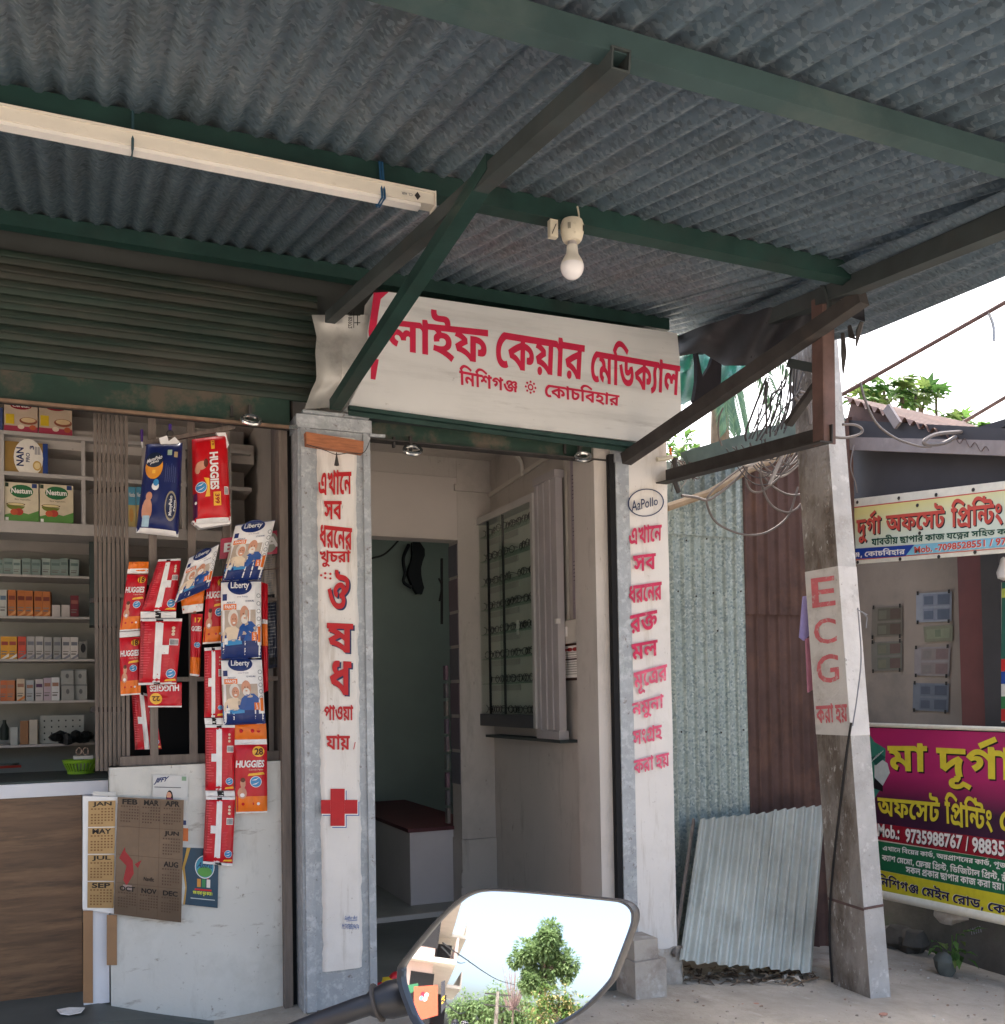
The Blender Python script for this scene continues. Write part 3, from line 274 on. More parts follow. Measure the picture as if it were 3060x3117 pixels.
LINES = {'লাইফ': [(24, 0, 0), (29, 785, 0), (2, 1096, 0), (19, 1679, 0)],
'কেয়ার': [(49, 0, 0), (6, 405, 0), (35, 1269, 0), (29, 1937, 0), (23, 2248, 0)],
'মেডিক্যাল': [(49, 0, 0), (21, 405, 0), (30, 1061, 0), (13, 1372, 0), (6, 2128, 0), (37, 2992, 0), (29, 3286, 0), (24, 3597, 0)],
'নিশিগঞ্জ': [(30, 0, 0), (17, 312, 0), (30, 955, 0), (25, 1266, 0), (8, 1992, 0), (43, 2709, 0)],
'কোচবিহার': [(49, 0, 0), (6, 405, 0), (29, 1269, 0), (9, 1581, 0), (30, 2181, 0), (20, 2492, 0), (28, 3124, 0), (29, 3706, 0), (23, 4017, 0)],
'এখানে': [(3, 0, 0), (7, 808, 0), (29, 1575, 0), (34, 1886, 0), (17, 2291, 0)],
'সব': [(27, 0, 0), (20, 713, 0)],
'ধরনের': [(16, 0, 0), (23, 635, 0), (34, 1267, 0), (17, 1671, 0), (23, 2314, 0)],
'খুচরা': [(7, 0, 0), (32, 696, 0), (9, 767, 0), (23, 1367, 0), (29, 1998, 0)],
'ঔ': [(5, 0, 0)],
'ষ': [(26, 0, 0)],
'ধ': [(16, 0, 0)],
'পাওয়া': [(18, 0, 0), (29, 776, 0), (4, 1088, 0), (35, 1886, 0), (29, 2553, 0)],
'যায়': [(22, 0, 0), (29, 668, 0), (35, 979, 0)],
'রক্ত': [(23, 0, 0), (41, 632, 0)],
'মল': [(21, 0, 0), (24, 656, 0)],
'মূত্রের': [(21, 0, 0), (33, 622, 0), (34, 656, 0), (39, 1061, 0), (23, 1826, 0)],
'নমুনা': [(17, 0, 0), (21, 643, 0), (32, 1265, 0), (17, 1299, 0), (29, 1942, 0)],
'সংগ্রহ': [(27, 0, 0), (0, 713, 0), (38, 1157, 0), (28, 1933, 0)],
'করা হয়': [(6, 0, 0), (23, 865, 0), (29, 1496, 0), (28, 2038, 0), (35, 2620, 0)],
'দুর্গা': [(15, 0, 0), (32, 615, 0), (8, 645, 0), (36, 1240, 0), (29, 1362, 0)],
'অফসেট': [(1, 0, 0), (19, 978, 0), (34, 1871, 0), (27, 2276, 0), (12, 2989, 0)],
'প্রিন্টিং': [(30, 0, 0), (40, 312, 0), (30, 1140, 0), (46, 1452, 0), (0, 2339, 0)],
'যাবতীয় ছাপার কাজ যত্নের সহিত করা হয়': [(22, 0, 0), (29, 668, 0), (20, 979, 0), (14, 1611, 0), (31, 2354, 0), (35, 2666, 0), (10, 3563, 0), (29, 4308, 0), (18, 4619, 0), (29, 5396, 0), (23, 5707, 0), (6, 6569, 0), (29, 7433, 0), (11, 7745, 0), (22, 8989, 0), (34, 9657, 0), (44, 10062, 0), (23, 10772, 0), (27, 11634, 0), (30, 12347, 0), (28, 12659, 0), (14, 13241, 0), (6, 14214, 0), (23, 15079, 0), (29, 15710, 0), (28, 16252, 0), (35, 16834, 0)],
'ঞ্জ, কোচবিহার': [(43, 0, 0), (50, 941, 0), (49, 1486, 0), (6, 1891, 0), (29, 2756, 0), (9, 3067, 0), (30, 3667, 0), (20, 3978, 0), (28, 4610, 0), (29, 5192, 0), (23, 5503, 0)],
'মা': [(21, 0, 0), (29, 656, 0)],
'দূর্গা': [(15, 0, 0), (33, 615, 0), (8, 645, 0), (36, 1240, 0), (29, 1362, 0)],
'প্রেস': [(49, 0, 0), (40, 405, 0), (27, 1234, 0)],
'এখানে বিয়ের কার্ড, অন্নপ্রাশনের কার্ড, পূজার': [(3, 0, 0), (7, 808, 0), (29, 1575, 0), (34, 1886, 0), (17, 2291, 0), (30, 3164, 0), (20, 3476, 0), (34, 4107, 0), (35, 4512, 0), (23, 5179, 0), (6, 6041, 0), (29, 6905, 0), (13, 7217, 0), (36, 7755, 0), (50, 7973, 0), (1, 8518, 0), (45, 9496, 0), (40, 10154, 0), (29, 10983, 0), (25, 11295, 0), (34, 12021, 0), (17, 12426, 0), (23, 13069, 0), (6, 13930, 0), (29, 14795, 0), (13, 15106, 0), (36, 15644, 0), (50, 15862, 0), (18, 16408, 0), (33, 17124, 0), (11, 17184, 0), (29, 18198, 0), (23, 18510, 0)],
'ক্যাশ মেমো, ফ্লেক্স প্রিন্ট, ডিজিটাল প্রিন্ট, স্ত্রী': [(6, 0, 0), (37, 865, 0), (29, 1158, 0), (25, 1469, 0), (49, 2426, 0), (21, 2830, 0), (34, 3486, 0), (21, 3891, 0), (29, 4547, 0), (50, 4858, 0), (49, 5404, 0), (47, 5808, 0), (42, 6702, 0), (30, 7914, 0), (40, 8225, 0), (46, 9054, 0), (50, 9941, 0), (30, 10486, 0), (13, 10798, 0), (30, 11554, 0), (11, 11865, 0), (12, 12880, 0), (29, 13480, 0), (24, 13791, 0), (30, 14806, 0), (40, 15117, 0), (46, 15946, 0), (50, 16833, 0), (48, 17379, 0), (31, 18162, 0)],
'সকল প্রকার ছাপার কাজ করা হয়।': [(27, 0, 0), (6, 713, 0), (24, 1578, 0), (40, 2593, 0), (6, 3421, 0), (29, 4286, 0), (23, 4598, 0), (10, 5459, 0), (29, 6204, 0), (18, 6515, 0), (29, 7291, 0), (23, 7603, 0), (6, 8464, 0), (29, 9329, 0), (11, 9640, 0), (6, 10885, 0), (23, 11749, 0), (29, 12381, 0), (28, 12923, 0), (35, 13504, 0), (51, 14172, 0)],
'নিশিগঞ্জ মেইন রোড, কোচবিহার': [(30, 0, 0), (17, 312, 0), (30, 955, 0), (25, 1266, 0), (8, 1992, 0), (43, 2709, 0), (49, 3880, 0), (21, 4285, 0), (2, 4940, 0), (17, 5523, 0), (49, 6396, 0), (23, 6801, 0), (29, 7432, 0), (13, 7744, 0), (50, 8499, 0), (49, 9045, 0), (6, 9450, 0), (29, 10314, 0), (9, 10626, 0), (30, 11226, 0), (20, 11537, 0), (28, 12169, 0), (29, 12751, 0), (23, 13062, 0)],
'সব বাধা দূর করে।': [(27, 0, 0), (20, 713, 0), (20, 1575, 0), (29, 2206, 0), (16, 2518, 0), (29, 3153, 0), (15, 3695, 0), (33, 4310, 0), (23, 4340, 0), (6, 5202, 0), (34, 6066, 0), (23, 6471, 0), (51, 7102, 0)]}
def _contours(i, n=3):
    res = []
    for c in GLYPHS[i]:
        P = [(c[k], c[k+1], c[k+2]) for k in range(0, len(c), 3)]
        Q = []; m = len(P)
        for k in range(m):
            p, q = P[k], P[(k+1) % m]; Q.append(p)
            if not p[2] and not q[2]: Q.append(((p[0]+q[0])/2, (p[1]+q[1])/2, 1))
        while not Q[0][2]: Q = Q[1:]+Q[:1]
        out = []; k = 0; m = len(Q)
        while k < m:
            p = Q[k]; out.append(p[:2])
            if k+1 < m and not Q[k+1][2]:
                c1 = Q[k+1]; e = Q[(k+2) % m]
                for j in range(1, n):
                    t = j/n; out.append(tuple((1-t)**2*p[d]+2*t*(1-t)*c1[d]+t*t*e[d] for d in (0, 1)))
                k += 2
            else: k += 1
        res.append(out)
    return res
_T = {}
def bangla(line):
    """one line of Bengali letters as a clean flat triangulation in the unit square"""
    if line in _T: return _T[line]
    vs = []; es = []; segs = []
    for g, x, y in LINES[line]:
        for c in _contours(g):
            o = len(vs); q = [((a+x)/1000, (b+y)/1000) for a, b in c]; vs += q
            for i in range(len(q)): es.append((o+i, o+(i+1) % len(q))); segs.append((*q[i], *q[(i+1) % len(q)]))
    r = delaunay_2d_cdt([Vector(v) for v in vs], es, [], 0, 1e-5)
    V = np.array([tuple(v) for v in r[0]]); F = np.array([f for f in r[2] if len(f) == 3]); C = V[F].mean(1); S = np.array(segs)
    wn = np.zeros(len(F), int)
    for i in range(0, len(F), 400):
        cx, cy = C[i:i+400, 0, None], C[i:i+400, 1, None]; x0, y0, x1, y1 = S.T
        side = (x1-x0)*(cy-y0)-(cx-x0)*(y1-y0)
        wn[i:i+400] = ((y0 <= cy) & (y1 > cy) & (side > 0)).sum(1)-((y0 > cy) & (y1 <= cy) & (side < 0)).sum(1)
    F = F[wn != 0]; lo, hi = np.array(vs).min(0), np.array(vs).max(0)
    _T[line] = ((V-lo)/(hi-lo), F.tolist()); return _T[line]
def latin(s_, bold=.02, shear=0.):
    k = ('L', s_, bold, shear)
    if k in _T: return _T[k]
    cu = bpy.data.curves.new('letters', 'FONT'); cu.body = s_; cu.offset = bold; cu.resolution_u = 3; cu.shear = shear
    o = bpy.data.objects.new('letters', cu); COL.objects.link(o); dg = bpy.context.evaluated_depsgraph_get(); dg.update()
    me = o.evaluated_get(dg).to_mesh(); V = np.array([v.co[:2] for v in me.vertices]); F = [tuple(p.vertices) for p in me.polygons]
    o.evaluated_get(dg).to_mesh_clear(); bpy.data.objects.remove(o); bpy.data.curves.remove(cu)
    lo, hi = V.min(0), V.max(0); _T[k] = ((V-lo)/(hi-lo), F); return _T[k]
class Surf:
    """a surface patch u,v in 0..1 (v up) that prints can be laid on, each layer a little proud of the one below"""
    def __init__(s, bl, br, tr, tl, fn=None):
        s.q = [np.array(p, float) for p in (bl, br, tr, tl)]; n = nrm(np.cross(s.q[1]-s.q[0], s.q[3]-s.q[0]))
        if np.dot(n, CAM-s.q[0]) < 0: n = -n
        s.n = n; s.fn = fn
    def p(s, u, v, h=0.):
        a, b, c, d = s.q; P = a*(1-u)*(1-v)+b*u*(1-v)+c*u*v+d*(1-u)*v
        return P + s.n*(h+(s.fn(u, v) if s.fn else 0))
    def rect(s, mb, u0, v0, u1, v1, m, h=1, sub=1):
        if s.fn: sub = max(sub, int(10*max(u1-u0, v1-v0))+1)
        return mb.grid(lambda a, b: s.p(u0+(u1-u0)*a, v0+(v1-v0)*b, h*.001), sub, sub, m)
    def poly(s, mb, pts, m, h=1):
        if not s.fn: return mb.add([s.p(u, v, h*.001) for u, v in pts], [tuple(range(len(pts)))], m)
        T = [tuple(np.array(pts[i], float) for i in t) for t in tessellate_polygon([[Vector((u, v, 0)) for u, v in pts]])]
        for _ in range(2):
            N = []
            for a, c, d in T: ac, cd_, da = (a+c)/2, (c+d)/2, (d+a)/2; N += [(a, ac, da), (ac, c, cd_), (da, cd_, d), (ac, cd_, da)]
            T = N
        return mb.add([s.p(p[0], p[1], h*.001) for t in T for p in t], [(3*i, 3*i+1, 3*i+2) for i in range(len(T))], m)
    def ell(s, mb, cu, cv, ru, rv, m, h=1, n=16, a0=0., a1=2*math.pi):
        if s.fn and a0 == 0:
            v = [s.p(cu, cv, h*.001)]+[s.p(cu+k*ru*math.cos(2*math.pi*i/n), cv+k*rv*math.sin(2*math.pi*i/n), h*.001) for k in (.4, .75, 1) for i in range(n)]
            return mb.add(v, [(0, 1+i, 1+(i+1) % n) for i in range(n)]+[(1+k*n+i, 1+(k+1)*n+i, 1+(k+1)*n+(i+1) % n, 1+k*n+(i+1) % n) for k in (0, 1) for i in range(n)], m)
        return s.poly(mb, [(cu+ru*math.cos(a0+(a1-a0)*i/n), cv+rv*math.sin(a0+(a1-a0)*i/n)) for i in range(n)], m, h)
    def ring(s, mb, cu, cv, ru, rv, w_, m, h=1, n=28):
        v = [s.p(cu+ru*k*math.cos(2*math.pi*i/n), cv+rv*k*math.sin(2*math.pi*i/n), h*.001) for k in (1, 1-w_) for i in range(n)]
        return mb.add(v, [(i, (i+1) % n, n+(i+1) % n, n+i) for i in range(n)], m)
    def text(s, mb, T, u0, v0, u1, v1, m, h=1):
        h += 1.2 if s.fn else 0; V, F = T; return mb.add([s.p(u0+(u1-u0)*a, v0+(v1-v0)*b, h*.001) for a, b in V], F, m)
    def textq(s, mb, T, q, m, h=1):               # q: four (u,v) corners bl br tr tl
        V, F = T; q = np.array(q, float); h += 1.2 if s.fn else 0
        uv = [q[0]*(1-a)*(1-b)+q[1]*a*(1-b)+q[2]*a*b+q[3]*(1-a)*b for a, b in V]
        return mb.add([s.p(u, v, h*.001) for u, v in uv], F, m)
def psurf(tl, tr, br, bl, fn=None, **pl): return Surf(at(*bl, **pl), at(*br, **pl), at(*tr, **pl), at(*tl, **pl), fn)
def put(mb, T, tl, tr, br, bl, m, h=2, **pl):     # lettering on a real plane
    psurf(tl, tr, br, bl, **pl).text(mb, T, 0, 0, 1, 1, m, h)
def zc(x0, y0, k):                                # coordinates measured in an enlarged crop
    return lambda x, y: (x0+x*k, y0+y*k)
# ================================================================== materials used in several places
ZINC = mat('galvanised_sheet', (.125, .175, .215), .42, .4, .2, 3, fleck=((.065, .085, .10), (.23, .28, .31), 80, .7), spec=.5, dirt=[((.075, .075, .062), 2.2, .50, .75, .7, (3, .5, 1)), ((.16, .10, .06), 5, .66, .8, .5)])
ZINC2 = mat('galvanised_fence', (.33, .39, .37), .5, .3, .15, 2, fleck=((.18, .24, .25), (.52, .58, .56), 85, .9), dirt=((.16, .11, .07), 5, .66, .8, .6))
ZINC3 = mat('weathered_zinc', (.41, .435, .395), .55, .2, .15, 3, dirt=[((.20, .19, .15), 4, .5, .75, .6), ((.52, .55, .53), 30, .55, .7, .5), ((.12, .10, .07), 40, .65, .72, .6)])
RUST = mat('rusty_sheet', (.105, .060, .050), .75, .1, .25, 5, dirt=[((.20, .105, .07), 4, .5, .72, .6), ((.06, .035, .03), 14, .58, .72, .6)], bump=.1)
GREEN = mat('green_steel_paint', (.013, .040, .033), .5, .0, .3, 7, dirt=((.035, .045, .04), 4, .55, .8, .6), bump=.05)
GREENBEAM = mat('dusty_green_steel', (.036, .066, .066), .6, 0, .2, 5, dirt=((.10, .12, .11), 3, .5, .75, .6))
RAFTER = mat('dull_rafter_steel', (.042, .052, .052), .65, .1, .25, 6, dirt=((.08, .06, .05), 5, .55, .8, .6))
DARKIRON = mat('dark_iron', (.040, .036, .034), .7, .1, .35, 9, dirt=((.085, .058, .046), 8, .58, .78, .6), bump=.1)
REDIRON = mat('red_primed_iron', (.12, .07, .06), .7, 0, .25, 8, dirt=((.06, .045, .04), 7, .5, .75, .7), bump=.1)
SHUT = mat('shutter_paint', (.021, .037, .027), .5, .1, .35, 3, stretch=(.6, 1, 5), dirt=[((.060, .052, .042), 2.5, .42, .68, .8), ((.13, .09, .06), 14, .66, .78, .6)])
STEEL = mat('bright_steel', (.62, .62, .60), .22, .95, .08, 20)
BLACK = mat('black_void_board', (.008, .008, .009), .9, 0, .1, 5)
PLASTER = mat('lime_plaster', (.58, .56, .51), .85, 0, .07, 3, dirt=[((.33, .30, .25), 2.6, .53, .78, .55), ((.12, .10, .08), 36, .74, .8, .7)], bump=.12, bs=40)
LOWWALL = mat('low_wall_plaster', (.60, .59, .545), .85, 0, .06, 2, dirt=[((.34, .32, .275), 4, .55, .74, .75, (2, 2, .5)), ((.26, .22, .18), 9, .61, .69, .7, (.5, 1, 2)), ((.24, .20, .16), 30, .66, .70, .8, (1, 1, .45)), ((.38, .38, .34), 2.2, .48, .72, .7), ((.20, .17, .13), 26, .63, .70, .75)], bump=.12, bs=30)
INWALL = mat('inside_wall_paint', (.48, .44, .40), .8, 0, .06, 2, dirt=[((.27, .235, .20), 5, .56, .74, .65, (2, 2, .4)), ((.20, .16, .13), 28, .66, .71, .7, (1, 1, .4)), ((.28, .25, .22), 1.8, .52, .75, .6), ((.16, .13, .11), 34, .65, .72, .6)], bump=.06)
GREENWALL = mat('pale_green_wall', (.30, .36, .325), .8, 0, .08, 2)
GREYPAINT = mat('grey_channel_paint', (.33, .35, .365), .55, .1, .12, 5, dirt=[((.54, .56, .57), 28, .50, .62, .6), ((.12, .085, .06), 38, .60, .68, .8), ((.20, .24, .22), 6, .56, .72, .5)], bump=.2, bs=90)
WHITEPAINT = mat('white_wall_paint', (.69, .655, .61), .7, 0, .06, 3, dirt=[((.40, .34, .27), 5, .54, .72, .75, (3, 3, .35)), ((.26, .20, .15), 26, .65, .70, .8, (1, 1, .35)), ((.48, .44, .38), 3.2, .56, .78, .5), ((.26, .20, .15), 34, .64, .71, .75)], bump=.10, bs=50)
SIGNWHITE = mat('sign_white_paint', (.62, .62, .605), .5, .05, .06, 2, dirt=[((.42, .42, .41), 3.0, .46, .72, .75, (.35, 1, 3.5)), ((.34, .33, .32), 7, .60, .74, .6, (.4, 1, 3)), ((.25, .23, .20), 30, .65, .72, .6)])
CEMENT = mat('dark_cement_floor', (.10, .108, .098), .55, 0, .25, 3, dirt=((.12, .12, .10), 4, .5, .8, .5), bump=.06)
WOODGREY = mat('grey_weathered_wood', (.16, .13, .11), .8, 0, .25, 7, stretch=(6, 6, .6), dirt=((.26, .22, .18), 6, .5, .75, .6), bump=.2)
SHELFPAINT = mat('shelf_paint', (.46, .43, .40), .75, 0, .1, 4, dirt=((.16, .15, .13), 4, .5, .75, .5))
TEAL = mat('dark_teal_board', (.045, .06, .055), .7, 0, .2, 4)
SIGNRED = ink(186, 32, 66); PILRED = ink(176, 24, 30); FADERED = mat('faded_red_letters', lin((188, 40, 80)), .7, 0, .18, 14, dirt=((.70, .60, .58), 45, .60, .72, .6))
FADE2 = mat('paler_faded_letters', lin((205, 84, 112)), .75, 0, .2, 14, dirt=((.72, .64, .60), 38, .57, .70, .75))
POLERED = mat('faded_pole_letters', lin((200, 104, 108)), .8, 0, .15, 12, dirt=((.54, .50, .46), 34, .54, .66, .8))
NAVY = ink(24, 40, 80); BLUE = ink(38, 84, 150); WHITE = ink(236, 232, 226); BLK = ink(22, 20, 22)
# ================================================================== ground and floors
g = MB()
def gfn(x, y):
    h = gz(x) + .012*noise.noise(Vector((x*1.3, y*1.3, 0))) + .006*noise.noise(Vector((x*6, y*6, 3)))
    return (x, y, h-.02*max(0, min(1, (-3-y)/3)))
DIRT = mat('dry_dirt', (.46, .41, .34), .95, 0, .14, 1.6, dirt=[((.27, .23, .18), 2.4, .46, .70, .75), ((.54, .49, .42), 7, .55, .72, .7), ((.16, .13, .10), 60, .64, .72, .8), ((.60, .56, .50), 85, .66, .72, .7)], bump=1.0, bs=45)
xs = [-400, -60, -14, -5]+[-2+.12*i for i in range(76)]+[9, 20, 70, 400]; ys = [-400, -120, -40, -15, -8]+[-5+.12*i for i in range(72)]+[6, 15, 60, 400]
g.add([gfn(x, y) for y in ys for x in xs], [(j*len(xs)+i, j*len(xs)+i+1, (j+1)*len(xs)+i+1, (j+1)*len(xs)+i) for j in range(len(ys)-1) for i in range(len(xs)-1)], DIRT)
struct('ground', g, True)
f = MB()
_pa, _pb = at(636, 3086, Z=-.028), at(505, 3117, Z=.0)
def shop_floor_pt(u, v):
    x = -2.6+(_pa[0]+.02+2.6)*u; yf = _pa[1]+(_pb[1]-_pa[1])*(x-_pa[0])/(_pb[0]-_pa[0]); yf = max(min(yf, .10), -.9)
    return (x, yf+(1.9-yf)*v, .098-.127*max(0, min(1, (x-.06)/(_pa[0]-.06)))+.003*noise.noise(Vector((x*5, v*9, 0))))
f.grid(shop_floor_pt, 90, 24, CEMENT); f.grid(lambda u, v: (lambda q: (q[0], q[1]-.004*(1-v), q[2]-.2*(1-v)))(shop_floor_pt(u, 0)), 90, 1, CEMENT)
f.box((_pa[0]+.03, .18, -.2), (.82, 1.9, -.02), CEMENT)
struct('shop_floor', f, True)
f = MB(); f.box((.83, -.02, -.2), (2.33, 1.36, .0), CEMENT); struct('clinic_floor', f)
TILE = mat('worn_terrazzo', (.30, .30, .27), .5, 0, .12, 6)
f = MB(); f.box((.83, 1.38, -.2), (3.4, 4.2, .026), TILE); f.box((.83, 1.362, -.2), (2.33, 1.379, .029), INWALL); struct('inner_room_floor', f)
# ================================================================== the shop building
B = thing('shop_building', 'single storey plastered shop building with two open shopfronts under the tin canopy', 'building', (1.0, .2, 0))
def bpart(name, boxes, m, **kw):
    b = MB()
    for lo, hi in boxes: b.box(lo, hi, m)
    return build(name, b, B, **kw)
def rough_wall(x0, x1, z0, z1, y, m, depth, nx=24, nz_=30, amp=.006):
    b = MB()
    fn = lambda u, v: (x0+(x1-x0)*u, y+amp*noise.noise(Vector((u*5*(x1-x0), v*5*(z1-z0), x0*3+7))), z0+(z1-z0)*v)
    b.grid(fn, nx, nz_, m); b.box((x0, y+.02, z0), (x1, y+depth, z1), m); return b
lw = rough_wall(.095, .765, -.2, 1.02, .15, LOWWALL, .16)
lw.grid(lambda u, v: (.095-.004*noise.noise(Vector((0, u*3, v*6))), .15+.18*(1-u), -.2+1.22*v), 4, 16, LOWWALL)
lw.grid(lambda u, v: (.095+.67*u, .15+.17*v, 1.02), 6, 2, LOWWALL)
build('low_wall', lw, B, smooth=True)
bpart('window_jamb', [((.765, .11, -.2), (.800, .30, 2.62))], WOODGREY)
bpart('gap_strip', [((.801, .14, -.2), (.826, .34, 2.64))], BLACK)
bpart('upper_wall', [((-2.6, .16, 2.66), (2.62, .20, 3.35)), ((1.12, .165, 2.53), (2.62, .20, 2.659))], mat('dark_upper_wall', (.05, .055, .052), .85, 0, .2, 3))  # wall above the shutters in one even dark colour
bpart('room_wall', [((-2.6, 1.72, -.2), (.95, 1.85, 2.9)), ((-2.72, -.1, -.2), (-2.6, 1.9, 3.2)), ((.84, .3, -.2), (.98, 1.85, 2.9))], SHELFPAINT, label='grey back and side walls of the medicine room')
bpart('ceiling_slab', [((-2.6, .4, 2.72), (2.62, 1.9, 2.9)), ((1.0, 1.9, 2.60), (3.5, 3.6, 2.66)), ((1.1, .16, 2.68), (2.33, .42, 2.74))], INWALL)
bpart('clinic_side_wall', [((2.30, .2, -.2), (2.40, 1.6, 2.9)), ((.981, .29, -.2), (1.1, 4.3, 2.9))], INWALL)
bpart('jamb_pilaster', [((2.235, .03, -.2), (2.329, .24, 2.9))], INWALL)
ip = MB(); ip.box((2.08, 1.45, .42), (2.299, 1.60, 2.52), INWALL); ip.box((2.075, 1.44, -.1), (2.299, 1.60, .418), INWALL); ip.box((2.06, 1.43, 2.52), (2.299, 1.60, 2.56), INWALL); ip.box((2.08, 1.45, 2.56), (2.299, 1.6, 2.72), INWALL)
build('inner_pillar', ip, B)
tl = MB(); ts_ = psurf((1404, 2655), (1500, 2655), (1500, 2745), (1404, 2745), Y=1.438)
for i in range(3):
    for j in range(2): ts_.rect(tl, i/3+.01, j/2+.02, (i+1)/3-.01, (j+1)/2-.02, INWALL, 3)
build('dado_tile', tl, B)
hd = MB(); hd.box((1.1, 1.45, 2.222), (2.079, 1.58, 2.60), mat('header_panel_paint', (.54, .49, .45), .8, 0, .05, 2)); hd.box((1.1, 1.452, 2.602), (2.079, 1.58, 2.72), INWALL)
build('header_panel', hd, B)
bpart('inner_room_wall', [((1.1, 3.3, .0), (3.3, 3.4, 2.60))], GREENWALL, label='dim green back wall of the inner room')
bpart('inner_side_wall', [((3.3, 1.6, .0), (3.4, 3.3, 2.60)), ((2.30, 1.601, 0), (3.3, 1.66, 2.60)), ((2.30, 1.601, 2.60), (2.62, 1.66, 2.72)), ((1.101, 1.58, .0), (1.108, 3.3, 2.72))], GREENWALL)
# ---- left pillar: grey steel channels either side of a white painted plaster strip
PL = thing('pillar', 'white painted pillar lettered in red with a red cross, between the two shopfronts', 'pillar', (.98, .1, 0))
p = MB(); p.box((.822, 0, -.1), (1.131, .28, 2.405), GREYPAINT); p.box((.832, -.012, -.1), (.872, .0, 2.405), GREYPAINT); p.box((1.098, -.012, -.1), (1.128, 0., 2.405), GREYPAINT); p.box((.815, -.015, 2.405), (1.135, .2, 2.46), GREYPAINT)
p.box((.84, -.03, 2.462), (1.12, .1, 2.475), GREYPAINT)
build('shaft', p, PL)
xl, xr = at(985, 1900, Y=-.01)[0], at(1076, 1900, Y=-.01)[0]
def ragged(u, v):
    z = .155+2.225*v
    a = .900+.012*v*0+.006*noise.noise(Vector((1, z*9, 0)))+.005*noise.noise(Vector((1, z*28, 0))); c = 1.068+.006*noise.noise(Vector((5, z*9, 0)))+.005*noise.noise(Vector((5, z*28, 0)))
    d = .012*min(1, min(u, 1-u)*12+.0)
    return (a+(c-a)*u, -.001-d-.002*noise.noise(Vector((u*2, z*5, 2))), z)
p = MB(); p.grid(ragged, 26, 120, WHITEPAINT); build('painted_strip', p, PL, smooth='all')
K = zc(880, 1250, 320/591); Kb = zc(880, 2200, 320/677)
lt = MB()
def word(mb, T, c, m, k=K, h=2, **pl): put(mb, T, *[k(*q) for q in c], m, h, **pl)
def bx(x0, y0, x1, y1, sl=0): return [(x0, y0), (x1, y0+sl), (x1, y1+sl), (x0, y1)]
for t, c in (('এখানে', bx(165, 338, 350, 478, -8)), ('সব', bx(196, 508, 296, 612)), ('ধরনের', bx(172, 640, 354, 768, 20)), ('খুচরা', bx(172, 785, 346, 880)), ('পাওয়া', bx(196, 1655, 360, 1745))):
    word(lt, bangla(t), c, PILRED, Y=-.016)
word(lt, bangla('যায়'), bx(240, 75, 392, 178), PILRED, Kb, Y=-.016); word(lt, latin('/'), bx(413, 125, 428, 172), PILRED, Kb, Y=-.016)
for t, c in (('ঔ', bx(216, 895, 338, 1116)), ('ষ', bx(212, 1193, 360, 1356, 6)), ('ধ', bx(228, 1403, 350, 1595, 6))):
    word(lt, bangla(t), [(x+9, y+8) for x, y in c], NAVY, Y=-.016); word(lt, bangla(t), c, PILRED, h=3.2, Y=-.016)
for x, y in ((180, 926), (203, 915), (232, 918), (203, 940), (232, 944)):
    s = psurf(K(x-9, y-9), K(x+9, y-9), K(x+9, y+9), K(x-9, y+9), Y=-.016); s.ell(lt, .5, .5, .4, .4, PILRED, 2, 8)
build('lettering', lt, PL)
rc = MB()
def cross(m, dx, dy, h):
    for a in ((266, 425, 358, 665), (205, 497, 265.7, 587), (358.3, 497, 440, 587)):
        q = [Kb(x+dx, y+dy) for x, y in ((a[0], a[1]), (a[2], a[1]), (a[2], a[3]), (a[0], a[3]))]; psurf(*q, Y=-.016).rect(rc, 0, 0, 1, 1, m, h)
cross(BLUE, 12, 12, 1.6); cross(WHITE, 6, 6, 2.4); cross(PILRED, 0, 0, 3.2); build('red_cross', rc, PL)
sg = MB(); word(sg, latin('Sudhir Art', .0, .3), bx(357, 1245, 440, 1272, -5), BLUE, Kb, Y=-.016); word(sg, latin('M:7478839474', .0, .3), bx(340, 1295, 450, 1328, 4), BLUE, Kb, Y=-.016)
psurf(Kb(368, 1276), Kb(438, 1270), Kb(438, 1273), Kb(368, 1279), Y=-.016).rect(sg, 0, 0, 1, 1, BLUE, 2); build('signature', sg, PL)
# ---- right pillar
PR = thing('pillar', 'right hand white pillar with a rough cement foot, lettered in faded crimson', 'pillar', (2.5, .1, -.12))
PB = mat('pillar_foot_plaster', (.40, .36, .31), .9, 0, .12, 6, dirt=[((.20, .16, .13), 7, .5, .7, .8), ((.60, .58, .54), 9, .58, .7, .7)], bump=.5, bs=25)
b = rough_wall(2.404, 2.625, .05, 3.0, .0, WHITEPAINT, .3, 10, 60, .005); b.grid(lambda u, v: (2.625, .3*u, .05+2.95*v), 1, 1, WHITEPAINT)
build('shaft', b, PR, smooth=True)
b = MB()
b.grid(lambda u, v: (2.20+.445*u+.01*noise.noise(Vector((v*4, u*9, 5))), -.018+.014*v+.018*noise.noise(Vector((u*5, v*6, 1))), -.22+(.275+.03*noise.noise(Vector((u*8, 0, 0))))*v), 20, 16, PB)
b.box((2.24, .012, -.22), (2.642, .3, .055), PB)
b.grid(lambda u, v: (2.643+.008*noise.noise(Vector((u*6, v*6, 9))), -.02+.3*u, -.22+.28*v), 6, 8, PB); build('foot', b, PR, smooth=True)
b = MB(); b.box((2.331, -.01, -.12), (2.403, .2, 2.38), GREYPAINT); b.box((2.325, -.016, 2.38), (2.41, .2, 2.47), GREYPAINT); build('shutter_channel', b, PR)
b = MB(); b.box((2.302, -.004, -.15), (2.33, .028, 2.42), BLACK); build('channel_gap', b, PR)
K2 = zc(1850, 1350, 600/1108); lt = MB()
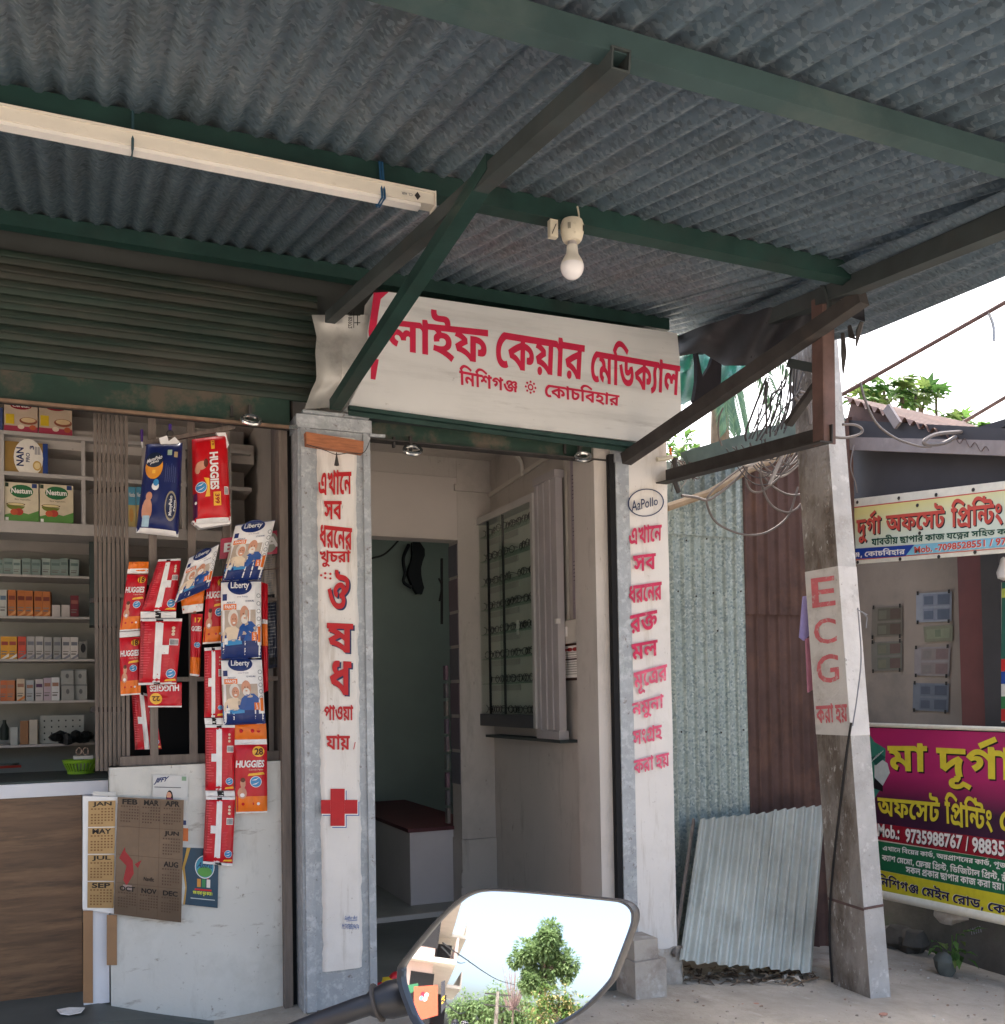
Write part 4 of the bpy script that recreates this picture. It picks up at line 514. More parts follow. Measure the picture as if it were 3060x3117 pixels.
s = psurf(K2(112, 258), K2(316, 250), K2(316, 405), K2(112, 418), Y=-.012)
s.ring(lt, .5, .5, .5, .5, .07, NAVY, 2, 36); word(lt, latin('AaPoIIo', .006), [(132, 322), (280, 298), (282, 345), (134, 385)], NAVY, K2, Y=-.012)
for t, c in (('এখানে', ((118, 470), (304, 446), (302, 545), (122, 575))), ('সব', ((142, 632), (270, 616), (270, 705), (146, 725))), ('ধরনের', ((118, 803), (303, 775), (304, 880), (120, 903))), ('রক্ত', ((126, 968), (277, 935), (282, 1040), (128, 1072))), ('মল', ((132, 1130), (280, 1102), (282, 1190), (138, 1222))), ('মূত্রের', ((145, 1290), (333, 1240), (335, 1370), (152, 1418))), ('নমুনা', ((137, 1455), (313, 1405), (316, 1515), (140, 1565))), ('সংগ্রহ', ((140, 1610), (303, 1572), (306, 1665), (143, 1708))), ('করা হয়', ((146, 1775), (344, 1728), (348, 1820), (148, 1868)))):
    word(lt, bangla(t), c, FADE2 if t in ('মূত্রের', 'নমুনা', 'সংগ্রহ', 'করা হয়') else FADERED, K2, Y=-.012)
build('lettering', lt, PR)
# ---- worn bit of brick left against the pillar foot
b = MB(); b.ball((2.33, -.08, .02), (.075, .05, .058), PB, 10, .05)
c0 = at(1945, 2910, Y=-.1)
b = MB(); b.box((c0[0]-.065, -.17, c0[2]), (c0[0]+.06, -.03, c0[2]+.09), PB); solo('concrete_block', 'small grey concrete block set against the foot of the right pillar', 'block', b)
b2 = MB(); b2.box((c0[0]-.075, -.19, gz(2.3)-.1), (c0[0]+.09, -.02, c0[2]-.001), PB); build('plinth_step', b2, PR)
# ================================================================== canopy: steel frame and tin sheets
CN = thing('canopy', 'corrugated tin canopy on a green steel frame over the shopfronts', 'canopy', (.9, -1.4, 2.8))
EDGE = lambda Y: 2.616+.273*(Y+1.139)
PITCH = .0765; AMP = .0125
def sheet(x0, x1, y0, y1, dz, clip=None, m=ZINC, n=6):
    k = max(2, int(round((x1-x0)/PITCH*n)))
    fn = lambda u, v: ((lambda y: ((lambda x: (x, y, roof_z(y)+dz+AMP*math.sin(2*math.pi*x/PITCH)))(min(x0+(x1-x0)*u, clip(y)) if clip else x0+(x1-x0)*u)))(y0+(y1-y0)*v))
    b = MB(); b.grid(fn, k, 14 if clip else 5, m); return b
x = -2.2; i = 0
while x < 2.9:
    x1 = min(x+.84, 3.05)
    b = sheet(x, x1, -3.12+.03*(i % 2), .34, .003*(i % 2), EDGE if x1 > 2.0 else None)
    build('roof_sheet', b, CN, smooth='all'); x += .77; i += 1
# the outer strip runs along the splayed edge
ea, eb = V3(3.42, -.2, 0), V3(2.30, -3.0, 0)
def side(u, v):
    y = .1-3.15*v; xa = EDGE(y)-.10; xb = 2.805+.411*(y+1.755); xb = min(xb, 3.25)
    xb = max(xb, xa+.05); x = xa+(xb-xa)*u
    return (x, y, roof_z(y)-.035-.05*u+.008*math.sin(u*2*math.pi*6))
b = MB(); b.grid(side, 48, 24, ZINC); build('side_sheet', b, CN, smooth='all', label='outer tin strip along the splayed right edge of the canopy')
for Y, xa, xb, sz, m in ((.0, -2.2, 2.64, .055, GREEN), (-1.325, -2.2, 2.55, .058, GREEN), (-2.385, -2.2, 2.26, .047, GREENBEAM)):
    b = MB(); zz_ = roof_z(Y)-(.047 if sz < .05 else .04); b.bar((xa, Y, zz_), (xb, Y, zz_), sz, sz*1.05, m); build('purlin', b, CN)
b = MB()
ra, rb = V3(.95, .05, 0), V3(.95, -2.414, 2.492); ra = V3(.95, -.06, 2.86)
d = nrm(rb-ra); up = np.cross(d, V3(1, 0, 0)); 
for sx, sz_ in ((-1, 0), (1, 0), (0, 1), (0, -1)):
    o = V3(1, 0, 0)*sx*.019+nrm(np.cross(V3(1, 0, 0), d))*sz_*.019
    b.bar(ra+o, rb+o, .004 if sx else .042, .0335 if sx else .004, RAFTER)
build('rafter', b, CN)
b = MB(); b.bar(V3(.95, -.13, 2.475), V3(.95, -1.80, 2.61), .047, .042, GREEN); build('brace', b, CN, label='green diagonal brace crossing the front of the signboard')
b = MB(); b.bar(V3(.95, -1.795, 2.59), V3(.95, -1.795, 2.625), .05, .05, RAFTER); build('brace_stub', b, CN)
pa, pb = at(1905, 1398, Y=-.06), at(2592, 928, X=2.60)
b = MB(); b.bar(pa, pb+(pb-pa)*.04, .055, .055, DARKIRON); build('brace', b, CN, label='dark diagonal brace rising from the right pillar to the canopy edge')
b = MB(); b.bar(V3(EDGE(.25), .25, roof_z(.25)-.07), V3(EDGE(-3.0), -3.0, roof_z(-3.)-.07), .06, .075, RAFTER); build('edge_beam', b, CN)
# angle iron arm and drop post at the right
ar = MB(); A0, A1 = V3(2.62, .02, 2.335), V3(2.62, -1.14, 2.255)
ar.bar(A0, A1, .006, .07, DARKIRON); ar.bar(A0+(-.03, 0, -.034), A1+(-.03, 0, -.034), .06, .006, DARKIRON); build('angle_arm', ar, CN)
ar = MB(); P0, P1 = V3(2.62, -1.125, 2.22), V3(2.63, -1.125, 2.79); ar.bar(P0, P1, .052, .006, REDIRON, up=(0, 1, 0)); ar.bar(P0+(-.028, .028, 0), P1+(-.028, .028, 0), .006, .06, REDIRON, up=(0, 1, 0)); build('drop_post', ar, CN)
ar = MB(); ar.bar(at(2400, 1292, X=2.63), at(2508, 1140, X=2.63), .035, .02, DARKIRON); build('knee_strut', ar, CN)
ar = MB(); ar.bar(at(2405, 1105, X=2.60), at(2515, 1128, X=2.62), .03, .035, RAFTER); build('stay_plate', ar, CN)
# ================================================================== shutters
S1 = thing('roller_shutter', 'raised green roller shutter with rusty slats over the medicine counter', 'shutter', (.1, .05, 2.4))
ts = MB(); n_ = 10
slz0, slz1 = 2.535, 3.02; hh = (slz1-slz0)/8
prof = [(0, 0), (.006, .06), (.008, .2), (.008, .42), (.005, .47), (.005, .53), (.008, .58), (.008, .84), (.004, .93), (-.004, .95), (-.004, 1)]
for q in range(8):
    b = MB(); z0 = slz0+q*hh; y0 = .07+.0065*q
    pr = [(y0-a, z0+hh*t*.985) for a, t in prof]
    b.add([(X, yy, zz) for yy, zz in pr for X in (-2.4, .935)], [(2*i+1, 2*i, 2*i+2, 2*i+3) for i in range(len(pr)-1)], SHUT)
    build('slat', b, S1, smooth=True)
RUSTYGREEN = mat('rusty_green_plate', (.014, .042, .029), .55, .1, .3, 5, dirt=[((.10, .075, .055), 5, .5, .62, .85), ((.05, .045, .04), 2, .5, .75, .7)])
b = MB(); b.box((-2.4, .052, 2.418), (.80, .06, 2.533), RUSTYGREEN); b.box((-2.4, .03, 2.41), (.80, .08, 2.416), DARKIRON); build('bottom_plate', b, S1)
b = MB(); b.box((-2.4, .012, 2.402), (.80, .029, 2.414), mat('rust_lip', (.20, .13, .085), .7, .2, .3, 12)); build('bottom_lip', b, S1)
def lockring(par, c, tilt=0):
    b = MB(); b.tube([V3(c[0]+.036*math.cos(a), c[1]-.022+.026*math.sin(a), c[2]+.024*math.sin(a+tilt*.4)-.008) for a in np.linspace(0, 2*math.pi, 18)[:-1]], .010, STEEL, 8, closed=True); build('lock_ring', b, par, smooth=True)
    b = MB(); b.box((c[0]-.006, c[1]+.0, c[2]-.004), (c[0]+.006, c[1]+.02, c[2]+.06), DARKIRON); b.box((c[0]-.075, c[1]+.02, c[2]+.01), (c[0]-.065, c[1]+.04, c[2]+.055), DARKIRON); build('hasp', b, par)
lockring(S1, at(762, 1276, Y=.02))
S2 = thing('roller_shutter', 'raised green roller shutter bar with two steel lock rings over the clinic door', 'shutter', (1.7, .05, 2.4))
b = MB(); b.box((1.136, .05, 2.40), (2.33, .06, 2.53), RUSTYGREEN); b.box((1.136, .02, 2.392), (2.33, .08, 2.3985), DARKIRON); build('bottom_plate', b, S2)
b = MB()
for q in range(9): b.lathe([(.16-.0, 1.14), (.16, 2.32)], (0, .25, 2.75), SHUT, 24, (1, 0, 0)) if q == 0 else None
build('rolled_curtain', b, S2, smooth=True)
lockring(S2, at(1252, 1368, Y=.015), .4); lockring(S2, at(1768, 1388, Y=.015), 1.0)
b = MB(); b.bar(at(1125, 1325, Y=-.03), at(1172, 1328, Y=-.03), .012, .012, GREYPAINT); build('latch_bolt', b, S2)
b = MB(); b.bar(at(880, 1302, Y=-.02), at(905, 1300, Y=-.02), .014, .014, STEEL); build('latch_bolt', b, S1)
# ================================================================== signboard
SG = thing('signboard', 'white painted tin signboard with crimson Bengali lettering above the clinic door', 'sign', (1.8, -.1, 2.5))
K3 = zc(900, 850, 1250/1904); YS = -.10
Z_ = lambda *q: at(*K3(*q), Y=YS)
face = [Z_(246, 584), Z_(900, 672), Z_(1625, 756), Z_(1790, 664), Z_(1782, 380), Z_(1770, 250), Z_(560, 78), Z_(430, 58), Z_(362, 64), Z_(345, 240), Z_(345, 400)]
b = MB(); b.prism(face, (0, .14, 0), SIGNWHITE); build('board', b, SG)
b = MB()
for q in ([(362, 62), (432, 58), (395, 92), (385, 150), (372, 240), (345, 295), (338, 240), (352, 140)], [(352, 365), (386, 372), (370, 466), (348, 462)]):
    b.add([at(*K3(*c), Y=YS-.002) for c in q], [tuple(range(len(q)))], SIGNRED)
build('border_stripe', b, SG)
b = MB()
for t, c in (('লাইফ', ((424, 122), (892, 162), (892, 412), (424, 338))), ('কেয়ার', ((928, 222), (1342, 290), (1332, 476), (930, 414))), ('মেডিক্যাল', ((1368, 262), (1786, 338), (1776, 552), (1370, 486))),
             ('নিশিগঞ্জ', ((757, 392), (1027, 452), (1027, 527), (760, 490))), ('কোচবিহার', ((1152, 458), (1503, 516), (1499, 594), (1158, 552)))):
    word(b, bangla(t), c, SIGNRED, K3, Y=YS)
s = psurf(K3(1062, 466), K3(1116, 474), K3(1116, 536), K3(1062, 528), Y=YS); s.ring(b, .5, .5, .25, .25, .45, SIGNRED, 2, 16)
for i in range(8): s.ell(b, .5+.41*math.cos(i*math.pi/4), .5+.41*math.sin(i*math.pi/4), .095, .095, SIGNRED, 2, 8)
build('lettering', b, SG)
FLAP = mat('creased_tin', (.46, .45, .42), .45, .35, .2, 4, dirt=((.16, .15, .13), 4, .5, .72, .8))
L_ = [(75, 165), (98, 265), (92, 330), (98, 462), (70, 520), (42, 602)]; R2 = [(352, 165), (345, 265), (340, 330), (335, 440), (300, 510), (235, 588)]
def flap(u, v):
    t = v*(len(L_)-1); i = min(int(t), len(L_)-2); w_ = t-i
    l = np.array(L_[i])*(1-w_)+np.array(L_[i+1])*w_; r = np.array(R2[i])*(1-w_)+np.array(R2[i+1])*w_; q = l*(1-u)+r*u
    dz = .02*math.sin(v*9)*(1-.4*u)+.025*(u < .5)*abs(math.sin(u*6.3))+.008*noise.noise(Vector((u*5, v*6, 0)))
    P = at(*K3(*q), Y=YS-.0+dz+.03); return P
b = MB(); b.grid(flap, 18, 24, FLAP); b.grid(lambda u, v: flap(u, v)+V3(0, .003, 0), 18, 24, FLAP, True); build('side_flap', b, SG, smooth=True, label='crumpled bare tin flap at the left end of the sign')
b = MB(); T = latin('5185972', .01)
V, F = T; q = np.array([(262, 152), (262, 228), (244, 228), (244, 152)], float)
b.add([at(*K3(*(q[0]*(1-a)*(1-c)+q[1]*a*(1-c)+q[2]*a*c+q[3]*(1-a)*c)), Y=YS-.022) for a, c in V], F, BLK)
for y0, y1, x0, x1 in ((150, 226, 268, 271), (165, 169, 250, 300), (200, 204, 272, 300), (168, 214, 285, 289)): psurf(K3(x0, y0), K3(x1, y0), K3(x1, y1), K3(x0, y1), Y=YS-.022).rect(b, 0, 0, 1, 1, BLK, 1)
build('stencil_mark', b, SG)
b = MB(); b.bar(at(1061, 1242, Y=-.10), at(1955, 1362, Y=-.10), .03, .016, GREEN); b.bar(at(1061, 1246, Y=-.085), at(1955, 1366, Y=-.085), .006, .05, GREEN); build('bottom_rail', b, SG)
b = MB(); b.box((1.10, -.05, 2.475), (2.35, .16, 2.50), RAFTER); build('under_board', b, SG)
# ---- wooden tie block on the pillar head
w0 = [(95, 118), (420, 172), (416, 240), (100, 190)]; b = MB()
ORWOOD = mat('orange_brown_wood', (.36, .13, .055), .6, 0, .25, 9, stretch=(2, 2, 14), dirt=((.20, .07, .035), 6, .5, .72, .7), bump=.1)
b.prism([at(*K(*q), Y=-.06) for q in w0], (0, .04, 0), ORWOOD); WB = thing('wooden_block', 'orange brown wooden block tied across the head of the left pillar', 'wooden block', at(*K(260, 230), Y=-.05))
build('body', b, WB)
b = MB(); b.tube(spline([at(*K(*q), Y=-.064) for q in ((102, 190), (200, 222), (265, 246), (330, 238), (420, 235), (462, 150))]), .0018, DARKIRON, 5); b.lathe([(.002, .03), (.004, .012), (.011, -.024), (.004, -.026)], at(*K(268, 275), Y=-.064), DARKIRON, 8); build('string_tassel', b, WB)
# ================================================================== window grille
WG = thing('window_grille', 'grey weathered wooden window grille hung with packets, above the low wall', 'window', (.46, .2, 1.02))
def post(px, w_, y0=1285, y1=2330, Y=.20, m=WOODGREY, name='bar', d=.03):
    a, b_ = at(px, y0, Y=Y), at(px, y1, Y=Y); x = (a[0]+b_[0])/2; b = MB(); b.box((x-w_/2, Y-d/2, b_[2]), (x+w_/2, Y+d/2, 2.62), m); return build(name, b, WG)
for px in (466, 585, 690, 852): post(px, .030, 1300)
post(882, .034, 1300, 2335, .185, WOODGREY, 'side_frame', .05)
b = MB(); za = 1.03
for z0, z1 in ((1.021, 1.06), (1.36, 1.378), (1.70, 1.715)): b = MB(); b.box((.135, .186, z0), (.80, .214, z1), WOODGREY); build('rail', b, WG)
b = MB(); b.box((.16, .42, 1.02), (.765, .425, 1.78), BLACK); build('dark_backing', b, WG, label='black backing cloth behind the lower grille')
# folded lattice gate: a bundle of close upright laths at the left of the window
FG = thing('folding_gate', 'folded wooden lath gate, a bundle of upright laths beside the counter', 'gate', (.14, .25, 1.0))
for i in range(8):
    x = .045+.0165*i; yy = .31-.013*i
    b = MB(); b.box((x, yy-.011, 1.0+.0*i), (x+.0125, yy+.012, 2.64), WOODGREY); build('lath', b, FG)
for z in (1.25, 1.7, 2.15):
    b = MB(); b.bar((.03, .333, z), (.172, .22, z), .005, .02, DARKIRON); build('hinge_strap', b, FG)
# ================================================================== shelves
YB, YF = 1.30, 1.05
SH = thing('wall_shelf', 'pale wooden pigeonhole shelf fixed high on the back wall of the medicine room', 'shelf', (0, 1.2, 2.1))
def shelf(par, x0, x1, z, th, y0=YF, y1=YB, m=SHELFPAINT, name='shelf_board'): b = MB(); b.box((x0, y0, z-th), (x1, y1, z), m); return build(name, b, par)
zs = [at(200, y, Y=YF)[2] for y in (1325, 1446, 1593)]
shelf(SH, -1.6, .80, zs[0], .018); shelf(SH, -1.6, .80, zs[1], .018); shelf(SH, -1.6, .80, zs[2], .055)
for px in (6, 254, 440, 560, 700, 800):
    xx = at(px, 1520, Y=YF)[0]; b = MB(); b.box((xx-.009, YF+.004, zs[2]+.001), (xx+.009, YB, zs[0]-.019), SHELFPAINT); build('divider', b, SH)
b = MB(); b.box((-1.6, YB+.001, zs[2]-.05), (.80, YB+.02, 2.72), SHELFPAINT); build('back_panel', b, SH)
b = MB(); b.box((-2.5, 1.10, 2.50), (.82, 1.72, 2.60), INWALL); build('top_panel', b, SH)
LS = thing('medicine_rack', 'dark recessed rack of medicine shelves behind the counter', 'shelf', (-.3, 1.5, .9))
Y2 = 1.40
zl = [at(120, y, Y=Y2)[2] for y in (1750, 1876, 2006, 2133, 2266)]; xr_ = at(292, 2000, Y=Y2)[0]
for z in zl: shelf(LS, -1.8, xr_, z, .012, Y2, 1.66)
b = MB(); b.box((-1.8, 1.661, .6), (.83, 1.70, zs[2]-.06), mat('rack_back_paint', (.27, .27, .24), .8, 0, .12, 3)); build('back_panel', b, LS)
b = MB(); b.box((xr_, Y2+.01, .9), (xr_+.012, 1.66, at(0, 1872, Y=Y2)[2]), SHELFPAINT); build('side_panel', b, LS)
b = MB(); b.box((xr_-.03, Y2-.2, at(0, 1900, Y=Y2-.2)[2]), (xr_+.14, Y2-.02, zs[2]-.06), TEAL); build('cupboard_end', b, LS)
# ---- boxes standing on the shelves
SB = zc(0, 1200, 500/808)
def carton(name, label, cat, q, Y, depth, col, group=None, prints=None, rough=.5):
    """q: left, top, right, bottom of the front face in the enlarged crop"""
    l, t, r, bt = q; A, Bq, Cq = at(*SB(l, bt), Y=Y), at(*SB(r, bt), Y=Y), at(*SB(l, t), Y=Y)
    x0, x1, z0, z1 = A[0], Bq[0], min(A[2], Bq[2]), Cq[2]
    for z in zl+zs:
        if abs(z-z0) < .035: z0 = z+.0005
    b = MB(); b.box((x0+.001, Y, z0), (x1-.001, Y+depth, z1), ink(*col, rough)); o = solo(name, label, cat, b, group)
    if name in ('medicine_box', 'tablet_jar'): o.rotation_euler.z = random.uniform(-.09, .09)
    if prints:
        s = Surf((x0, Y, z0), (x1, Y, z0), (x1, Y, z1), (x0, Y, z1)); b = MB(); prints(s, b); build('print', b, o)
    return o
def pr_cereal(s, b):
    s.rect(b, 0, 0, 1, .22, ink(176, 60, 84)); s.ell(b, .5, .93, .32, .13, ink(150, 24, 40), 1); s.text(b, latin('Cerelac'), .25, .88, .76, .98, WHITE, 2)
    s.rect(b, .05, .28, .3, .62, ink(226, 190, 40), 1.5); s.ell(b, .72, .42, .27, .13, ink(150, 84, 60), 1); s.ell(b, .72, .45, .22, .085, ink(226, 196, 150), 2); s.ell(b, .5, .2, .1, .08, ink(230, 210, 190), 2); s.ell(b, .85, .2, .1, .09, ink(196, 96, 60), 2)
def pr_nestum(s, b):
    s.poly(b, [(0, 0), (1, 0), (1, .3), (.7, .2), (.4, .26), (0, .16)], ink(88, 140, 66)); s.ell(b, .5, .78, .34, .17, ink(36, 104, 58), 1); s.text(b, latin('Nestum', .03), .2, .72, .8, .86, WHITE, 2)
    s.ell(b, .33, .44, .28, .04, ink(96, 62, 30), 2.4); s.ell(b, .33, .42, .27, .13, ink(110, 120, 44), 1.5, 16, math.pi, 2*math.pi); s.ell(b, .33, .44, .24, .03, ink(222, 204, 150), 3)
    s.ell(b, .42, .25, .13, .09, ink(176, 60, 44), 2); s.ell(b, .28, .24, .11, .08, ink(190, 84, 50), 2.4); s.text(b, latin('Rice Vegetables', .0), .3, .54, .76, .59, ink(80, 60, 40), 1)
    s.rect(b, .02, .88, .12, .98, ink(40, 60, 40), 1); s.rect(b, .8, .88, .95, .99, ink(40, 60, 110), 1); s.rect(b, .03, .02, .12, .1, ink(240, 240, 235), 2)
def pr_nan(s, b):
    s.rect(b, .88, 0, 1, 1, ink(30, 62, 130), 1); s.ell(b, .55, .5, .34, .62, ink(232, 226, 214), 1, 20)
    V, F = latin('NAN', .03); s.textq(b, (V, F), [(.44, .22), (.44, .82), (.27, .82), (.27, .22)], ink(24, 40, 92), 2)
    s.textq(b, latin('PRO', .02), [(.58, .36), (.58, .66), (.49, .66), (.49, .36)], ink(24, 40, 92), 2); s.textq(b, latin('3', .03), [(.68, .78), (.68, .90), (.58, .90), (.58, .78)], ink(24, 40, 92), 2)
    s.ell(b, .75, .26, .10, .16, ink(196, 160, 84), 2); s.ell(b, .75, .26, .07, .11, ink(226, 204, 150), 3)
    for i in range(4): s.rect(b, .70+.035*i, .62, .715+.035*i, .88, ink(90, 90, 110), 2)
carton('cereal_box', 'pink and cream cereal carton, the left one of two on the top shelf', 'box', (20, 40, 186, 200), YF+.02, .07, (206, 184, 160), 'cereal cartons on the top shelf', pr_cereal)
carton('cereal_box', 'pink and cream cereal carton beside the empty pigeonhole on the top shelf', 'box', (191, 45, 356, 206), YF+.02, .07, (202, 180, 156), 'cereal cartons on the top shelf', pr_cereal)
carton('medicine_box', 'blue carton cut by the left frame edge on the top shelf', 'box', (-60, 60, 14, 190), YF+.02, .07, (70, 84, 130))
carton('formula_box', 'white and gold milk formula carton lying on its side in the middle pigeonhole', 'box', (22, 228, 236, 388), YF+.02, .09, (150, 118, 58), None, pr_nan)
carton('cereal_box', 'cream and green cereal carton next to the left divider of the lower pigeonhole', 'box', (22, 430, 191, 628), YF+.02, .06, (214, 202, 174), 'green cereal cartons', pr_nestum)
carton('cereal_box', 'cream and green cereal carton, the right one of the green pair', 'box', (195, 440, 362, 634), YF+.02, .06, (212, 198, 168), 'green cereal cartons', pr_nestum)
def pr_blue(s, b): s.rect(b, 0, .55, 1, 1, ink(84, 150, 176)); s.ell(b, .4, .3, .3, .17, ink(200, 150, 80), 2); s.text(b, latin('Nestle'), .1, .75, .9, .86, WHITE, 2)
for i, (l, r, wd) in enumerate(((632, 668, 'left'), (671, 712, 'right'))): carton('cereal_box', 'sky blue and yellow carton seen between the grille bars, the %s one of the pair' % wd, 'box', (l, 455, r, 642), YF+.02, .06, (190, 170, 110), 'blue cartons behind the grille', pr_blue)
YR = Y2+.03
def stripes(c, c2=None):
    def fn(s, b):
        s.rect(b, .12, .62, .88, .78, ink(*c), 1); s.rect(b, .12, .2, .7, .26, ink(110, 104, 100), 1); s.rect(b, .12, .32, .8, .36, ink(120, 114, 108), 1)
        if c2: s.poly(b, [(0, 0), (1, .25), (1, .12), (.4, 0)], ink(*c2), 2)
    return fn
x = -80; nth = ('first', 'second', 'third', 'fourth', 'fifth', 'sixth', 'seventh', 'eighth', 'ninth', 'tenth', 'eleventh', 'twelfth'); pale = 0
for i in range(10):
    w_ = (48, 44, 50, 40, 46)[i % 5]
    if x+w_ < 392: carton('medicine_box', 'pale carton, %s from the left in the row on the uppermost rack shelf' % nth[i], 'box', (x, 806+6*(i % 2), x+w_, 882), YR, .09, (128, 146, 138) if i % 3 else (150, 164, 156), 'pale cartons on the uppermost rack shelf', stripes((96, 116, 112)))
    x += w_+1
carton('medicine_box', 'white upright carton at the left of the five orange ones', 'box', (0, 962, 37, 1082), YR, .07, (184, 184, 176), None, stripes((90, 110, 130)))
for i in range(5): carton('medicine_box', 'orange brown upright carton, %s from the left of the five on the second rack shelf' % nth[i], 'box', (39+43*i, 962+2*i, 80+43*i, 1084), YR, .07, (182, 104, 44), 'five orange cartons', stripes((120, 50, 30), (214, 150, 90)))
for i in range(2): carton('tablet_jar', 'small white round topped jar, the %s one beside the orange cartons' % ('first', 'second')[i], 'jar', (254+46*i, 1036, 296+46*i, 1084), YR, .05, (196, 186, 178), 'white jars beside the orange cartons')
carton('medicine_box', 'dark red carton at the right end of the second rack shelf', 'box', (345, 990, 388, 1086), YR, .07, (110, 34, 44), None, stripes((150, 90, 80)))
cs = [(212, 150, 40), (206, 148, 38), (198, 74, 52), (168, 164, 160), (182, 178, 172), (158, 156, 152), (150, 150, 146), (196, 190, 184), (206, 200, 192)]
lb = ['gold carton with a white foot, leftmost of the two on the third rack shelf', 'gold carton beside the orange red one on the third rack shelf', 'orange red carton between the gold and the grey ones']+['plain greyish white carton, %s from the left of the six on the third rack shelf' % q for q in nth[:6]]
for i in range(9): carton('medicine_box', lb[i], 'box', (2+43*i-(2 if i < 3 else 0), 1192+(3 if i > 4 else 0), 42+43*i, 1292), YR, .06, cs[i], 'grey white cartons on the third rack shelf' if i > 2 else 'bright cartons on the third rack shelf', stripes((150, 60, 50) if i < 3 else (110, 112, 120), (232, 226, 214) if i < 2 else (130, 130, 140)))
carton('alarm_clock', 'small grey device with a round dark face at the end of the third rack shelf', 'clock', (388, 1216, 430, 1292), YR, .05, (120, 118, 112), None, lambda s, b: s.ell(b, .5, .62, .3, .26, ink(22, 22, 24), 1))
cs = [(186, 96, 50), (176, 104, 60), (196, 176, 150), (168, 172, 172), (186, 178, 176), (178, 160, 168), (206, 206, 204)]
lb = ['orange carton at the far left of the fourth rack shelf', 'orange brown carton next to the white ones on the fourth rack shelf', 'cream carton with an amber corner on the fourth rack shelf', 'bluish white carton right of the cream one', 'white carton with a dark band on the fourth rack shelf', 'pinkish white carton on the fourth rack shelf', 'bright white carton next to the stacked tubs']
for i, (l, r, t) in enumerate(((0, 34, 1408), (35, 76, 1408), (80, 121, 1400), (127, 166, 1408), (170, 210, 1402), (212, 251, 1396), (254, 295, 1394))):
    carton('medicine_box', lb[i], 'box', (l, t, r, 1502), YR, .06, cs[i], 'cartons on the fourth rack shelf', stripes((90, 60, 90) if i == 4 else (150, 110, 90), (200, 120, 60) if i == 2 else None))
for i in range(2):
    for j in range(2): carton('medicine_box', '%s grey tub of the two by two stack, %s column' % (('upper', 'lower')[j], ('left', 'right')[i]), 'box', (300+66*i, 1354+74*j, 364+66*i, 1426+74*j+(3 if j else 0)), YR+.02*i, .08, (150, 150, 144), 'stacked grey tubs', lambda s, b: (s.ell(b, .5, .55, .13, .16, ink(96, 96, 96), 1), s.rect(b, 0, .9, 1, 1, ink(120, 122, 120), 1)))
carton('bottle_box', 'white small box beside the dark bottle on the lowest rack shelf', 'box', (50, 1640, 88, 1712), YR, .05, (170, 172, 166))
carton('medicine_box', 'brown box leaning on the lowest rack shelf', 'box', (100, 1608, 142, 1712), YR, .06, (140, 96, 56))
carton('medicine_box', 'cream box beside the brown one on the lowest rack shelf', 'box', (145, 1602, 187, 1712), YR, .06, (178, 168, 152))
carton('pill_board', 'white card with rows of dark dots standing on the lowest rack shelf', 'card', (197, 1582, 415, 1712), YR+.03, .02, (150, 152, 144), None, lambda s, b: [s.ell(b, .1+.16*i, .15+.22*j, .02, .035, BLK, 1, 6) for i in range(6) for j in range(4)])
b = MB(); c0 = at(*SB(20, 1706), Y=YR); b.lathe([(.018, 0), (.02, .01), (.02, .06), (.008, .085), (.008, .1)], c0+V3(0, .03, .004), ink(30, 40, 34), 12); solo('dark_bottle', 'dark green bottle standing at the left of the lowest rack shelf', 'bottle', b, smooth=True)
b = MB(); c0 = at(*SB(352, 1680), Y=1.3)
for i in range(9): b.ball(c0+V3(-.07+.018*i, random.uniform(-.03, .03), -.02+.02*random.random()), (.032, .04, .022+.012*random.random()), ink(20, 24, 24), 8, .12)
solo('black_cloth', 'crumpled black cloth heaped behind the basket', 'cloth', b, smooth=True)
# ================================================================== counter
CT = thing('counter', 'shop counter with a dark wood grain front and a white edge strip', 'counter', (-.4, .5, .09))
WOODP = mat('wood_grain_laminate', (.135, .078, .042), .45, 0, .28, 2.2, stretch=(1, 1, 9), dirt=[((.25, .145, .075), 1.7, .46, .66, .85), ((.055, .036, .024), 3.2, .52, .70, .8), ((.06, .04, .028), 11, .56, .7, .6, (.5, 1, 4))])
YC = .36
zt = at(160, 2383, Y=YC)[2]; zb = at(160, 2424, Y=YC)[2]; xe = at(333, 2376, Y=YC)[0]; xf = at(250, 2700, Y=YC)[0]
b = MB(); b.box((-2.0, YC+.01, .09), (xf, YC+.35, zb-.002), WOODP); build('front_panel', b, CT)
LAM = mat('white_laminate', (.66, .67, .70), .45, 0, .04, 4, dirt=((.42, .42, .42), 4, .6, .8, .4))
b = MB(); b.box((-2.0, YC, zb), (xe-.005, YC+.40, zt), LAM); build('edge_strip', b, CT)
b = MB(); b.box((-2.0, YC+.012, zt+.001), (xe, YC+.62, zt+.008), TEAL); build('top', b, CT)
b = MB(); e0_, e1_ = at(253, 2750, Y=.165), at(333, 2750, Y=.165); b.box((e0_[0], .166, .097), (min(e1_[0], .09), YC+.30, zb-.002), LAM); build('end_panel', b, CT)
TAPE = mat('brown_parcel_tape', (.30, .17, .085), .35, 0, .12, 7, dirt=((.20, .10, .05), 5, .55, .75, .6))
for x0, x1, y0, y1 in ((253, 283, 2772, 3053), (325, 356, 2785, 2938)):
    s = psurf((x0, y0), (x1, y0), (x1, y1), (x0, y1), Y=.164 if x0 < 300 else .146); b = MB(); s.rect(b, 0, 0, 1, 1, TAPE, 2); build('tape', b, CT)
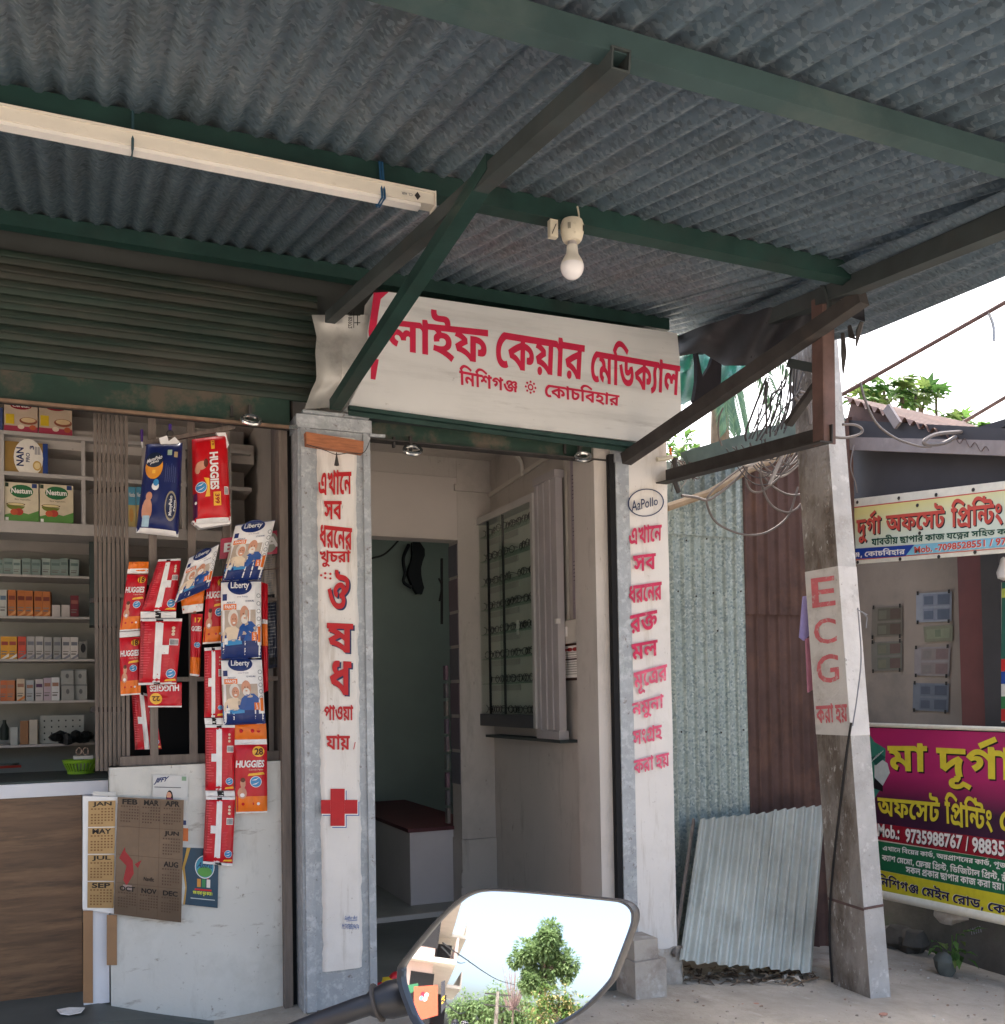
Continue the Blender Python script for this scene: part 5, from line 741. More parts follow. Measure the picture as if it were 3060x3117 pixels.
# things lying on the counter
b = MB(); pp = [(-120, 1745), (135, 1738), (192, 1800), (60, 1822), (-120, 1815)]
b.prism([V3(*at(*SB(*q), Z=zt+.012)) for q in pp], (0, 0, .004), ink(138, 148, 140)); solo('paper_sheet', 'loose sheets of greyish paper on the counter beside the basket', 'paper', b)
b = MB(); b.bar(at(*SB(-40, 1838), Z=zt+.012), at(*SB(102, 1830), Z=zt+.012), .02, .012, ink(170, 56, 40)); solo('red_pen', 'red pen like stick on the counter in front of the papers', 'pen', b)
GB = mat('lime_green_plastic', (.22, .42, .03), .4, 0, .12, 8)
bc = at(*SB(398, 1832), Y=.62); bk = thing('plastic_basket', 'lime green slotted plastic basket on the counter', 'basket', (bc[0], .72, zt+.009))
RB = .075; hb = .062
b = MB()
for j in range(30):
    a = 2*math.pi*j/30; p0, p1 = V3(math.cos(a)*RB*.72, math.sin(a)*RB*.72, .010), V3(math.cos(a)*RB*.98, math.sin(a)*RB*.98, hb-.012)
    b.bar(p0+WPOS[bk.name], p1+WPOS[bk.name], .0075, .002, GB, up=(math.cos(a), math.sin(a), 0))
build('slotted_wall', b, bk)
b = MB(); b.lathe([(.0, 0), (RB*.74, 0), (RB*.76, .012), (RB*.70, .012), (.0, .004)], WPOS[bk.name], GB, 30); build('base', b, bk, smooth=True)
b = MB(); b.lathe([(RB*.95, hb-.014), (RB*1.04, hb), (RB*1.0, hb+.001), (RB*.92, hb-.012)], WPOS[bk.name], GB, 30); build('rim', b, bk, smooth=True)
b = MB(); wb = WPOS[bk.name]; b.box(wb+V3(-.03, -.03, hb+.002), wb+V3(.05, .03, hb+.016), ink(196, 192, 184)); solo('white_carton', 'small white carton lying across the lime green basket', 'box', b)
b = MB()
for s_ in (-1, 1):
    c0 = wb+V3(.006+.014*s_, 0, hb+.036); b.tube([c0+V3(.011*math.cos(t), 0, .015*math.sin(t)) for t in np.linspace(0, 2*math.pi, 13)[:-1]], .0028, ink(150, 130, 116), 6, closed=True)
    b.bar(c0+V3(0, 0, -.016), c0+V3(-.014*s_, .006, -.045), .004, .002, STEEL)
solo('scissors', 'pair of scissors standing handles up in the basket', 'scissors', b, smooth=True)
# ================================================================== packets hung on the grille
Z5 = zc(300, 1250, 620/1603); Z6 = zc(300, 1900, 620/1336)
RED_, ORG, YEL, SKIN, LBLUE = gloss(186, 18, 34), gloss(222, 112, 26), gloss(232, 178, 60), gloss(196, 140, 112), gloss(60, 134, 186)
WHT, NVY, GRY = gloss(226, 224, 222), gloss(24, 44, 100), gloss(120, 120, 124)
DRED = gloss(150, 14, 28); BROWN = gloss(90, 40, 20); CREAM = gloss(216, 196, 170); SHIRT = gloss(28, 74, 142); HAIRW = gloss(214, 206, 196); TAN = gloss(176, 160, 144)
def puff(d, seed, wr=.004):
    def fn(u, v):
        e = max(0., min(1, min(u, 1-u)*5)); e2 = max(0., min(1, min(v, 1-v)*7))
        return d*math.sqrt(e*e2+1e-6)+wr*noise.noise(Vector((u*3.5+seed, v*5, seed*1.7)))*(.4+.6*e)+wr*.7*noise.noise(Vector((u*9, v*2.5+seed, 4)))
    return fn
def globe(s, b, u, v, r, k, h=2):
    s.ell(b, u, v, r, r*k, WHT, h, 18); s.ell(b, u, v, r*.9, r*k*.9, LBLUE, h+.8, 18)
    for a in (-.5, .25): s.poly(b, [(u-r*.75, v+r*k*a), (u, v+r*k*(a+.05)), (u+r*.6, v+r*k*(a+.55)), (u+r*.1, v+r*k*(a+.3))], WHT, h+1.6)
def pr_front(price):
    def fn(s, b, k):
        s.rect(b, 0, 0, 1, .25, ORG, 1, 6); s.rect(b, 0, 0, 1, .025, WHT, 1.6, 6); s.ell(b, .72, .90, .19, .19*k*.9, YEL, 1.5, 20); s.text(b, latin(price, .03), .60, .85, .86, .95, BROWN, 2.4)
        s.text(b, latin('HUGGIES', .035, .12), .02, .67, .90, .775, WHT, 2); s.text(b, latin('Comfy Pants', .0), .42, .62, .86, .65, CREAM, 2)
        s.poly(b, [(.38, .545), (.92, .565), (.86, .60), (.42, .58)], YEL, 1.6); globe(s, b, .63, .46, .18, k)
        s.ell(b, .20, .30, .14, .085, SKIN, 1.7, 14); s.ell(b, .23, .44, .085, .075, SKIN, 2.2, 14); s.ell(b, .23, .49, .08, .035, BROWN, 2.8, 10); s.ell(b, .20, .27, .07, .03, WHT, 2.6, 10)
        for u in (.22, .52, .70): s.ell(b, u, .14, .05, .05*k, RED_ if u < .6 else WHT, 1.8, 10)
    return fn
def pr_back(s, b, k, left=True):
    s.rect(b, .0, .0, .10, 1, DRED, 1, 5); s.rect(b, .36, 0, .55, 1, WHT, 1.5, 8); (s.rect(b, .19, .44, .36, .56, WHT, 1.5, 2) if left else s.rect(b, .55, .44, .72, .58, WHT, 1.5, 2))
    s.rect(b, 0, .955, 1, 1, WHT, 1.6, 6); s.rect(b, .37, .955, .54, 1, BLK, 2.6)
    s.rect(b, .72, .58, .95, .68, WHT, 1.5); [s.rect(b, .74+.03*i, .59, .755+.03*i, .67, BLK, 2.2) for i in range(7)]
    for v in (.80, .85, .75): s.ell(b, .80, v, .045, .045*k, CREAM, 1.5, 8)
    globe(s, b, .82, .14, .13, k); s.poly(b, [(.66, .02), (.98, .03), (.96, .06), (.70, .05)], YEL, 1.5)
    for i in range(14): s.rect(b, .60, .46-.022*i, .60+.30*random.uniform(.4, .6), .466-.022*i, gloss(206, 70, 80), 1.2)
    for i in range(20): s.rect(b, .03, .90-.04*i, .03+.26*random.uniform(.5, 1), .912-.04*i, gloss(206, 70, 80), 1.4)
def pr_backr(s, b, k): pr_back(s, b, k, False)
def pr_liberty(s, b, k):
    s.rect(b, 0, .0, 1, .26, NVY, 1, 8); s.rect(b, 0, .26, 1, .30, gloss(30, 56, 122), 1.1, 6); s.rect(b, .0, .985, 1, 1, NVY, 1.2, 6)
    s.ell(b, .45, .93, .30, .115, NVY, 1.6, 24); s.text(b, latin('Liberty', .02, .1), .22, .875, .68, .985, WHT, 2.4); s.text(b, latin('Live Freely', .0), .38, .775, .64, .80, NVY, 2)
    s.rect(b, .03, .745, .13, .83, NVY, 1.5); s.text(b, latin('ADULT', .02), .12, .705, .32, .728, NVY, 2); s.rect(b, .05, .625, .36, .70, ORG, 1.6); s.text(b, latin('PANTS', .03), .08, .64, .33, .685, WHT, 2.4); s.text(b, latin('12 HOURS', .02), .58, .72, .80, .745, NVY, 2)
    s.rect(b, 0, .30, .84, .62, TAN, 1.05, 5)
    s.poly(b, [(.36, .22), (.84, .22), (.86, .40), (.74, .47), (.56, .47), (.44, .40)], SHIRT, 1.5); s.ell(b, .56, .56, .115, .115, SKIN, 2, 16); s.ell(b, .56, .50, .085, .06, HAIRW, 2.5, 12); s.ell(b, .53, .57, .014, .010, BROWN, 2.6, 6); s.ell(b, .60, .57, .014, .010, BROWN, 2.6, 6); s.ell(b, .565, .515, .03, .012, SKIN, 3, 8)
    s.poly(b, [(.02, .22), (.46, .22), (.44, .36), (.32, .42), (.12, .40), (.04, .33)], CREAM, 1.8); s.ell(b, .28, .52, .125, .115, HAIRW, 2.1, 16); s.ell(b, .30, .495, .09, .085, SKIN, 2.7, 14); s.ell(b, .27, .505, .012, .008, BROWN, 3.2, 6); s.ell(b, .33, .505, .012, .008, BROWN, 3.2, 6); s.ell(b, .30, .455, .035, .012, WHT, 3.2, 8)
    s.poly(b, [(.0, .20), (.12, .22), (.30, .25), (.5, .22), (.5, .18), (0, .16)], LBLUE, 2.2); s.rect(b, .07, .18, .15, .26, WHT, 2.8)
    s.rect(b, .84, .16, 1, .86, WHT, 1.3, 3); [(s.ring(b, .92, .80-.10*i, .055, .055*k, .25, GRY, 1.9, 12)) for i in range(5)]
    s.rect(b, .74, .22, .87, .33, ORG, 2.2); s.rect(b, .89, .20, .97, .40, ORG, 2.2); s.text(b, latin('L', .02), .78, .285, .83, .32, WHT, 2.9); s.text(b, latin('2', .02), .775, .23, .835, .27, WHT, 2.9)
def sachet(par, name, q, base, pr, Y, d=.012, seed=None, lean=0, nu=16, nv=24, wr=.0065):
    """q: tl tr br bl in photo pixels, laid on the plane Y"""
    seed = seed if seed is not None else random.uniform(0, 50)
    tl_, tr_, br_, bl_ = [at(*p, Y=Y) for p in q]; tl_ = tl_+V3(0, lean, 0); tr_ = tr_+V3(0, lean, 0)
    s = Surf(bl_, br_, tr_, tl_, puff(d, seed, wr)); k = np.linalg.norm(br_-bl_)/np.linalg.norm(tl_-bl_)
    b = MB(); b.grid(lambda u, v: s.p(u, v), nu, nv, base); s2 = Surf(bl_, br_, tr_, tl_, lambda u, v: -.4*puff(d, seed, wr)(u, v)-.0005); b.grid(lambda u, v: s2.p(u, v), nu, nv, base, True)
    o = build(name, b, par, smooth=True)
    if pr: b = MB(); pr(s, b, k); build('print', b, o, smooth=False)
    return o
def strip(name, label, q, group=None):
    return thing(name, label, 'packet strip', at(*q, Y=.15), group)
GRP = 'strips of diaper sachets hung on the grille'
t = strip('sachet_strip', 'narrow strip of red and orange diaper sachets marked 18, nearest the lath gate', (400, 2118), GRP)
sachet(t, 'sachet', [(393, 1710), (453, 1710), (452, 1746), (387, 1746)], ORG, lambda s, b, k: s.rect(b, 0, 0, 1, .4, WHT, 1, 4), .150, .006, nv=6)
sachet(t, 'sachet', [(387, 1749), (451, 1749), (430, 1918), (364, 1922)], RED_, pr_front('18'), .150); sachet(t, 'seal_band', [(364, 1924), (430, 1920), (429, 1936), (364, 1941)], WHT, None, .150, .002, nv=4)
sachet(t, 'sachet', [(364, 1942), (429, 1938), (428, 2114), (367, 2118)], RED_, pr_front('18'), .150)
t = strip('sachet_strip', 'wide strip of red sachets showing their white seamed backs, left of the tilted packet', (480, 2080), GRP)
sachet(t, 'sachet', [(482, 1703), (551, 1700), (536, 1860), (430, 1860)], RED_, pr_backr, .132, .016); sachet(t, 'seal_band', [(428, 1862), (536, 1862), (536, 1881), (428, 1881)], WHT, lambda s, b, k: s.rect(b, .41, 0, .57, 1, BLK, 1.5), .132, .003, nv=4)
sachet(t, 'sachet', [(428, 1883), (555, 1883), (537, 2078), (422, 2078)], RED_, pr_backr, .130, .016); sachet(t, 'seal_band', [(421, 2079), (537, 2075), (537, 2082), (421, 2086)], WHT, lambda s, b, k: s.rect(b, .40, 0, .57, 1, BLK, 1.5), .130, .002, nv=3)
t = strip('sachet', 'red diaper sachet hanging upside down marked 22, under the wide seamed strip', (500, 2150), GRP)
def pr_up(s, b, k): s.rect(b, 0, 0, 1, .06, WHT, 1, 6); s.textq(b, latin('HUGGIES', .035), [(.92, .93), (.08, .93), (.08, .66), (.92, .66)], WHT, 2); s.ell(b, .24, .36, .18, .24, YEL, 1.5); s.textq(b, latin('22', .03), [(.35, .47), (.13, .47), (.13, .26), (.35, .26)], BROWN, 2.4)
sachet(t, 'packet', [(446, 2082), (553, 2078), (553, 2153), (451, 2153)], RED_, pr_up, .165, .008)
t = strip('sachet_strip', 'red strip with a white seam showing behind the lower grille bars', (450, 2280), GRP)
sachet(t, 'sachet', [(400, 2100), (466, 2116), (492, 2280), (411, 2282)], RED_, pr_back, .235, .006)
t = strip('sachet_strip', 'thin orange and red strip hanging behind the tilted packet', (590, 2060), GRP)
sachet(t, 'sachet', [(548, 1803), (623, 1795), (617, 1860), (556, 1868)], ORG, lambda s, b, k: s.rect(b, 0, .0, 1, .35, WHT, 1, 4), .160, .008, nv=8)
sachet(t, 'sachet', [(582, 1869), (617, 1869), (608, 2060), (578, 2056)], RED_, lambda s, b, k: (s.rect(b, 0, 0, 1, .3, ORG, 1, 4), s.rect(b, 0, 0, 1, .03, WHT, 1.6, 4), s.text(b, latin('GGIES', .03), .05, .72, .95, .80, WHT, 2), globe(s, b, .6, .5, .3, k), s.text(b, latin('17', .03), .3, .86, .9, .94, YEL, 2)), .165, .008)
t = strip('sachet_strip', 'red sachet marked 28 half hidden behind the blue and white packets', (650, 1960), GRP)
sachet(t, 'sachet', [(631, 1757), (690, 1752), (690, 1956), (617, 1961)], RED_, pr_front('28'), .160)
t = strip('packet_strip', 'tilted blue and white adult pants packet hung left of the long couple strip', (580, 1830))
sachet(t, 'packet', [(577, 1697), (667, 1656), (638, 1790), (528, 1838)], WHT, pr_liberty, .105, .022, wr=.007)
t = strip('packet_strip', 'long strip of three blue and white adult pants packets with a smiling couple', (740, 2205))
sachet(t, 'packet', [(718, 1598), (838, 1583), (794, 1764), (675, 1768)], WHT, pr_liberty, .110, .022, wr=.006)
sachet(t, 'packet', [(673, 1770), (795, 1767), (796, 2002), (673, 2006)], WHT, pr_liberty, .112, .020, wr=.006); sachet(t, 'packet', [(673, 2008), (797, 2006), (808, 2203), (680, 2208)], WHT, pr_liberty, .110, .020, wr=.006)
t = strip('sachet_strip', 'red and orange strip marked 28 hanging below the long couple strip', (760, 2475), GRP)
sachet(t, 'sachet', [(714, 2204), (810, 2202), (812, 2250), (714, 2252)], ORG, lambda s, b, k: [s.ell(b, u, .55, .06, .13, RED_ if u < .8 else WHT, 1.5, 10) for u in (.2, .55, .74)], .128, .006, nv=6)
sachet(t, 'seal_band', [(714, 2252), (812, 2250), (813, 2266), (713, 2268)], WHT, None, .128, .003, nv=4); sachet(t, 'sachet', [(713, 2268), (813, 2266), (814, 2474), (718, 2477)], RED_, pr_front('28'), .125, .012)
t = strip('sachet_strip', 'longest strip of red sachets with a white cross seam reaching down over the wall', (665, 2628), GRP)
sachet(t, 'sachet', [(622, 1972), (680, 1968), (680, 2184), (622, 2184)], RED_, pr_back, .128)
for q in ([(622, 2186), (679, 2186), (680, 2205), (624, 2205)], [(625, 2408), (714, 2408), (716, 2424), (627, 2424)], [(618, 2622), (708, 2630), (708, 2637), (618, 2629)]): sachet(t, 'seal_band', q, WHT, lambda s, b, k: s.rect(b, .40, 0, .62, 1, BLK, 1.2), .122, .002, nv=4)
sachet(t, 'sachet', [(625, 2206), (715, 2206), (713, 2406), (625, 2406)], RED_, pr_back, .124, .014); sachet(t, 'sachet', [(627, 2425), (716, 2425), (708, 2628), (618, 2621)], RED_, pr_back, .120, .016)
t = strip('sachet_strip', 'thin red edge of a strip behind the right side of the couple strip', (810, 2110), GRP)
sachet(t, 'sachet', [(792, 1770), (815, 1778), (817, 2102), (800, 2110)], RED_, lambda s, b, k: (s.rect(b, 0, .62, 1, .66, WHT, 1, 2), s.rect(b, 0, .42, 1, .62, ORG, 1, 2)), .150)
t = strip('hanging_card', 'pink card with a round grey emblem behind the couple strip', (760, 1690))
sachet(t, 'card', [(672, 1640), (857, 1612), (850, 1685), (668, 1702)], gloss(176, 62, 84), lambda s, b, k: (s.ell(b, .83, .5, .12, .42, gloss(150, 150, 140), 1.5), s.text(b, latin('BELLA', .03), .06, .3, .98, .75, WHT, 2.4)), .172, .003, wr=.001)
t = strip('packet_strip', 'grey printed packet backs seen behind the long strip at the right grille bar', (830, 2060))
def pr_grey(s, b, k):
    for i in range(16): s.rect(b, .15, .95-.05*i, .15+.7*random.uniform(.5, 1), .962-.05*i, GRY, 1)
    s.rect(b, .2, .05, .8, .16, BLK, 1)
sachet(t, 'packet', [(800, 1695), (842, 1690), (844, 1830), (802, 1835)], gloss(150, 140, 130), pr_grey, .205, .008); sachet(t, 'packet', [(806, 1836), (846, 1832), (850, 2030), (812, 2036)], gloss(40, 44, 60), pr_grey, .205, .008)
# ---- two fat diaper packs at the top of the grille
def fatpack(name, label, out, base, pr, Y, depth, cap=None):
    """out: tl tr br bl pixels of the silhouette; a plump rounded bag"""
    t = thing(name, label, 'diaper pack', at(*out[2], Y=Y)); tl_, tr_, br_, bl_ = [at(*p, Y=Y) for p in out]
    def bag(u, v):
        e = (max(1e-4, 1-abs(2*u-1)**2.6))**.5; e2 = (max(1e-4, 1-abs(2*v-1)**6))**.5
        return depth*e*e2+.004*noise.noise(Vector((u*4, v*6, 3)))+.002*noise.noise(Vector((u*12, v*9, 1)))
    s = Surf(bl_, br_, tr_, tl_, bag); b = MB(); b.grid(lambda u, v: s.p(u, v), 22, 28, base); s2 = Surf(bl_, br_, tr_, tl_, lambda u, v: -.3*bag(u, v)); b.grid(lambda u, v: s2.p(u, v), 14, 14, base, True)
    o = build('bag', b, t, smooth='all'); b = MB(); pr(s, b, np.linalg.norm(br_-bl_)/np.linalg.norm(tl_-bl_)); build('print', b, o)
    return t, s
DNV = gloss(22, 34, 88)
def pr_mamy(s, b, k):
    s.ell(b, .26, .72, .22, .14, gloss(214, 140, 40), 2, 20); s.ell(b, .25, .79, .22, .085, gloss(30, 40, 60), 3, 20); s.textq(b, latin('MamyPoko', .02, .2), [(.06, .745), (.44, .785), (.44, .845), (.06, .80)], WHT, 4)
    s.textq(b, latin('pants', .02, .2), [(.15, .735), (.36, .755), (.36, .785), (.15, .765)], WHT, 4); s.rect(b, .22, .64, .30, .68, YEL, 3)
    s.ell(b, .33, .50, .09, .045, WHT, 2, 12); s.ell(b, .34, .54, .07, .04, LBLUE, 2.5, 10); s.ell(b, .18, .24, .12, .13, SKIN, 2, 14); s.ell(b, .20, .39, .075, .05, SKIN, 2.2, 12); s.rect(b, .10, .06, .26, .18, gloss(150, 180, 196), 2.6, 3)
    s.ell(b, .75, .30, .15, .16, gloss(150, 140, 120), 2, 22); s.ell(b, .75, .30, .125, .135, gloss(30, 40, 70), 2.8, 22); s.textq(b, latin('MamyPoko', .02, .2), [(.80, .20), (.80, .41), (.70, .40), (.70, .19)], WHT, 3.6)
    s.textq(b, latin('Pants', .02, .2), [(.86, .25), (.86, .37), (.815, .36), (.815, .24)], WHT, 3.6); s.rect(b, .58, .84, .70, .90, gloss(150, 170, 150), 2); s.rect(b, .76, .82, .86, .88, gloss(170, 150, 110), 2)
    for i in range(6): s.rect(b, .56+.05*i, .55, .565+.05*i, .75-.02*(i % 3), gloss(110, 120, 160), 2)
    s.rect(b, 0, 0, 1, .05, WHT, 1.5, 12)
t, s = fatpack('diaper_pack', 'plump navy blue diaper pack hanging by its loop at the left of the grille', [(446, 1352), (556, 1348), (543, 1636), (414, 1622)], DNV, pr_mamy, .10, .055)
b = MB(); hp = at(518, 1332, Y=.10); b.prism([at(*Z5(*q), Y=.085) for q in ((478, 215), (540, 195), (552, 240), (600, 205), (640, 250), (560, 285), (490, 262))], (0, .02, 0), WHT); build('hang_loop', b, t)
b = MB(); b.tube([hp+V3(.012*math.cos(a), 0, .016*math.sin(a)+.015) for a in np.linspace(0, 5.2, 12)], .0025, DARKIRON, 5); b.box(hp+V3(-.006, -.004, .03), hp+V3(.006, .004, .055), gloss(60, 40, 110)); build('hook', b, t)
def pr_hug(s, b, k):
    s.textq(b, latin('HUGGIES', .04), [(.44, .79), (.44, .37), (.68, .37), (.68, .79)], WHT, 3)
    s.rect(b, .52, .19, .72, .345, YEL, 2, 2); s.textq(b, latin('399', .03), [(.56, .32), (.56, .21), (.68, .21), (.68, .32)], DRED, 3); s.rect(b, .50, .83, .60, .93, YEL, 2); s.textq(b, latin('10', .03), [(.52, .92), (.52, .87), (.58, .87), (.58, .92)], DRED, 3)
    globe(s, b, .20, .41, .15, k, 3); s.poly(b, [(.27, .52), (.42, .50), (.43, .30), (.30, .30), (.37, .41)], YEL, 2); s.ell(b, .22, .66, .15, .05, SKIN, 2.5, 14); s.ell(b, .34, .68, .06, .05, BROWN, 3, 10); s.ell(b, .12, .62, .07, .05, SKIN, 2.8, 10)
    s.rect(b, .82, .31, .95, .40, WHT, 2); [s.rect(b, .83, .315+.013*i, .94, .321+.013*i, BLK, 2.8) for i in range(6)]; s.rect(b, 0, 0, .10, .35, gloss(80, 24, 70), 1.5, 4)
    for i in range(7): s.rect(b, .76+.025*i, .42, .765+.025*i, .66, gloss(210, 90, 90), 2)
    s.rect(b, 0, 0, 1, .06, WHT, 1.5, 12); s.ell(b, .06, .24, .03, .02, WHT, 3, 8)
fatpack('diaper_pack', 'plump red diaper pack priced 399 hanging at the top of the grille', [(584, 1338), (690, 1322), (703, 1594), (588, 1600)], gloss(190, 16, 26), pr_hug, .10, .05)
b = MB(); b.prism([at(*Z5(*q), Y=.088) for q in ((735, 872), (830, 840), (1040, 832), (1042, 888), (930, 905), (800, 925))], (0, .05, 0), WHT); b.prism([at(*Z5(*q), Y=.085) for q in ((925, 172), (1000, 172), (1026, 270), (1010, 300))], (0, .02, 0), WHT); solo('bag_flap', 'crumpled white end flaps of the red diaper pack', 'bag flap', b)
b = MB(); b.bar(at(440, 1350, Y=.17), at(715, 1300, Y=.17), .018, .018, WOODGREY); build('hanging_rod', b, WG)
# small vial ornaments and wire
b = MB(); c0 = at(432, 1322, Y=.17); b.lathe([(.004, -.03), (.006, 0), (.006, .018), (.004, .02)], c0, gloss(70, 40, 110), 8); b.tube([c0+V3(0, 0, -.03), c0+V3(.002, 0, -.055)], .003, WHT, 5); solo('small_vial', 'tiny purple capped vial dangling at the left grille bar', 'vial', b)
b = MB(); b.tube(spline([at(*Z5(*q), Y=.15) for q in ((1290, 1255), (1460, 1235), (1530, 1190), (1540, 1140), (1500, 1105), (1465, 1108))]), .0022, RUST, 5); solo('wire_loop', 'rusty wire loop curling off the right grille bar', 'wire', b)
# ================================================================== papers on the low wall
CLR = mat('clear_plastic_sleeve', (.75, .75, .74), .2, 0, .05, 9)
Z7 = zc(0, 2300, 1000/1904)
GOLD = mat('gold_foil_card', (.33, .22, .10), .35, .45, .15, 5); BRONZE = mat('dull_bronze_card', (.125, .088, .06), .3, .35, .18, 4, dirt=((.07, .05, .04), 3, .5, .8, .5)); INK = ink(26, 20, 16)
CA = thing('wall_calendar', 'gold and brown year calendar wrapped round the corner of the low wall', 'calendar', at(330, 2650, Y=.14))
YK = .128
def csurf(tl, tr, br, bl, Y): return psurf(Z7(*tl), Z7(*tr), Z7(*br), Z7(*bl), Y=Y)
b = MB(); s = csurf((480, 235), (690, 240), (668, 918), (478, 890), .138); s.rect(b, 0, 0, 1, 1, CLR, 1); s.rect(b, 0, 0, 1, 1, CLR, -1); build('sleeve', b, CA)
def month(s, b, t, u0, v0, u1, v1, m, dates=True):
    s.text(b, latin(t, .03), u0+.16*(u1-u0), v1-.24*(v1-v0), u1-.14*(u1-u0), v1-.05*(v1-v0), INK, 2.6)
    if dates:
        for r in range(6):
            for c in range(7):
                if r == 1 and c < 3 or r == 5 and c > 3: continue
                x, y = u0+(.10+.125*c)*(u1-u0), v1-(.34+.105*r)*(v1-v0); s.rect(b, x, y, x+.07*(u1-u0), y+.05*(v1-v0), m, 2.2)
DT = ink(108, 74, 40); DT2 = ink(78, 58, 44)
b = MB(); s = csurf((512, 262), (670, 258), (658, 888), (506, 886), .134)
for i in range(4): s.rect(b, 0, .75-.25*i+.006, 1, 1-.25*i-.004, GOLD, 1.4)
build('gold_panel', b, CA)
b = MB()
for i, mth in enumerate(('JAN', 'MAY', 'JUL', 'SEP')): month(s, b, mth, 0, .75-.25*i, 1, 1-.25*i, DT)
build('print', b, CA)
b = MB(); s = csurf((682, 240), (1066, 258), (1050, 968), (660, 918), .118)
fnw = lambda u, v: .004*math.sin(u*3)+.002*math.sin(v*7); s.fn = fnw
s.rect(b, 0, 0, 1, 1, BRONZE, 0, 12); s.rect(b, 0, 0, 1, 1, BRONZE, -3, 12); build('brown_panel', b, CA)
b = MB()
for t_, u0, v0 in (('FEB', .0, .76), ('MAR', .32, .76), ('APR', .64, .76), ('JUN', .64, .51), ('AUG', .64, .26), ('OCT', .0, .04), ('NOV', .32, .04), ('DEC', .64, .04)): month(s, b, t_, u0+.02, v0, u0+.34, v0+.24 if v0 > .1 else .26, DT2)
RP = ink(150, 44, 44)
s.poly(b, [(.05, .48), (.13, .58), (.14, .54), (.25, .47), (.27, .36), (.17, .25), (.12, .30), (.16, .42)], RP, 2); s.poly(b, [(.28, .44), (.38, .48), (.33, .41)], RP, 2); s.rect(b, .12, .22, .25, .26, ink(150, 132, 124), 2.2); s.text(b, latin('Navifit', .02), .42, .31, .57, .345, INK, 2)
for u in (.33, .635): s.rect(b, u, .02, u+.004, .98, DT2, 1.4)
for v in (.27, .51, .75): s.rect(b, .02, v, .98, v+.003, DT2, 1.4)
build('print', b, CA)
def poster(name, label, q, base, pr, Y, K=Z7, cat='poster', grid_=4):
    s = psurf(*[K(*p) for p in q], Y=Y); b = MB(); s.rect(b, 0, 0, 1, 1, base, 0, grid_); s.rect(b, 0, 0, 1, 1, base, -1.2, 1); o = solo(name, label, cat, b); b = MB(); pr(s, b)
    if b.v: build('print', b, o)
    return o
JW = mat('pale_poster_paper', (.55, .55, .53), .4, 0, .06, 5)
def pr_jiffy(s, b):
    s.textq(b, latin('JIFFY', .04, .3), [(.02, .60), (.42, .72), (.46, .96), (.05, .86)], NVY, 1.6); s.rect(b, .04, .50, .80, .53, ink(90, 90, 96), 1.4); s.ell(b, .48, .08, .10, .32, ink(30, 22, 22), 1.5); s.ell(b, .46, .20, .07, .13, SKIN, 2.2); s.ell(b, .48, -.02, .12, .12, ink(130, 50, 90), 2.6); s.rect(b, .82, .80, .95, .97, ink(130, 160, 130), 1.4)
poster('poster', 'pale poster with a dark haired woman and slanted blue lettering above the calendar', [(888, 112), (1090, 118), (1088, 262), (884, 256)], JW, pr_jiffy, .142)
poster('poster', 'narrow orange and white poster strip beside the brown calendar panel', [(1052, 330), (1092, 332), (1090, 512), (1050, 508)], JW, lambda s, b: (s.rect(b, 0, .08, 1, .5, ink(204, 110, 56), 1.4), s.rect(b, .2, .6, .7, .75, NVY, 1.4)), .141)
poster('poster', 'blank white paper pasted below the narrow orange strip', [(1056, 508), (1180, 520), (1180, 540), (1056, 536)], JW, lambda s, b: None, .1425)
def pr_teal(s, b):
    s.poly(b, [(0, 0), (.10, .0), (.14, .3), (.07, .65), (.22, 1), (.12, 1), (0, .62)], ink(190, 150, 70), 1.2); s.poly(b, [(0, 0), (.05, 0), (.10, .3), (.02, .6), (0, .62)], ink(200, 200, 196), 1.6)
    s.ell(b, .62, .68, .27, .20, WHT, 1.4, 24); s.ell(b, .62, .68, .25, .185, ink(70, 150, 176), 2, 24); s.ell(b, .62, .60, .20, .09, ink(90, 150, 70), 2.6, 18); s.textq(b, latin('Amrit', .015, .3), [(.40, .66), (.84, .66), (.84, .78), (.42, .76)], NVY, 3.2)
    for i, c in enumerate(((196, 140, 60), (60, 130, 80), (216, 214, 206))): s.rect(b, .42+.13*i, .33, .52+.13*i, .47, ink(*c), 1.6)
    s.rect(b, .70, .47, .73, .49, RED_, 1.6); s.rect(b, .36, .27, .82, .30, RED_, 1.6); s.text(b, bangla('সব বাধা দূর করে।'), .31, .18, .84, .26, ink(214, 220, 70), 1.6); s.rect(b, .25, .12, .92, .135, ink(180, 190, 190), 1.6)
poster('poster', 'dark teal poster with a green oval emblem and little bottles, right of the calendar', [(1058, 532), (1268, 542), (1262, 884), (1050, 862)], mat('teal_poster', (.012, .05, .09), .35, 0, .12, 4), pr_teal, .1405)
poster('poster', 'white paper slip on the corner of the wall above the gold calendar', [(540, 208), (672, 212), (672, 236), (536, 232)], JW, lambda s, b: None, .145)
b = MB(); pp = [(330, 1478), (400, 1465), (492, 1466), (470, 1492), (400, 1506), (350, 1500)]
b.prism([at(*Z7(*q), Z=.103+.008*(i % 2)) for i, q in enumerate(pp)], (0, 0, .004), WHITE); solo('paper_scrap', 'torn white paper scrap lying on the dark shop floor', 'paper', b)
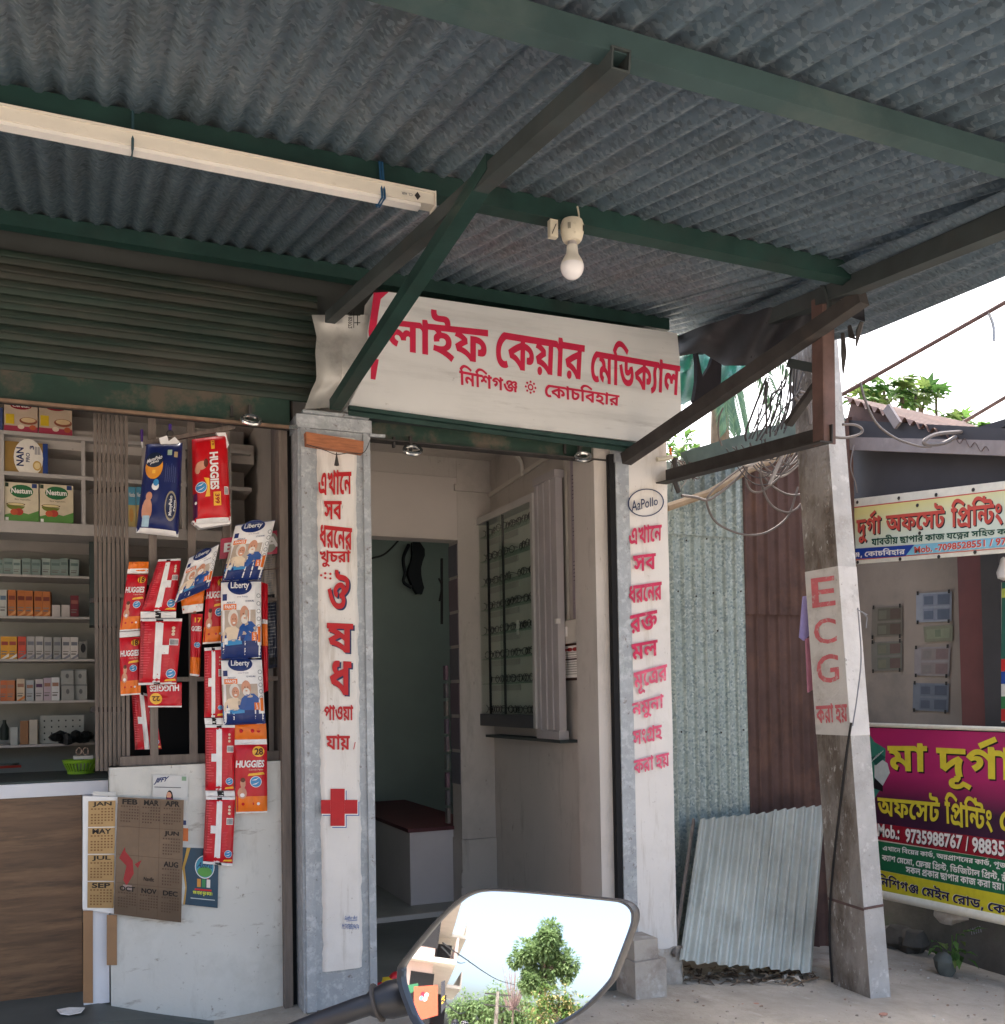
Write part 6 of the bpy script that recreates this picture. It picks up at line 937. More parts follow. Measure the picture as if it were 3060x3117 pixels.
# ================================================================== tube batten and bulb under the canopy
TB = mat('yellowed_white_plastic', (.72, .66, .56), .45, 0, .05, 8, dirt=((.36, .30, .22), 12, .62, .8, .7))
tb = thing('tube_light', 'long yellowed white tube light batten strapped under the left purlin', 'light fitting', (.2, -1.27, 2.75))
q0, q1 = at(1318, 608, Y=-1.36), None
ya = -1.365; a_ = at(1316, 614, Y=ya); b_ = at(-60, 342, Y=ya); zz = 2.714
b = MB(); b.box((b_[0]-.3, ya-.02, zz-.014), (a_[0], ya+.022, zz+.019), TB); b.box((b_[0]-.3, ya-.024, zz+.0195), (a_[0], ya+.024, zz+.025), TB); build('batten', b, tb)
b = MB(); b.box((b_[0]-.3, ya-.016, zz-.024), (a_[0]-.04, ya+.016, zz-.0145), mat('tube_diffuser', (.78, .74, .68), .3, 0, .04, 6)); build('diffuser', b, tb)
b = MB(); b.box((a_[0]+.0005, ya-.025, zz-.022), (a_[0]+.004, ya+.025, zz+.026), TB); build('end_cap', b, tb)
b = MB(); s = Surf((a_[0]-.16, ya-.0205, zz-.013), (a_[0]-.01, ya-.0205, zz-.013), (a_[0]-.01, ya-.0205, zz+.017), (a_[0]-.16, ya-.0205, zz+.017)); s.poly(b, [(.66, .5), (.72, .1), (.78, .5), (.72, .9)], DARKIRON, 1)
s.textq(b, latin('CL AIR', .01), [(.62, .62), (.40, .62), (.40, .36), (.62, .36)], GRY, 1); build('maker_mark', b, tb)
STRAP = ink(40, 84, 120); STRAP2 = ink(50, 76, 84)
for px, m, n2 in ((402, STRAP2, 1), (1155, STRAP, 2)):
    for k in range(n2):
        c0 = at(px+8*k, 440 if px < 500 else 580, Y=ya); b = MB(); x = c0[0]
        L = [V3(x, ya-.027, zz-.026), V3(x, ya+.027, zz-.026), V3(x+.003, -1.29, roof_z(-1.3)-.005), V3(x+.003, -1.36, roof_z(-1.36)-.005)]
        b.tube(L, .0035, m, 5, closed=True); build('strap', b, tb)
bl = thing('light_bulb', 'white bulb in a cream holder hanging from the second purlin', 'bulb', at(1742, 850, Y=-1.36))
YBb = -1.37; c0 = at(1742, 690, Y=YBb); px = np.linalg.norm(at(1742, 790, Y=YBb)-c0)/100; AX = (-.02, 0, -1)
HOLD = mat('cream_bakelite', (.60, .54, .42), .45, 0, .08, 20, dirt=((.30, .25, .17), 30, .6, .75, .7))
b = MB(); b.lathe([(20*px, -22*px), (31*px, -17*px), (35*px, -5*px), (35*px, 18*px), (30*px, 38*px), (25*px, 46*px), (21*px, 46*px)], c0, HOLD, 24, AX); build('holder', b, bl, smooth=True)
b = MB()
for u, n_ in ((.55, 3), (-.95, 3)):
    for k in range(n_): a = u+.09*k-1.45; d = V3(math.cos(a), math.sin(a), 0); b.bar(c0+d*35.3*px+V3(0, 0, -2*px), c0+d*34.6*px+V3(0, 0, -20*px), 1.6*px, 1*px, BLK)
build('vent_slot', b, bl)
b = MB(); b.lathe([(14*px, 44*px), (14*px, 60*px)], c0, mat('bulb_cap_metal', (.45, .42, .42), .4, .6, .1, 20), 18, AX); build('cap', b, bl, smooth=True)
b = MB(); b.lathe([(16*px, 58*px), (17*px, 70*px), (19*px, 84*px), (27*px, 98*px), (32*px, 108*px), (34*px, 116*px)], c0, mat('bulb_collar', (.66, .62, .54), .4, 0, .04, 20), 24, AX); build('collar', b, bl, smooth=True)
b = MB(); pr = [(34.6*px, 116*px)]+[(35*px*math.cos(t), 122*px+38*px*math.sin(t)) for t in np.linspace(0, 1.55, 10)]; b.lathe(pr, c0, mat('bulb_globe', (.74, .72, .72), .25, 0, .02, 10), 28, AX); build('globe', b, bl, smooth=True)
b = MB(); b.tube(spline([at(1758, 628, Y=YBb), at(1762, 650, Y=YBb), at(1763, 672, Y=YBb)]), .0028, HOLD, 6); build('cord', b, bl)
b = MB(); cs_ = at(1684, 696, Y=-1.36); b.box(cs_+V3(-.013, -.008, -.028), cs_+V3(.013, .012, .026), HOLD); b.bar(cs_+V3(-.008, -.009, -.02), cs_+V3(.006, -.009, .012), .003, .002, DARKIRON); solo('connector_block', 'small cream wire connector beside the bulb holder', 'connector', b)
# ================================================================== inside the clinic: cabinet, fittings, bench
CAB = thing('display_cabinet', 'glass fronted wall cabinet full of spectacles on the right wall of the clinic', 'cabinet', (2.25, 1.2, 1.1))
cx1, cx0 = 2.299, 2.205
cy0, cy1 = .66, 1.58; cz0, cz1 = 1.10, 2.36
ALU = mat('cabinet_aluminium', (.55, .53, .51), .45, .45, .06, 8)
ALU2 = mat('fluted_aluminium', (.46, .43, .43), .5, .3, .06, 8)
def cb(name, lo, hi, m, **k): b = MB(); b.box(lo, hi, m); return build(name, b, CAB, **k)
cb('frame', (cx0, cy0, cz1-.04), (cx1, cy1, cz1), ALU); cb('frame', (cx0, cy1-.03, cz0), (cx1, cy1, cz1-.041), ALU); cb('frame', (cx0, cy0, cz0+.001), (cx0+.03, cy0+.03, cz1-.041), ALU)
cb('base_plinth', (cx0+.003, cy0+.031, cz0), (cx1, cy1-.031, cz0+.07), mat('dark_plinth', (.06, .06, .065), .5, 0, .1, 5))
cb('back_panel', (cx1-.012, cy0+.031, cz0+.071), (cx1-.001, cy1-.031, cz1-.041), mat('cabinet_back', (.58, .57, .52), .7, 0, .05, 5))
# fluted end panel facing the street
b = MB(); e0, e1 = .40, .655
for k in range(7):
    y0 = e0+(e1-e0)*k/7; b.box((cx0+.01+(.006 if k % 2 else 0), y0, cz0-.005), (cx0+.05, y0+(e1-e0)/7-.002, cz1+.03), ALU2)
build('fluted_panel', b, CAB); cb('panel_cap', (cx0+.004, e0-.004, cz1+.031), (cx0+.06, e1+.003, cz1+.07), ALU2); cb('panel_cap', (cx0+.004, e0-.004, cz0-.05), (cx0+.06, e1+.003, cz0-.006), ALU2); cb('catch', (cx0-.004, e0-.012, 1.64), (cx0+.02, e0+.006, 1.665), WHITEPAINT)
cb('ledge', (cx0-.004, .37, cz0-.066), (cx1, 1.35, cz0-.051), RAFTER)
GLASS = bpy.data.materials.new('clear_glass'); GLASS.use_nodes = True; gb = GLASS.node_tree.nodes['Principled BSDF']; gb.inputs['Base Color'].default_value = (.80, .90, .86, 1); gb.inputs['Transmission Weight'].default_value = 1; gb.inputs['Roughness'].default_value = .02; gb.inputs['IOR'].default_value = 1.12; gb.inputs['Specular IOR Level'].default_value = .5
gt = GLASS.node_tree; lp = None; tr = gt.nodes.new('ShaderNodeBsdfTransparent'); tr.inputs[0].default_value = (.93, .96, .94, 1); gg = gt.nodes.new('ShaderNodeBsdfGlossy'); gg.inputs['Roughness'].default_value = .03; lw_ = gt.nodes.new('ShaderNodeLayerWeight'); lw_.inputs[0].default_value = .5; pw = gt.nodes.new('ShaderNodeMath'); pw.operation = 'POWER'; pw.inputs[1].default_value = 4; gt.links.new(lw_.outputs['Facing'], pw.inputs[0]); fr = gt.nodes.new('ShaderNodeMath'); fr.operation = 'MULTIPLY_ADD'; fr.inputs[1].default_value = .45; fr.inputs[2].default_value = .03; gt.links.new(pw.outputs[0], fr.inputs[0]); mx = gt.nodes.new('ShaderNodeMixShader')
gt.links.new(fr.outputs[0], mx.inputs[0]); gt.links.new(tr.outputs[0], mx.inputs[1]); gt.links.new(gg.outputs[0], mx.inputs[2]); gt.links.new(mx.outputs[0], gt.nodes['Material Output'].inputs[0]); gt.nodes.remove(gb)
cb('glass_door', (cx0+.002, cy0+.031, cz0+.071), (cx0+.006, 1.12, cz1-.041), GLASS); cb('glass_door', (cx0+.012, 1.08, cz0+.071), (cx0+.016, cy1-.031, cz1-.041), GLASS)
SHG = GLASS.copy(); SHG.name = 'greenish_shelf_glass'; [setattr(n.inputs[0], 'default_value', (.78, .90, .84, 1)) for n in SHG.node_tree.nodes if n.type == 'BSDF_TRANSPARENT']; FR = ink(26, 24, 28, .3)
for y in (1.08, 1.30): b = MB(); b.box((cx0+.004, y-.002, cz0+.072), (cx0+.018, y+.002, cz1-.042), BLACK); build('door_edge', b, CAB)
for k, y in enumerate((.98, 1.07, 1.14)): b = MB(); b.bar((cx1-.02, y, cz0+.08), (cx1-.02, y, cz1-.05), .012, .012, SHELFPAINT); build('shelf_track', b, CAB)
def spectacles():
    b = MB()
    for s_ in (-1, 1):
        b.tube([V3(0, s_*.034+.025*math.cos(a)*(1+.1*math.cos(2*a)), .024+.021*math.sin(a)) for a in np.linspace(0, 2*math.pi, 11)[:-1]], .0026, FR, 4, closed=True)
        b.tube([V3(0, s_*.060, .034), V3(.02, s_*.061, .033), V3(.05, s_*.058, .026)], .002, FR, 4)
    b.tube([V3(0, -.010, .030), V3(-.002, 0, .034), V3(0, .010, .030)], .002, FR, 4); return b
sp0 = None; rows = []
ords = ('lowest', 'second lowest', 'third', 'fourth', 'fifth', 'sixth', 'seventh', 'topmost')
for r in range(8):
    z = cz0+.075+(0 if r == 0 else .03+.148*r)
    if r: b = MB(); b.box((cx0+.02, cy0+.04, z-.006), (cx1-.014, cy1-.035, z), SHG); build('glass_shelf', b, CAB); b = MB(); b.box((cx1-.020, 1.02, z-.045), (cx1-.0125, cy1-.04, z-.012), SHELFPAINT); build('shelf_rail', b, CAB)
    y = cy0+.10; k = 0
    while y < cy1-.09:
        if random.random() < .88:
            lab = 'thin dark framed spectacles in the row on the %s cabinet shelf' % ords[r]; loc = (cx0+.05+random.uniform(-.008, .012), y, z+.001); grp = 'spectacles on the %s shelf' % ords[r]
            if sp0 is None: sp0 = solo('spectacles', lab, 'spectacles', spectacles(), grp, origin=V3(0, 0, 0)); sp0.location = loc
            else: o = copy_thing(sp0, loc, lab, grp); o.rotation_euler = (0, 0, random.uniform(-.25, .25))
        y += .082 if r != 2 else .1
b = MB(); b.box((cx0+.03, .93, 1.62), (cx0+.035, .955, 1.70), WHITE); solo('price_tag', 'small white price tag hanging inside the spectacle cabinet', 'tag', b)
# wall fittings
XW = 2.296
IVORY = mat('ivory_plastic', (.56, .52, .46), .45, 0, .04, 8)
def wq(a, c): return at(*a, X=XW), at(*c, X=XW)
p0, p1 = wq((1775, 1955), (1685, 1900)); sb = thing('switch_board', 'ivory electric switch board on the clinic wall', 'switch', (XW, (p0[1]+p1[1])/2, p0[2]))
b = MB(); b.box((XW-.035, p0[1]-.06, p0[2]), (XW+.003, p1[1], p1[2]), IVORY); build('box', b, sb); b = MB(); b.box((XW-.039, p0[1]+.10, p0[2]+.035), (XW-.0352, p1[1]-.03, p1[2]-.03), WHITE); build('cover', b, sb)
b = MB(); [b.box((XW-.037, p1[1]-.022+.007*k, p0[2]+.05), (XW-.0352, p1[1]-.018+.007*k, p0[2]+.07), BLK) for k in range(2)]; build('socket_hole', b, sb)
p0, p1 = wq((1772, 2070), (1707, 1962)); nf = thing('framed_notice', 'framed certificate with a red heading below the switch board', 'frame', (XW, (p0[1]+p1[1])/2, p0[2]))
b = MB(); b.box((XW-.012, p0[1]-.1, p0[2]), (XW+.003, p1[1], p1[2]), ink(60, 36, 28)); build('frame', b, nf); b = MB(); s = Surf((XW-.0125, p1[1]-.012, p0[2]+.014), (XW-.0125, p0[1]-.088, p0[2]+.014), (XW-.0125, p0[1]-.088, p1[2]-.014), (XW-.0125, p1[1]-.012, p1[2]-.014)); s.rect(b, 0, 0, 1, 1, WHITE, 1)
for k in range(3): s.ell(b, .18+.2*k, .88, .1, .06, ink(166, 40, 44), 2)
for k in range(10): s.rect(b, .2-.1*(k > 3), .78-.075*k, .7, .795-.075*k, ink(110, 90, 84), 2)
s.rect(b, .2, .55, .9, .60, ink(70, 40, 40), 2.2); build('print', b, nf)
p0, p1 = wq((1768, 1880), (1738, 1402)); b = MB(); b.box((XW-.004, p0[1]-.05, p0[2]), (XW+.003, p1[1], 2.62), ink(150, 140, 146)); o = solo('paper_strip', 'lilac grey printed paper strip hanging down the wall above the switch board', 'paper strip', b)
b = MB(); s = Surf((XW-.004, p1[1], p0[2]), (XW-.004, p0[1], p0[2]), (XW-.004, p0[1], 2.62), (XW-.004, p1[1], 2.62))
for k in range(46):
    if k % 11 < 7: s.rect(b, .2, .98-.02*k, .2+.7*random.random(), .984-.02*k, ink(70, 62, 84), 1)
build('print', b, o)
b = MB(); c1 = at(1732, 1890, X=XW); b.box((XW-.012, c1[1]-.006, c1[2]), (XW+.003, c1[1]+.01, 2.62), IVORY); p2 = at(1500, 1520, X=XW)
b.bar(V3(XW-.008, c1[1], 2.56), V3(XW-.008, 1.44, p2[2]+.03), .014, .022, IVORY); b.box((XW-.03, .55, 2.56), (XW+.002, .64, 2.66), IVORY); solo('cable_trunking', 'ivory cable trunking running up and along the clinic wall to a round corner', 'trunking', b)
b = MB(); b.tube(spline([V3(XW-.01, .95, 2.52), V3(XW-.03, .93, 2.60), V3(XW-.08, .98, 2.66), V3(XW-.12, 1.1, 2.70)]), .012, IVORY, 8); solo('flexible_conduit', 'short curved flexible conduit above the cabinet', 'conduit', b, smooth=True)
# papers on the inner pillar flank and the inner room
b = MB()
for k in range(7): z0 = .75+.21*k; b.box((2.073, 1.452, z0), (2.0785, 1.598, z0+.19), ink(100+6*(k % 3), 98, 106))
solo('paper_notices', 'column of grey paper notices pasted down the dark flank of the inner pillar', 'notices', b)
b = MB(); b.bar(at(1345, 1700, Y=1.75), at(1345, 1900, Y=1.75), .02, .01, BLK); b.tube(spline([at(1338, 1830, Y=1.72), at(1345, 1785, Y=1.72), at(1336, 1760, Y=1.72)]), .006, BLK, 5); solo('hanging_strap', 'black strap hanging in the inner doorway', 'strap', b)
b = MB(); [b.box((2.05, 1.62, .5+.11*k), (2.07, 1.66, .59+.11*k), ink(120-10*(k % 2), 112-8*(k % 3), 108)) for k in range(9)]; solo('paper_strip', 'narrow strip of printed papers at the edge of the inner doorway', 'paper strip', b)
WC = at(1245, 1725, Y=3.28); hgt = thing('hanging_bag', 'black bag hung by its looped strap on the green inner wall', 'bag', WC+V3(0, 0, -.3))
b = MB()
zs_ = np.linspace(.19, -.22, 9); ws_ = [.03, .05, .05, .045, .05, .055, .05, .045, .02]
b.add([WC+V3(.05+sx*w_+.02*math.sin(i), yy, z) for i, (z, w_) in enumerate(zip(zs_, ws_)) for sx in (-1, 1) for yy in (-.05, 0)], [f_ for i in range(8) for f_ in ((4*i, 4*i+4, 4*i+6, 4*i+2), (4*i, 4*i+1, 4*i+5, 4*i+4), (4*i+2, 4*i+6, 4*i+7, 4*i+3))], ink(14, 16, 24)); build('pouch', b, hgt)
b = MB(); b.tube(spline([WC+V3(-.01, -.04, .17), WC+V3(-.06, -.05, .06), WC+V3(-.05, -.05, -.06), WC+V3(-.06, -.05, -.13), WC+V3(0, -.05, -.17)]), .014, ink(18, 20, 28), 6); build('strap', b, hgt)
b = MB(); b.tube(spline([at(1130, 1700, Y=2.6), at(1165, 1690, Y=2.6), at(1190, 1670, Y=2.6), at(1222, 1635, Y=2.6)]), .007, BLK, 6); solo('black_cable', 'black cable drooping across the top of the inner doorway', 'cable', b)
BN = thing('bench', 'long white bench with a maroon top in the inner room', 'bench', (1.85, 1.9, .1))
zb2 = at(1250, 2525, Y=1.60)[2]; MAROON = mat('maroon_cover', (.085, .02, .024), .6, 0, .15, 5)
b = MB(); b.box((1.80, 1.60, .027), (2.28, 3.2, zb2-.02), mat('bench_white', (.52, .48, .48), .7, 0, .05, 4, dirt=((.2, .18, .17), 5, .62, .8, .6))); build('body', b, BN)
b = MB(); b.box((1.785, 1.585, zb2-.018), (2.28, 3.2, zb2+.004), MAROON); build('top_cover', b, BN)
b = MB(); [b.ball(at(1160+22*i, 3005-16*i, Y=.06)+V3(0, 0, .0), (.035, .03, .022), (gloss(196, 30, 40), gloss(226, 190, 50))[i % 2], 8, .2) for i in range(3)]; solo('crisp_packet', 'crumpled red and yellow packet on the clinic threshold', 'packet', b)
# ================================================================== tin fence, leaning sheet, pole
FN = thing('tin_fence', 'corrugated tin fence, pale zinc then rusty brown, beside the right pillar', 'fence', (3.3, .5, -.2))
YFN = .5
def vsheet(x0, x1, z0, z1, Y, m, pitch=.07, amp=.011, n=12):
    k = int((x1-x0)/pitch*n); b = MB(); b.grid(lambda u, v: ((lambda x: (x, Y-amp*(2.2*math.exp(-(((x/pitch) % 1)-.5)**2/.018)-.5), (z0(x) if callable(z0) else z0)*(1-v)+(z1(x) if callable(z1) else z1)*v))(x0+(x1-x0)*u)), k, 8, m); return b
fx = lambda px, py=1900: at(px, py, Y=YFN)[0]
topz = lambda x: 2.50+.30*(x-3.0)
build('zinc_sheet', vsheet(2.66, fx(2268), -.25, topz, YFN, ZINC2), FN, smooth='all'); build('zinc_sheet', vsheet(2.66, fx(2268)-.02, 2.15, lambda x: topz(x)+.06, YFN-.014, ZINC2), FN, smooth='all')
build('rusty_sheet', vsheet(fx(2262), 4.3, -.25, lambda x: topz(x)+.02, YFN+.02, RUST, .078), FN, smooth='all'); build('rusty_sheet', vsheet(fx(2262), 4.3, 1.72, lambda x: topz(x)+.05, YFN+.006, RUST, .078), FN, smooth='all')
b = MB(); b.bar(at(2085, 1400, Y=.46), at(2560, 1262, Y=.46), .05, .09, mat('mossy_beam', (.10, .13, .11), .8, 0, .25, 7)); build('top_beam', b, FN)
b = MB(); [b.ball(at(px, py, Y=YFN-.02), .006, DARKIRON, 6) for px, py in ((2065, 1800), (2120, 1815), (2172, 1805), (2256, 1800), (2075, 2228), (2150, 2228), (2196, 2230), (2264, 2222), (2185, 1920), (2090, 1645), (2152, 1640))]; build('nail_head', b, FN)
b = MB(); b.tube([at(2030, 1545, Y=.38), at(2160, 1500, Y=.38), at(2270, 1435, Y=.38), at(2420, 1370, Y=.38), at(2520, 1310, Y=.38)], [.022, .021, .02, .018, .017], mat('dry_bamboo', (.36, .27, .18), .7, 0, .2, 12), 8); solo('bamboo_pole', 'dry bamboo pole tied slantwise across the top of the tin fence', 'pole', b, smooth=True)
b = MB(); [b.ball(V3(2.72+.0*i, .30, .1), .01, BLACK, 4) for i in range(1)]
b = MB(); b.box((2.64, .42, -.25), (2.86, .49, .40), PB); solo('fence_footing', 'dark rough plinth under the tin fence next to the pillar', 'plinth', b)
LP = thing('leaning_tin', 'loose pale corrugated tin sheet leaning against the fence behind the pole', 'tin sheet', (3.1, 0, -.1))
c4 = [at(2068, 2925, Y=-.04), at(2468, 2960, Y=-.10), at(2500, 2458, Y=.32), at(2128, 2498, Y=.36)]; sN = nrm(np.cross(c4[1]-c4[0], c4[3]-c4[0]))
if np.dot(sN, CAM-c4[0]) < 0: sN = -sN
def lean(u0, u1, lift, m):
    b = MB(); n_ = int(12.5*(u1-u0)*8)
    def fn(u, v):
        u = u0+(u1-u0)*u; P = c4[0]*(1-u)*(1-v)+c4[1]*u*(1-v)+c4[2]*u*v+c4[3]*(1-u)*v
        return P+sN*(lift*v+.013*math.sin(2*math.pi*u*12.5)*(1-.0*v))+V3(0, 0, .006*math.sin(u*31)*(v < .01))
    b.grid(fn, n_, 8, m); return b
build('sheet', lean(0, .62, .012, ZINC3), LP, smooth='all'); build('sheet', lean(.57, 1.02, .03, ZINC3), LP, smooth='all')
b = MB(); b.bar(c4[0]+V3(-.01, .03, .02), c4[3]+V3(-.012, .03, 0), .012, .03, WOODGREY); build('edge_batten', b, LP)
Z8 = zc(2000, 2300, 750/1780); b = MB()
LPL = dict(pl=(sN, c4[0]+sN*.045))
word(b, latin('VHS', .02), bx(1143, 410, 1186, 428), NAVY, Z8, **LPL); word(b, latin('11', .02), bx(1160, 440, 1180, 458), NAVY, Z8, **LPL)
for e_ in (((1140, 468), (1190, 468)), ((1140, 468), (1126, 552)), ((1126, 552), (1164, 582)), ((1164, 582), (1198, 552))): b.bar(at(*Z8(*e_[0]), **LPL), at(*Z8(*e_[1]), **LPL), .004, .002, NAVY)
for a in np.linspace(.3, 5.9, 9): b.bar(at(*Z8(1164+10*math.cos(a), 525+12*math.sin(a)), **LPL), at(*Z8(1164+24*math.cos(a), 525+27*math.sin(a)), **LPL), .002, .002, NAVY)
build('stamp', b, LP)
b = MB(); cst = at(2500, 2955, Y=-.2); b.prism([V3(*ground_at(2455, 2968))+V3(0, 0, -.05), V3(*ground_at(2540, 2985))+V3(0, 0, -.05), V3(*ground_at(2545, 2945))+V3(.05, .1, -.05), V3(*ground_at(2470, 2930))+V3(0, .1, -.05)], (0, 0, .10), PB); solo('stone_slab', 'rough grey stone slab lying at the left of the pole foot', 'stone', b)
# ---- concrete pole
PO = thing('utility_pole', 'weathered rectangular concrete utility pole lettered ECG in faded red', 'pole', (3.47, -.28, -.19))
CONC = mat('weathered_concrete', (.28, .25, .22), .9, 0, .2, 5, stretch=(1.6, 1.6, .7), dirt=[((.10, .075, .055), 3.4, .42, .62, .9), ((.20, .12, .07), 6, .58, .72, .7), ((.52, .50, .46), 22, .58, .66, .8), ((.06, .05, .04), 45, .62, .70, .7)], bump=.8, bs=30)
CONC2 = mat('lit_lime_streaked_concrete', (.44, .42, .39), .9, 0, .14, 7, dirt=[((.24, .21, .18), 4, .52, .70, .8), ((.66, .64, .60), 16, .56, .68, .8), ((.14, .11, .09), 50, .63, .70, .7)], bump=.6, bs=35)  # narrow face: lime traces, plus light on that side put into the colour
PWH = mat('limewashed_concrete', (.60, .57, .53), .85, 0, .1, 6, dirt=[((.33, .29, .25), 5, .50, .70, .75), ((.50, .36, .33), 3, .56, .76, .5), ((.18, .15, .12), 36, .64, .70, .8)], bump=.3, bs=40)
def pole_pt(k, z):          # k: 0 back-left, 1 front-left, 2 front-right, 3 back-right
    t = (z+.19)/2.6; yb = -.170+.150*t; yf = -.417+.165*t; w_ = .125-.012*t
    return V3(3.43-.01*t+(w_ if k > 1 else 0), (yb if k in (0, 3) else yf), z)
def pole_seg(z0, z1, m, infl=0., nz_=1):
    b = MB()
    for j in range(nz_):
        a, c = z0+(z1-z0)*j/nz_, z0+(z1-z0)*(j+1)/nz_; R0 = [pole_pt(k, a) for k in range(4)]; R1 = [pole_pt(k, c) for k in range(4)]
        if infl:
            for R in (R0, R1):
                cc = sum(R)/4
                for k in range(4): R[k] = R[k]+nrm((R[k]-cc)*V3(1, 1, 0))*infl
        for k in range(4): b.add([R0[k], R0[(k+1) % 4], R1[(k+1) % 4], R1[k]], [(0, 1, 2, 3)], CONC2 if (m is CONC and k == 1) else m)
    b.add(R1, [(0, 1, 2, 3)], m); return b
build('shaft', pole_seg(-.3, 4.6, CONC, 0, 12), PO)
zt_, zl_ = at(2556, 1722, X=3.42)[2], at(2600, 2240, X=3.43)[2]
build('limewash_band', pole_seg(zl_, zt_, PWH, .0025, 4), PO)
b = MB()
rng_ = np.random.RandomState(3)
for j in range(44):                                     # broken rough edge at the front of the left face
    z = 1.95+1.7*j/44; P = pole_pt(1, z); b.ball(P+V3(-.001, .03+.03*rng_.rand(), 0), (.006, .018+.01*rng_.rand(), .022), CONC, 6, .3)
for j in range(70): z = 1.95+1.7*rng_.rand(); P = pole_pt(0, z); b.ball(P+V3(-.001, -.02-.10*rng_.rand(), 0), (.003, .012, .016), CONC, 6, .3)
build('spalled_surface', b, PO, kind='stuff')
pN = nrm(np.cross(pole_pt(0, 0)-pole_pt(1, 0), pole_pt(1, 2)-pole_pt(1, 0))); pN = pN if pN[0] < 0 else -pN
b = MB(); Kp = lambda x, y: (x*1.6072, y*1.6072)
def onpole(x, y): return at(x*1.6072, y*1.6072, X=3.4225+.0)
def ptxt(T, c, m):
    V, F = T; q = [np.array(Kp(*p)) for p in c]
    b.add([at(*(q[3]*(1-u)*(1-v)+q[2]*u*(1-v)+q[1]*u*v+q[0]*(1-u)*v), pl=(pN, pole_pt(1, 1.5)+pN*.0045)) for u, v in V], F, m)
ptxt(latin('E', .012), [(1536, 1096), (1581, 1090), (1583, 1146), (1539, 1152)], POLERED); ptxt(latin('C', .012), [(1541, 1172), (1583, 1170), (1586, 1217), (1543, 1222)], POLERED)
ptxt(latin('G', .012), [(1545, 1242), (1588, 1237), (1590, 1290), (1549, 1297)], POLERED); ptxt(bangla('করা হয়'), [(1545, 1334), (1604, 1330), (1606, 1370), (1548, 1374)], POLERED)
build('lettering', b, PO)
b = MB(); zz_ = at(2600, 2755, X=3.43)[2]; rr = [pole_pt(k, zz_) for k in (0, 1, 2)]; b.bar(rr[0]+V3(-.002, 0, 0), rr[1]+V3(-.002, -.003, -.01), .003, .012, REDIRON); b.bar(rr[1]+V3(0, -.003, -.005), rr[2]+V3(0, -.003, 0), .003, .012, REDIRON); build('red_band', b, PO)
b = MB(); pc = [at(*q, X=3.415) for q in ((2592, 2200), (2578, 2290), (2562, 2420), (2545, 2560), (2532, 2690), (2526, 2800), (2528, 2900), (2534, 2990))]; b.tube(spline(pc), .006, BLK, 6); solo('earth_cable', 'black earth cable running down the left face of the pole', 'cable', b, smooth=True)
b = MB(); pc = [at(*q, Y=-.44) for q in ((2612, 1850), (2622, 2000), (2610, 2120), (2596, 2210))]; b.tube(spline(pc), .0035, GRY, 5)
for q in (((2610, 1855), (2640, 1872)), ((2625, 1862), (2640, 1880), (2637, 1912))): b.tube([at(*p, Y=-.44) for p in q], .003, GRY, 5)
solo('frayed_wire', 'thin grey frayed wire down the white edge of the pole', 'wire', b)
b = MB(); bq = [at(*q, Y=-.02) for q in ((2448, 1815), (2466, 1812), (2468, 1930), (2450, 1950), (2437, 1940))]; b.prism(bq, (0, .012, 0), ink(150, 140, 190)); b.prism([at(*q, Y=-.03) for q in ((2455, 1945), (2470, 1940), (2474, 2100), (2462, 2108))], (0, .01, 0), ink(180, 120, 140)); solo('torn_poster', 'lilac torn poster scraps curling off the hidden edge of the pole', 'poster', b)
# ================================================================== cables
def cable(label, pts, r=.006, Y=-.55, m=None, grp=None, name='cable', dY=0.):
    b = MB(); n_ = len(pts); b.tube(spline([at(*p, Y=Y+dY*i/(n_-1)) for i, p in enumerate(pts)], 7), r, m or mat('grey_cable', (.14, .12, .11), .6, 0, .15, 9), 6); return solo(name, label, 'cable', b, grp, smooth=True)
Z9 = zc(2000, 1100, 700/1904)
PALE = mat('pale_cable', (.40, .36, .33), .6, 0, .1, 9)
cable('big cable loop sagging across the pale and the rusty fence sheets', [Z9(*q) for q in ((740, 850), (560, 985), (430, 1110), (420, 1200), (500, 1340), (700, 1430), (900, 1420), (1080, 1290), (1150, 1100), (1170, 1040))], .006, .1)
cable('cable drooping from the bracket end along the fence to the pole', [Z9(*q) for q in ((205, 1110), (320, 1125), (420, 1148), (520, 1090), (660, 975), (760, 860), (880, 790), (1050, 745), (1230, 710), (1340, 670), (1410, 622))], .0075, .1)
cable('pale cable stub lying level under the iron arm', [Z9(*q) for q in ((450, 862), (580, 862), (680, 848), (770, 860), (860, 812), (960, 752), (1180, 672))], .008, .05, PALE)
cable('short stiff pale cable standing in the hanging loops', [Z9(*q) for q in ((1032, 795), (985, 905), (932, 1022))], .010, .05, PALE)
cable('white cable tail pointing down from the iron arm', [Z9(*q) for q in ((1042, 700), (1044, 745), (1036, 800))], .010, .05, PALE)
cable('cable loop hanging lowest over the rusty sheet beside the pole', [Z9(*q) for q in ((850, 930), (890, 1090), (960, 1200), (1070, 1250), (1150, 1225), (1196, 1178))], .006, .1)
cable('cable loop left of the stiff pale stub, over the sheet joint', [Z9(*q) for q in ((745, 860), (742, 1000), (790, 1075), (870, 1075), (960, 1010), (1090, 880), (1200, 740))], .006, .1)
cable('cable curving right to the pole over the rusty sheet', [Z9(*q) for q in ((840, 890), (930, 1010), (1040, 1085), (1120, 1107), (1196, 1100))], .006, .1)
cable('upper pale cable loop over the rusty sheet', [Z9(*q) for q in ((840, 890), (920, 940), (1030, 952), (1130, 890), (1210, 800))], .008, .08, PALE)
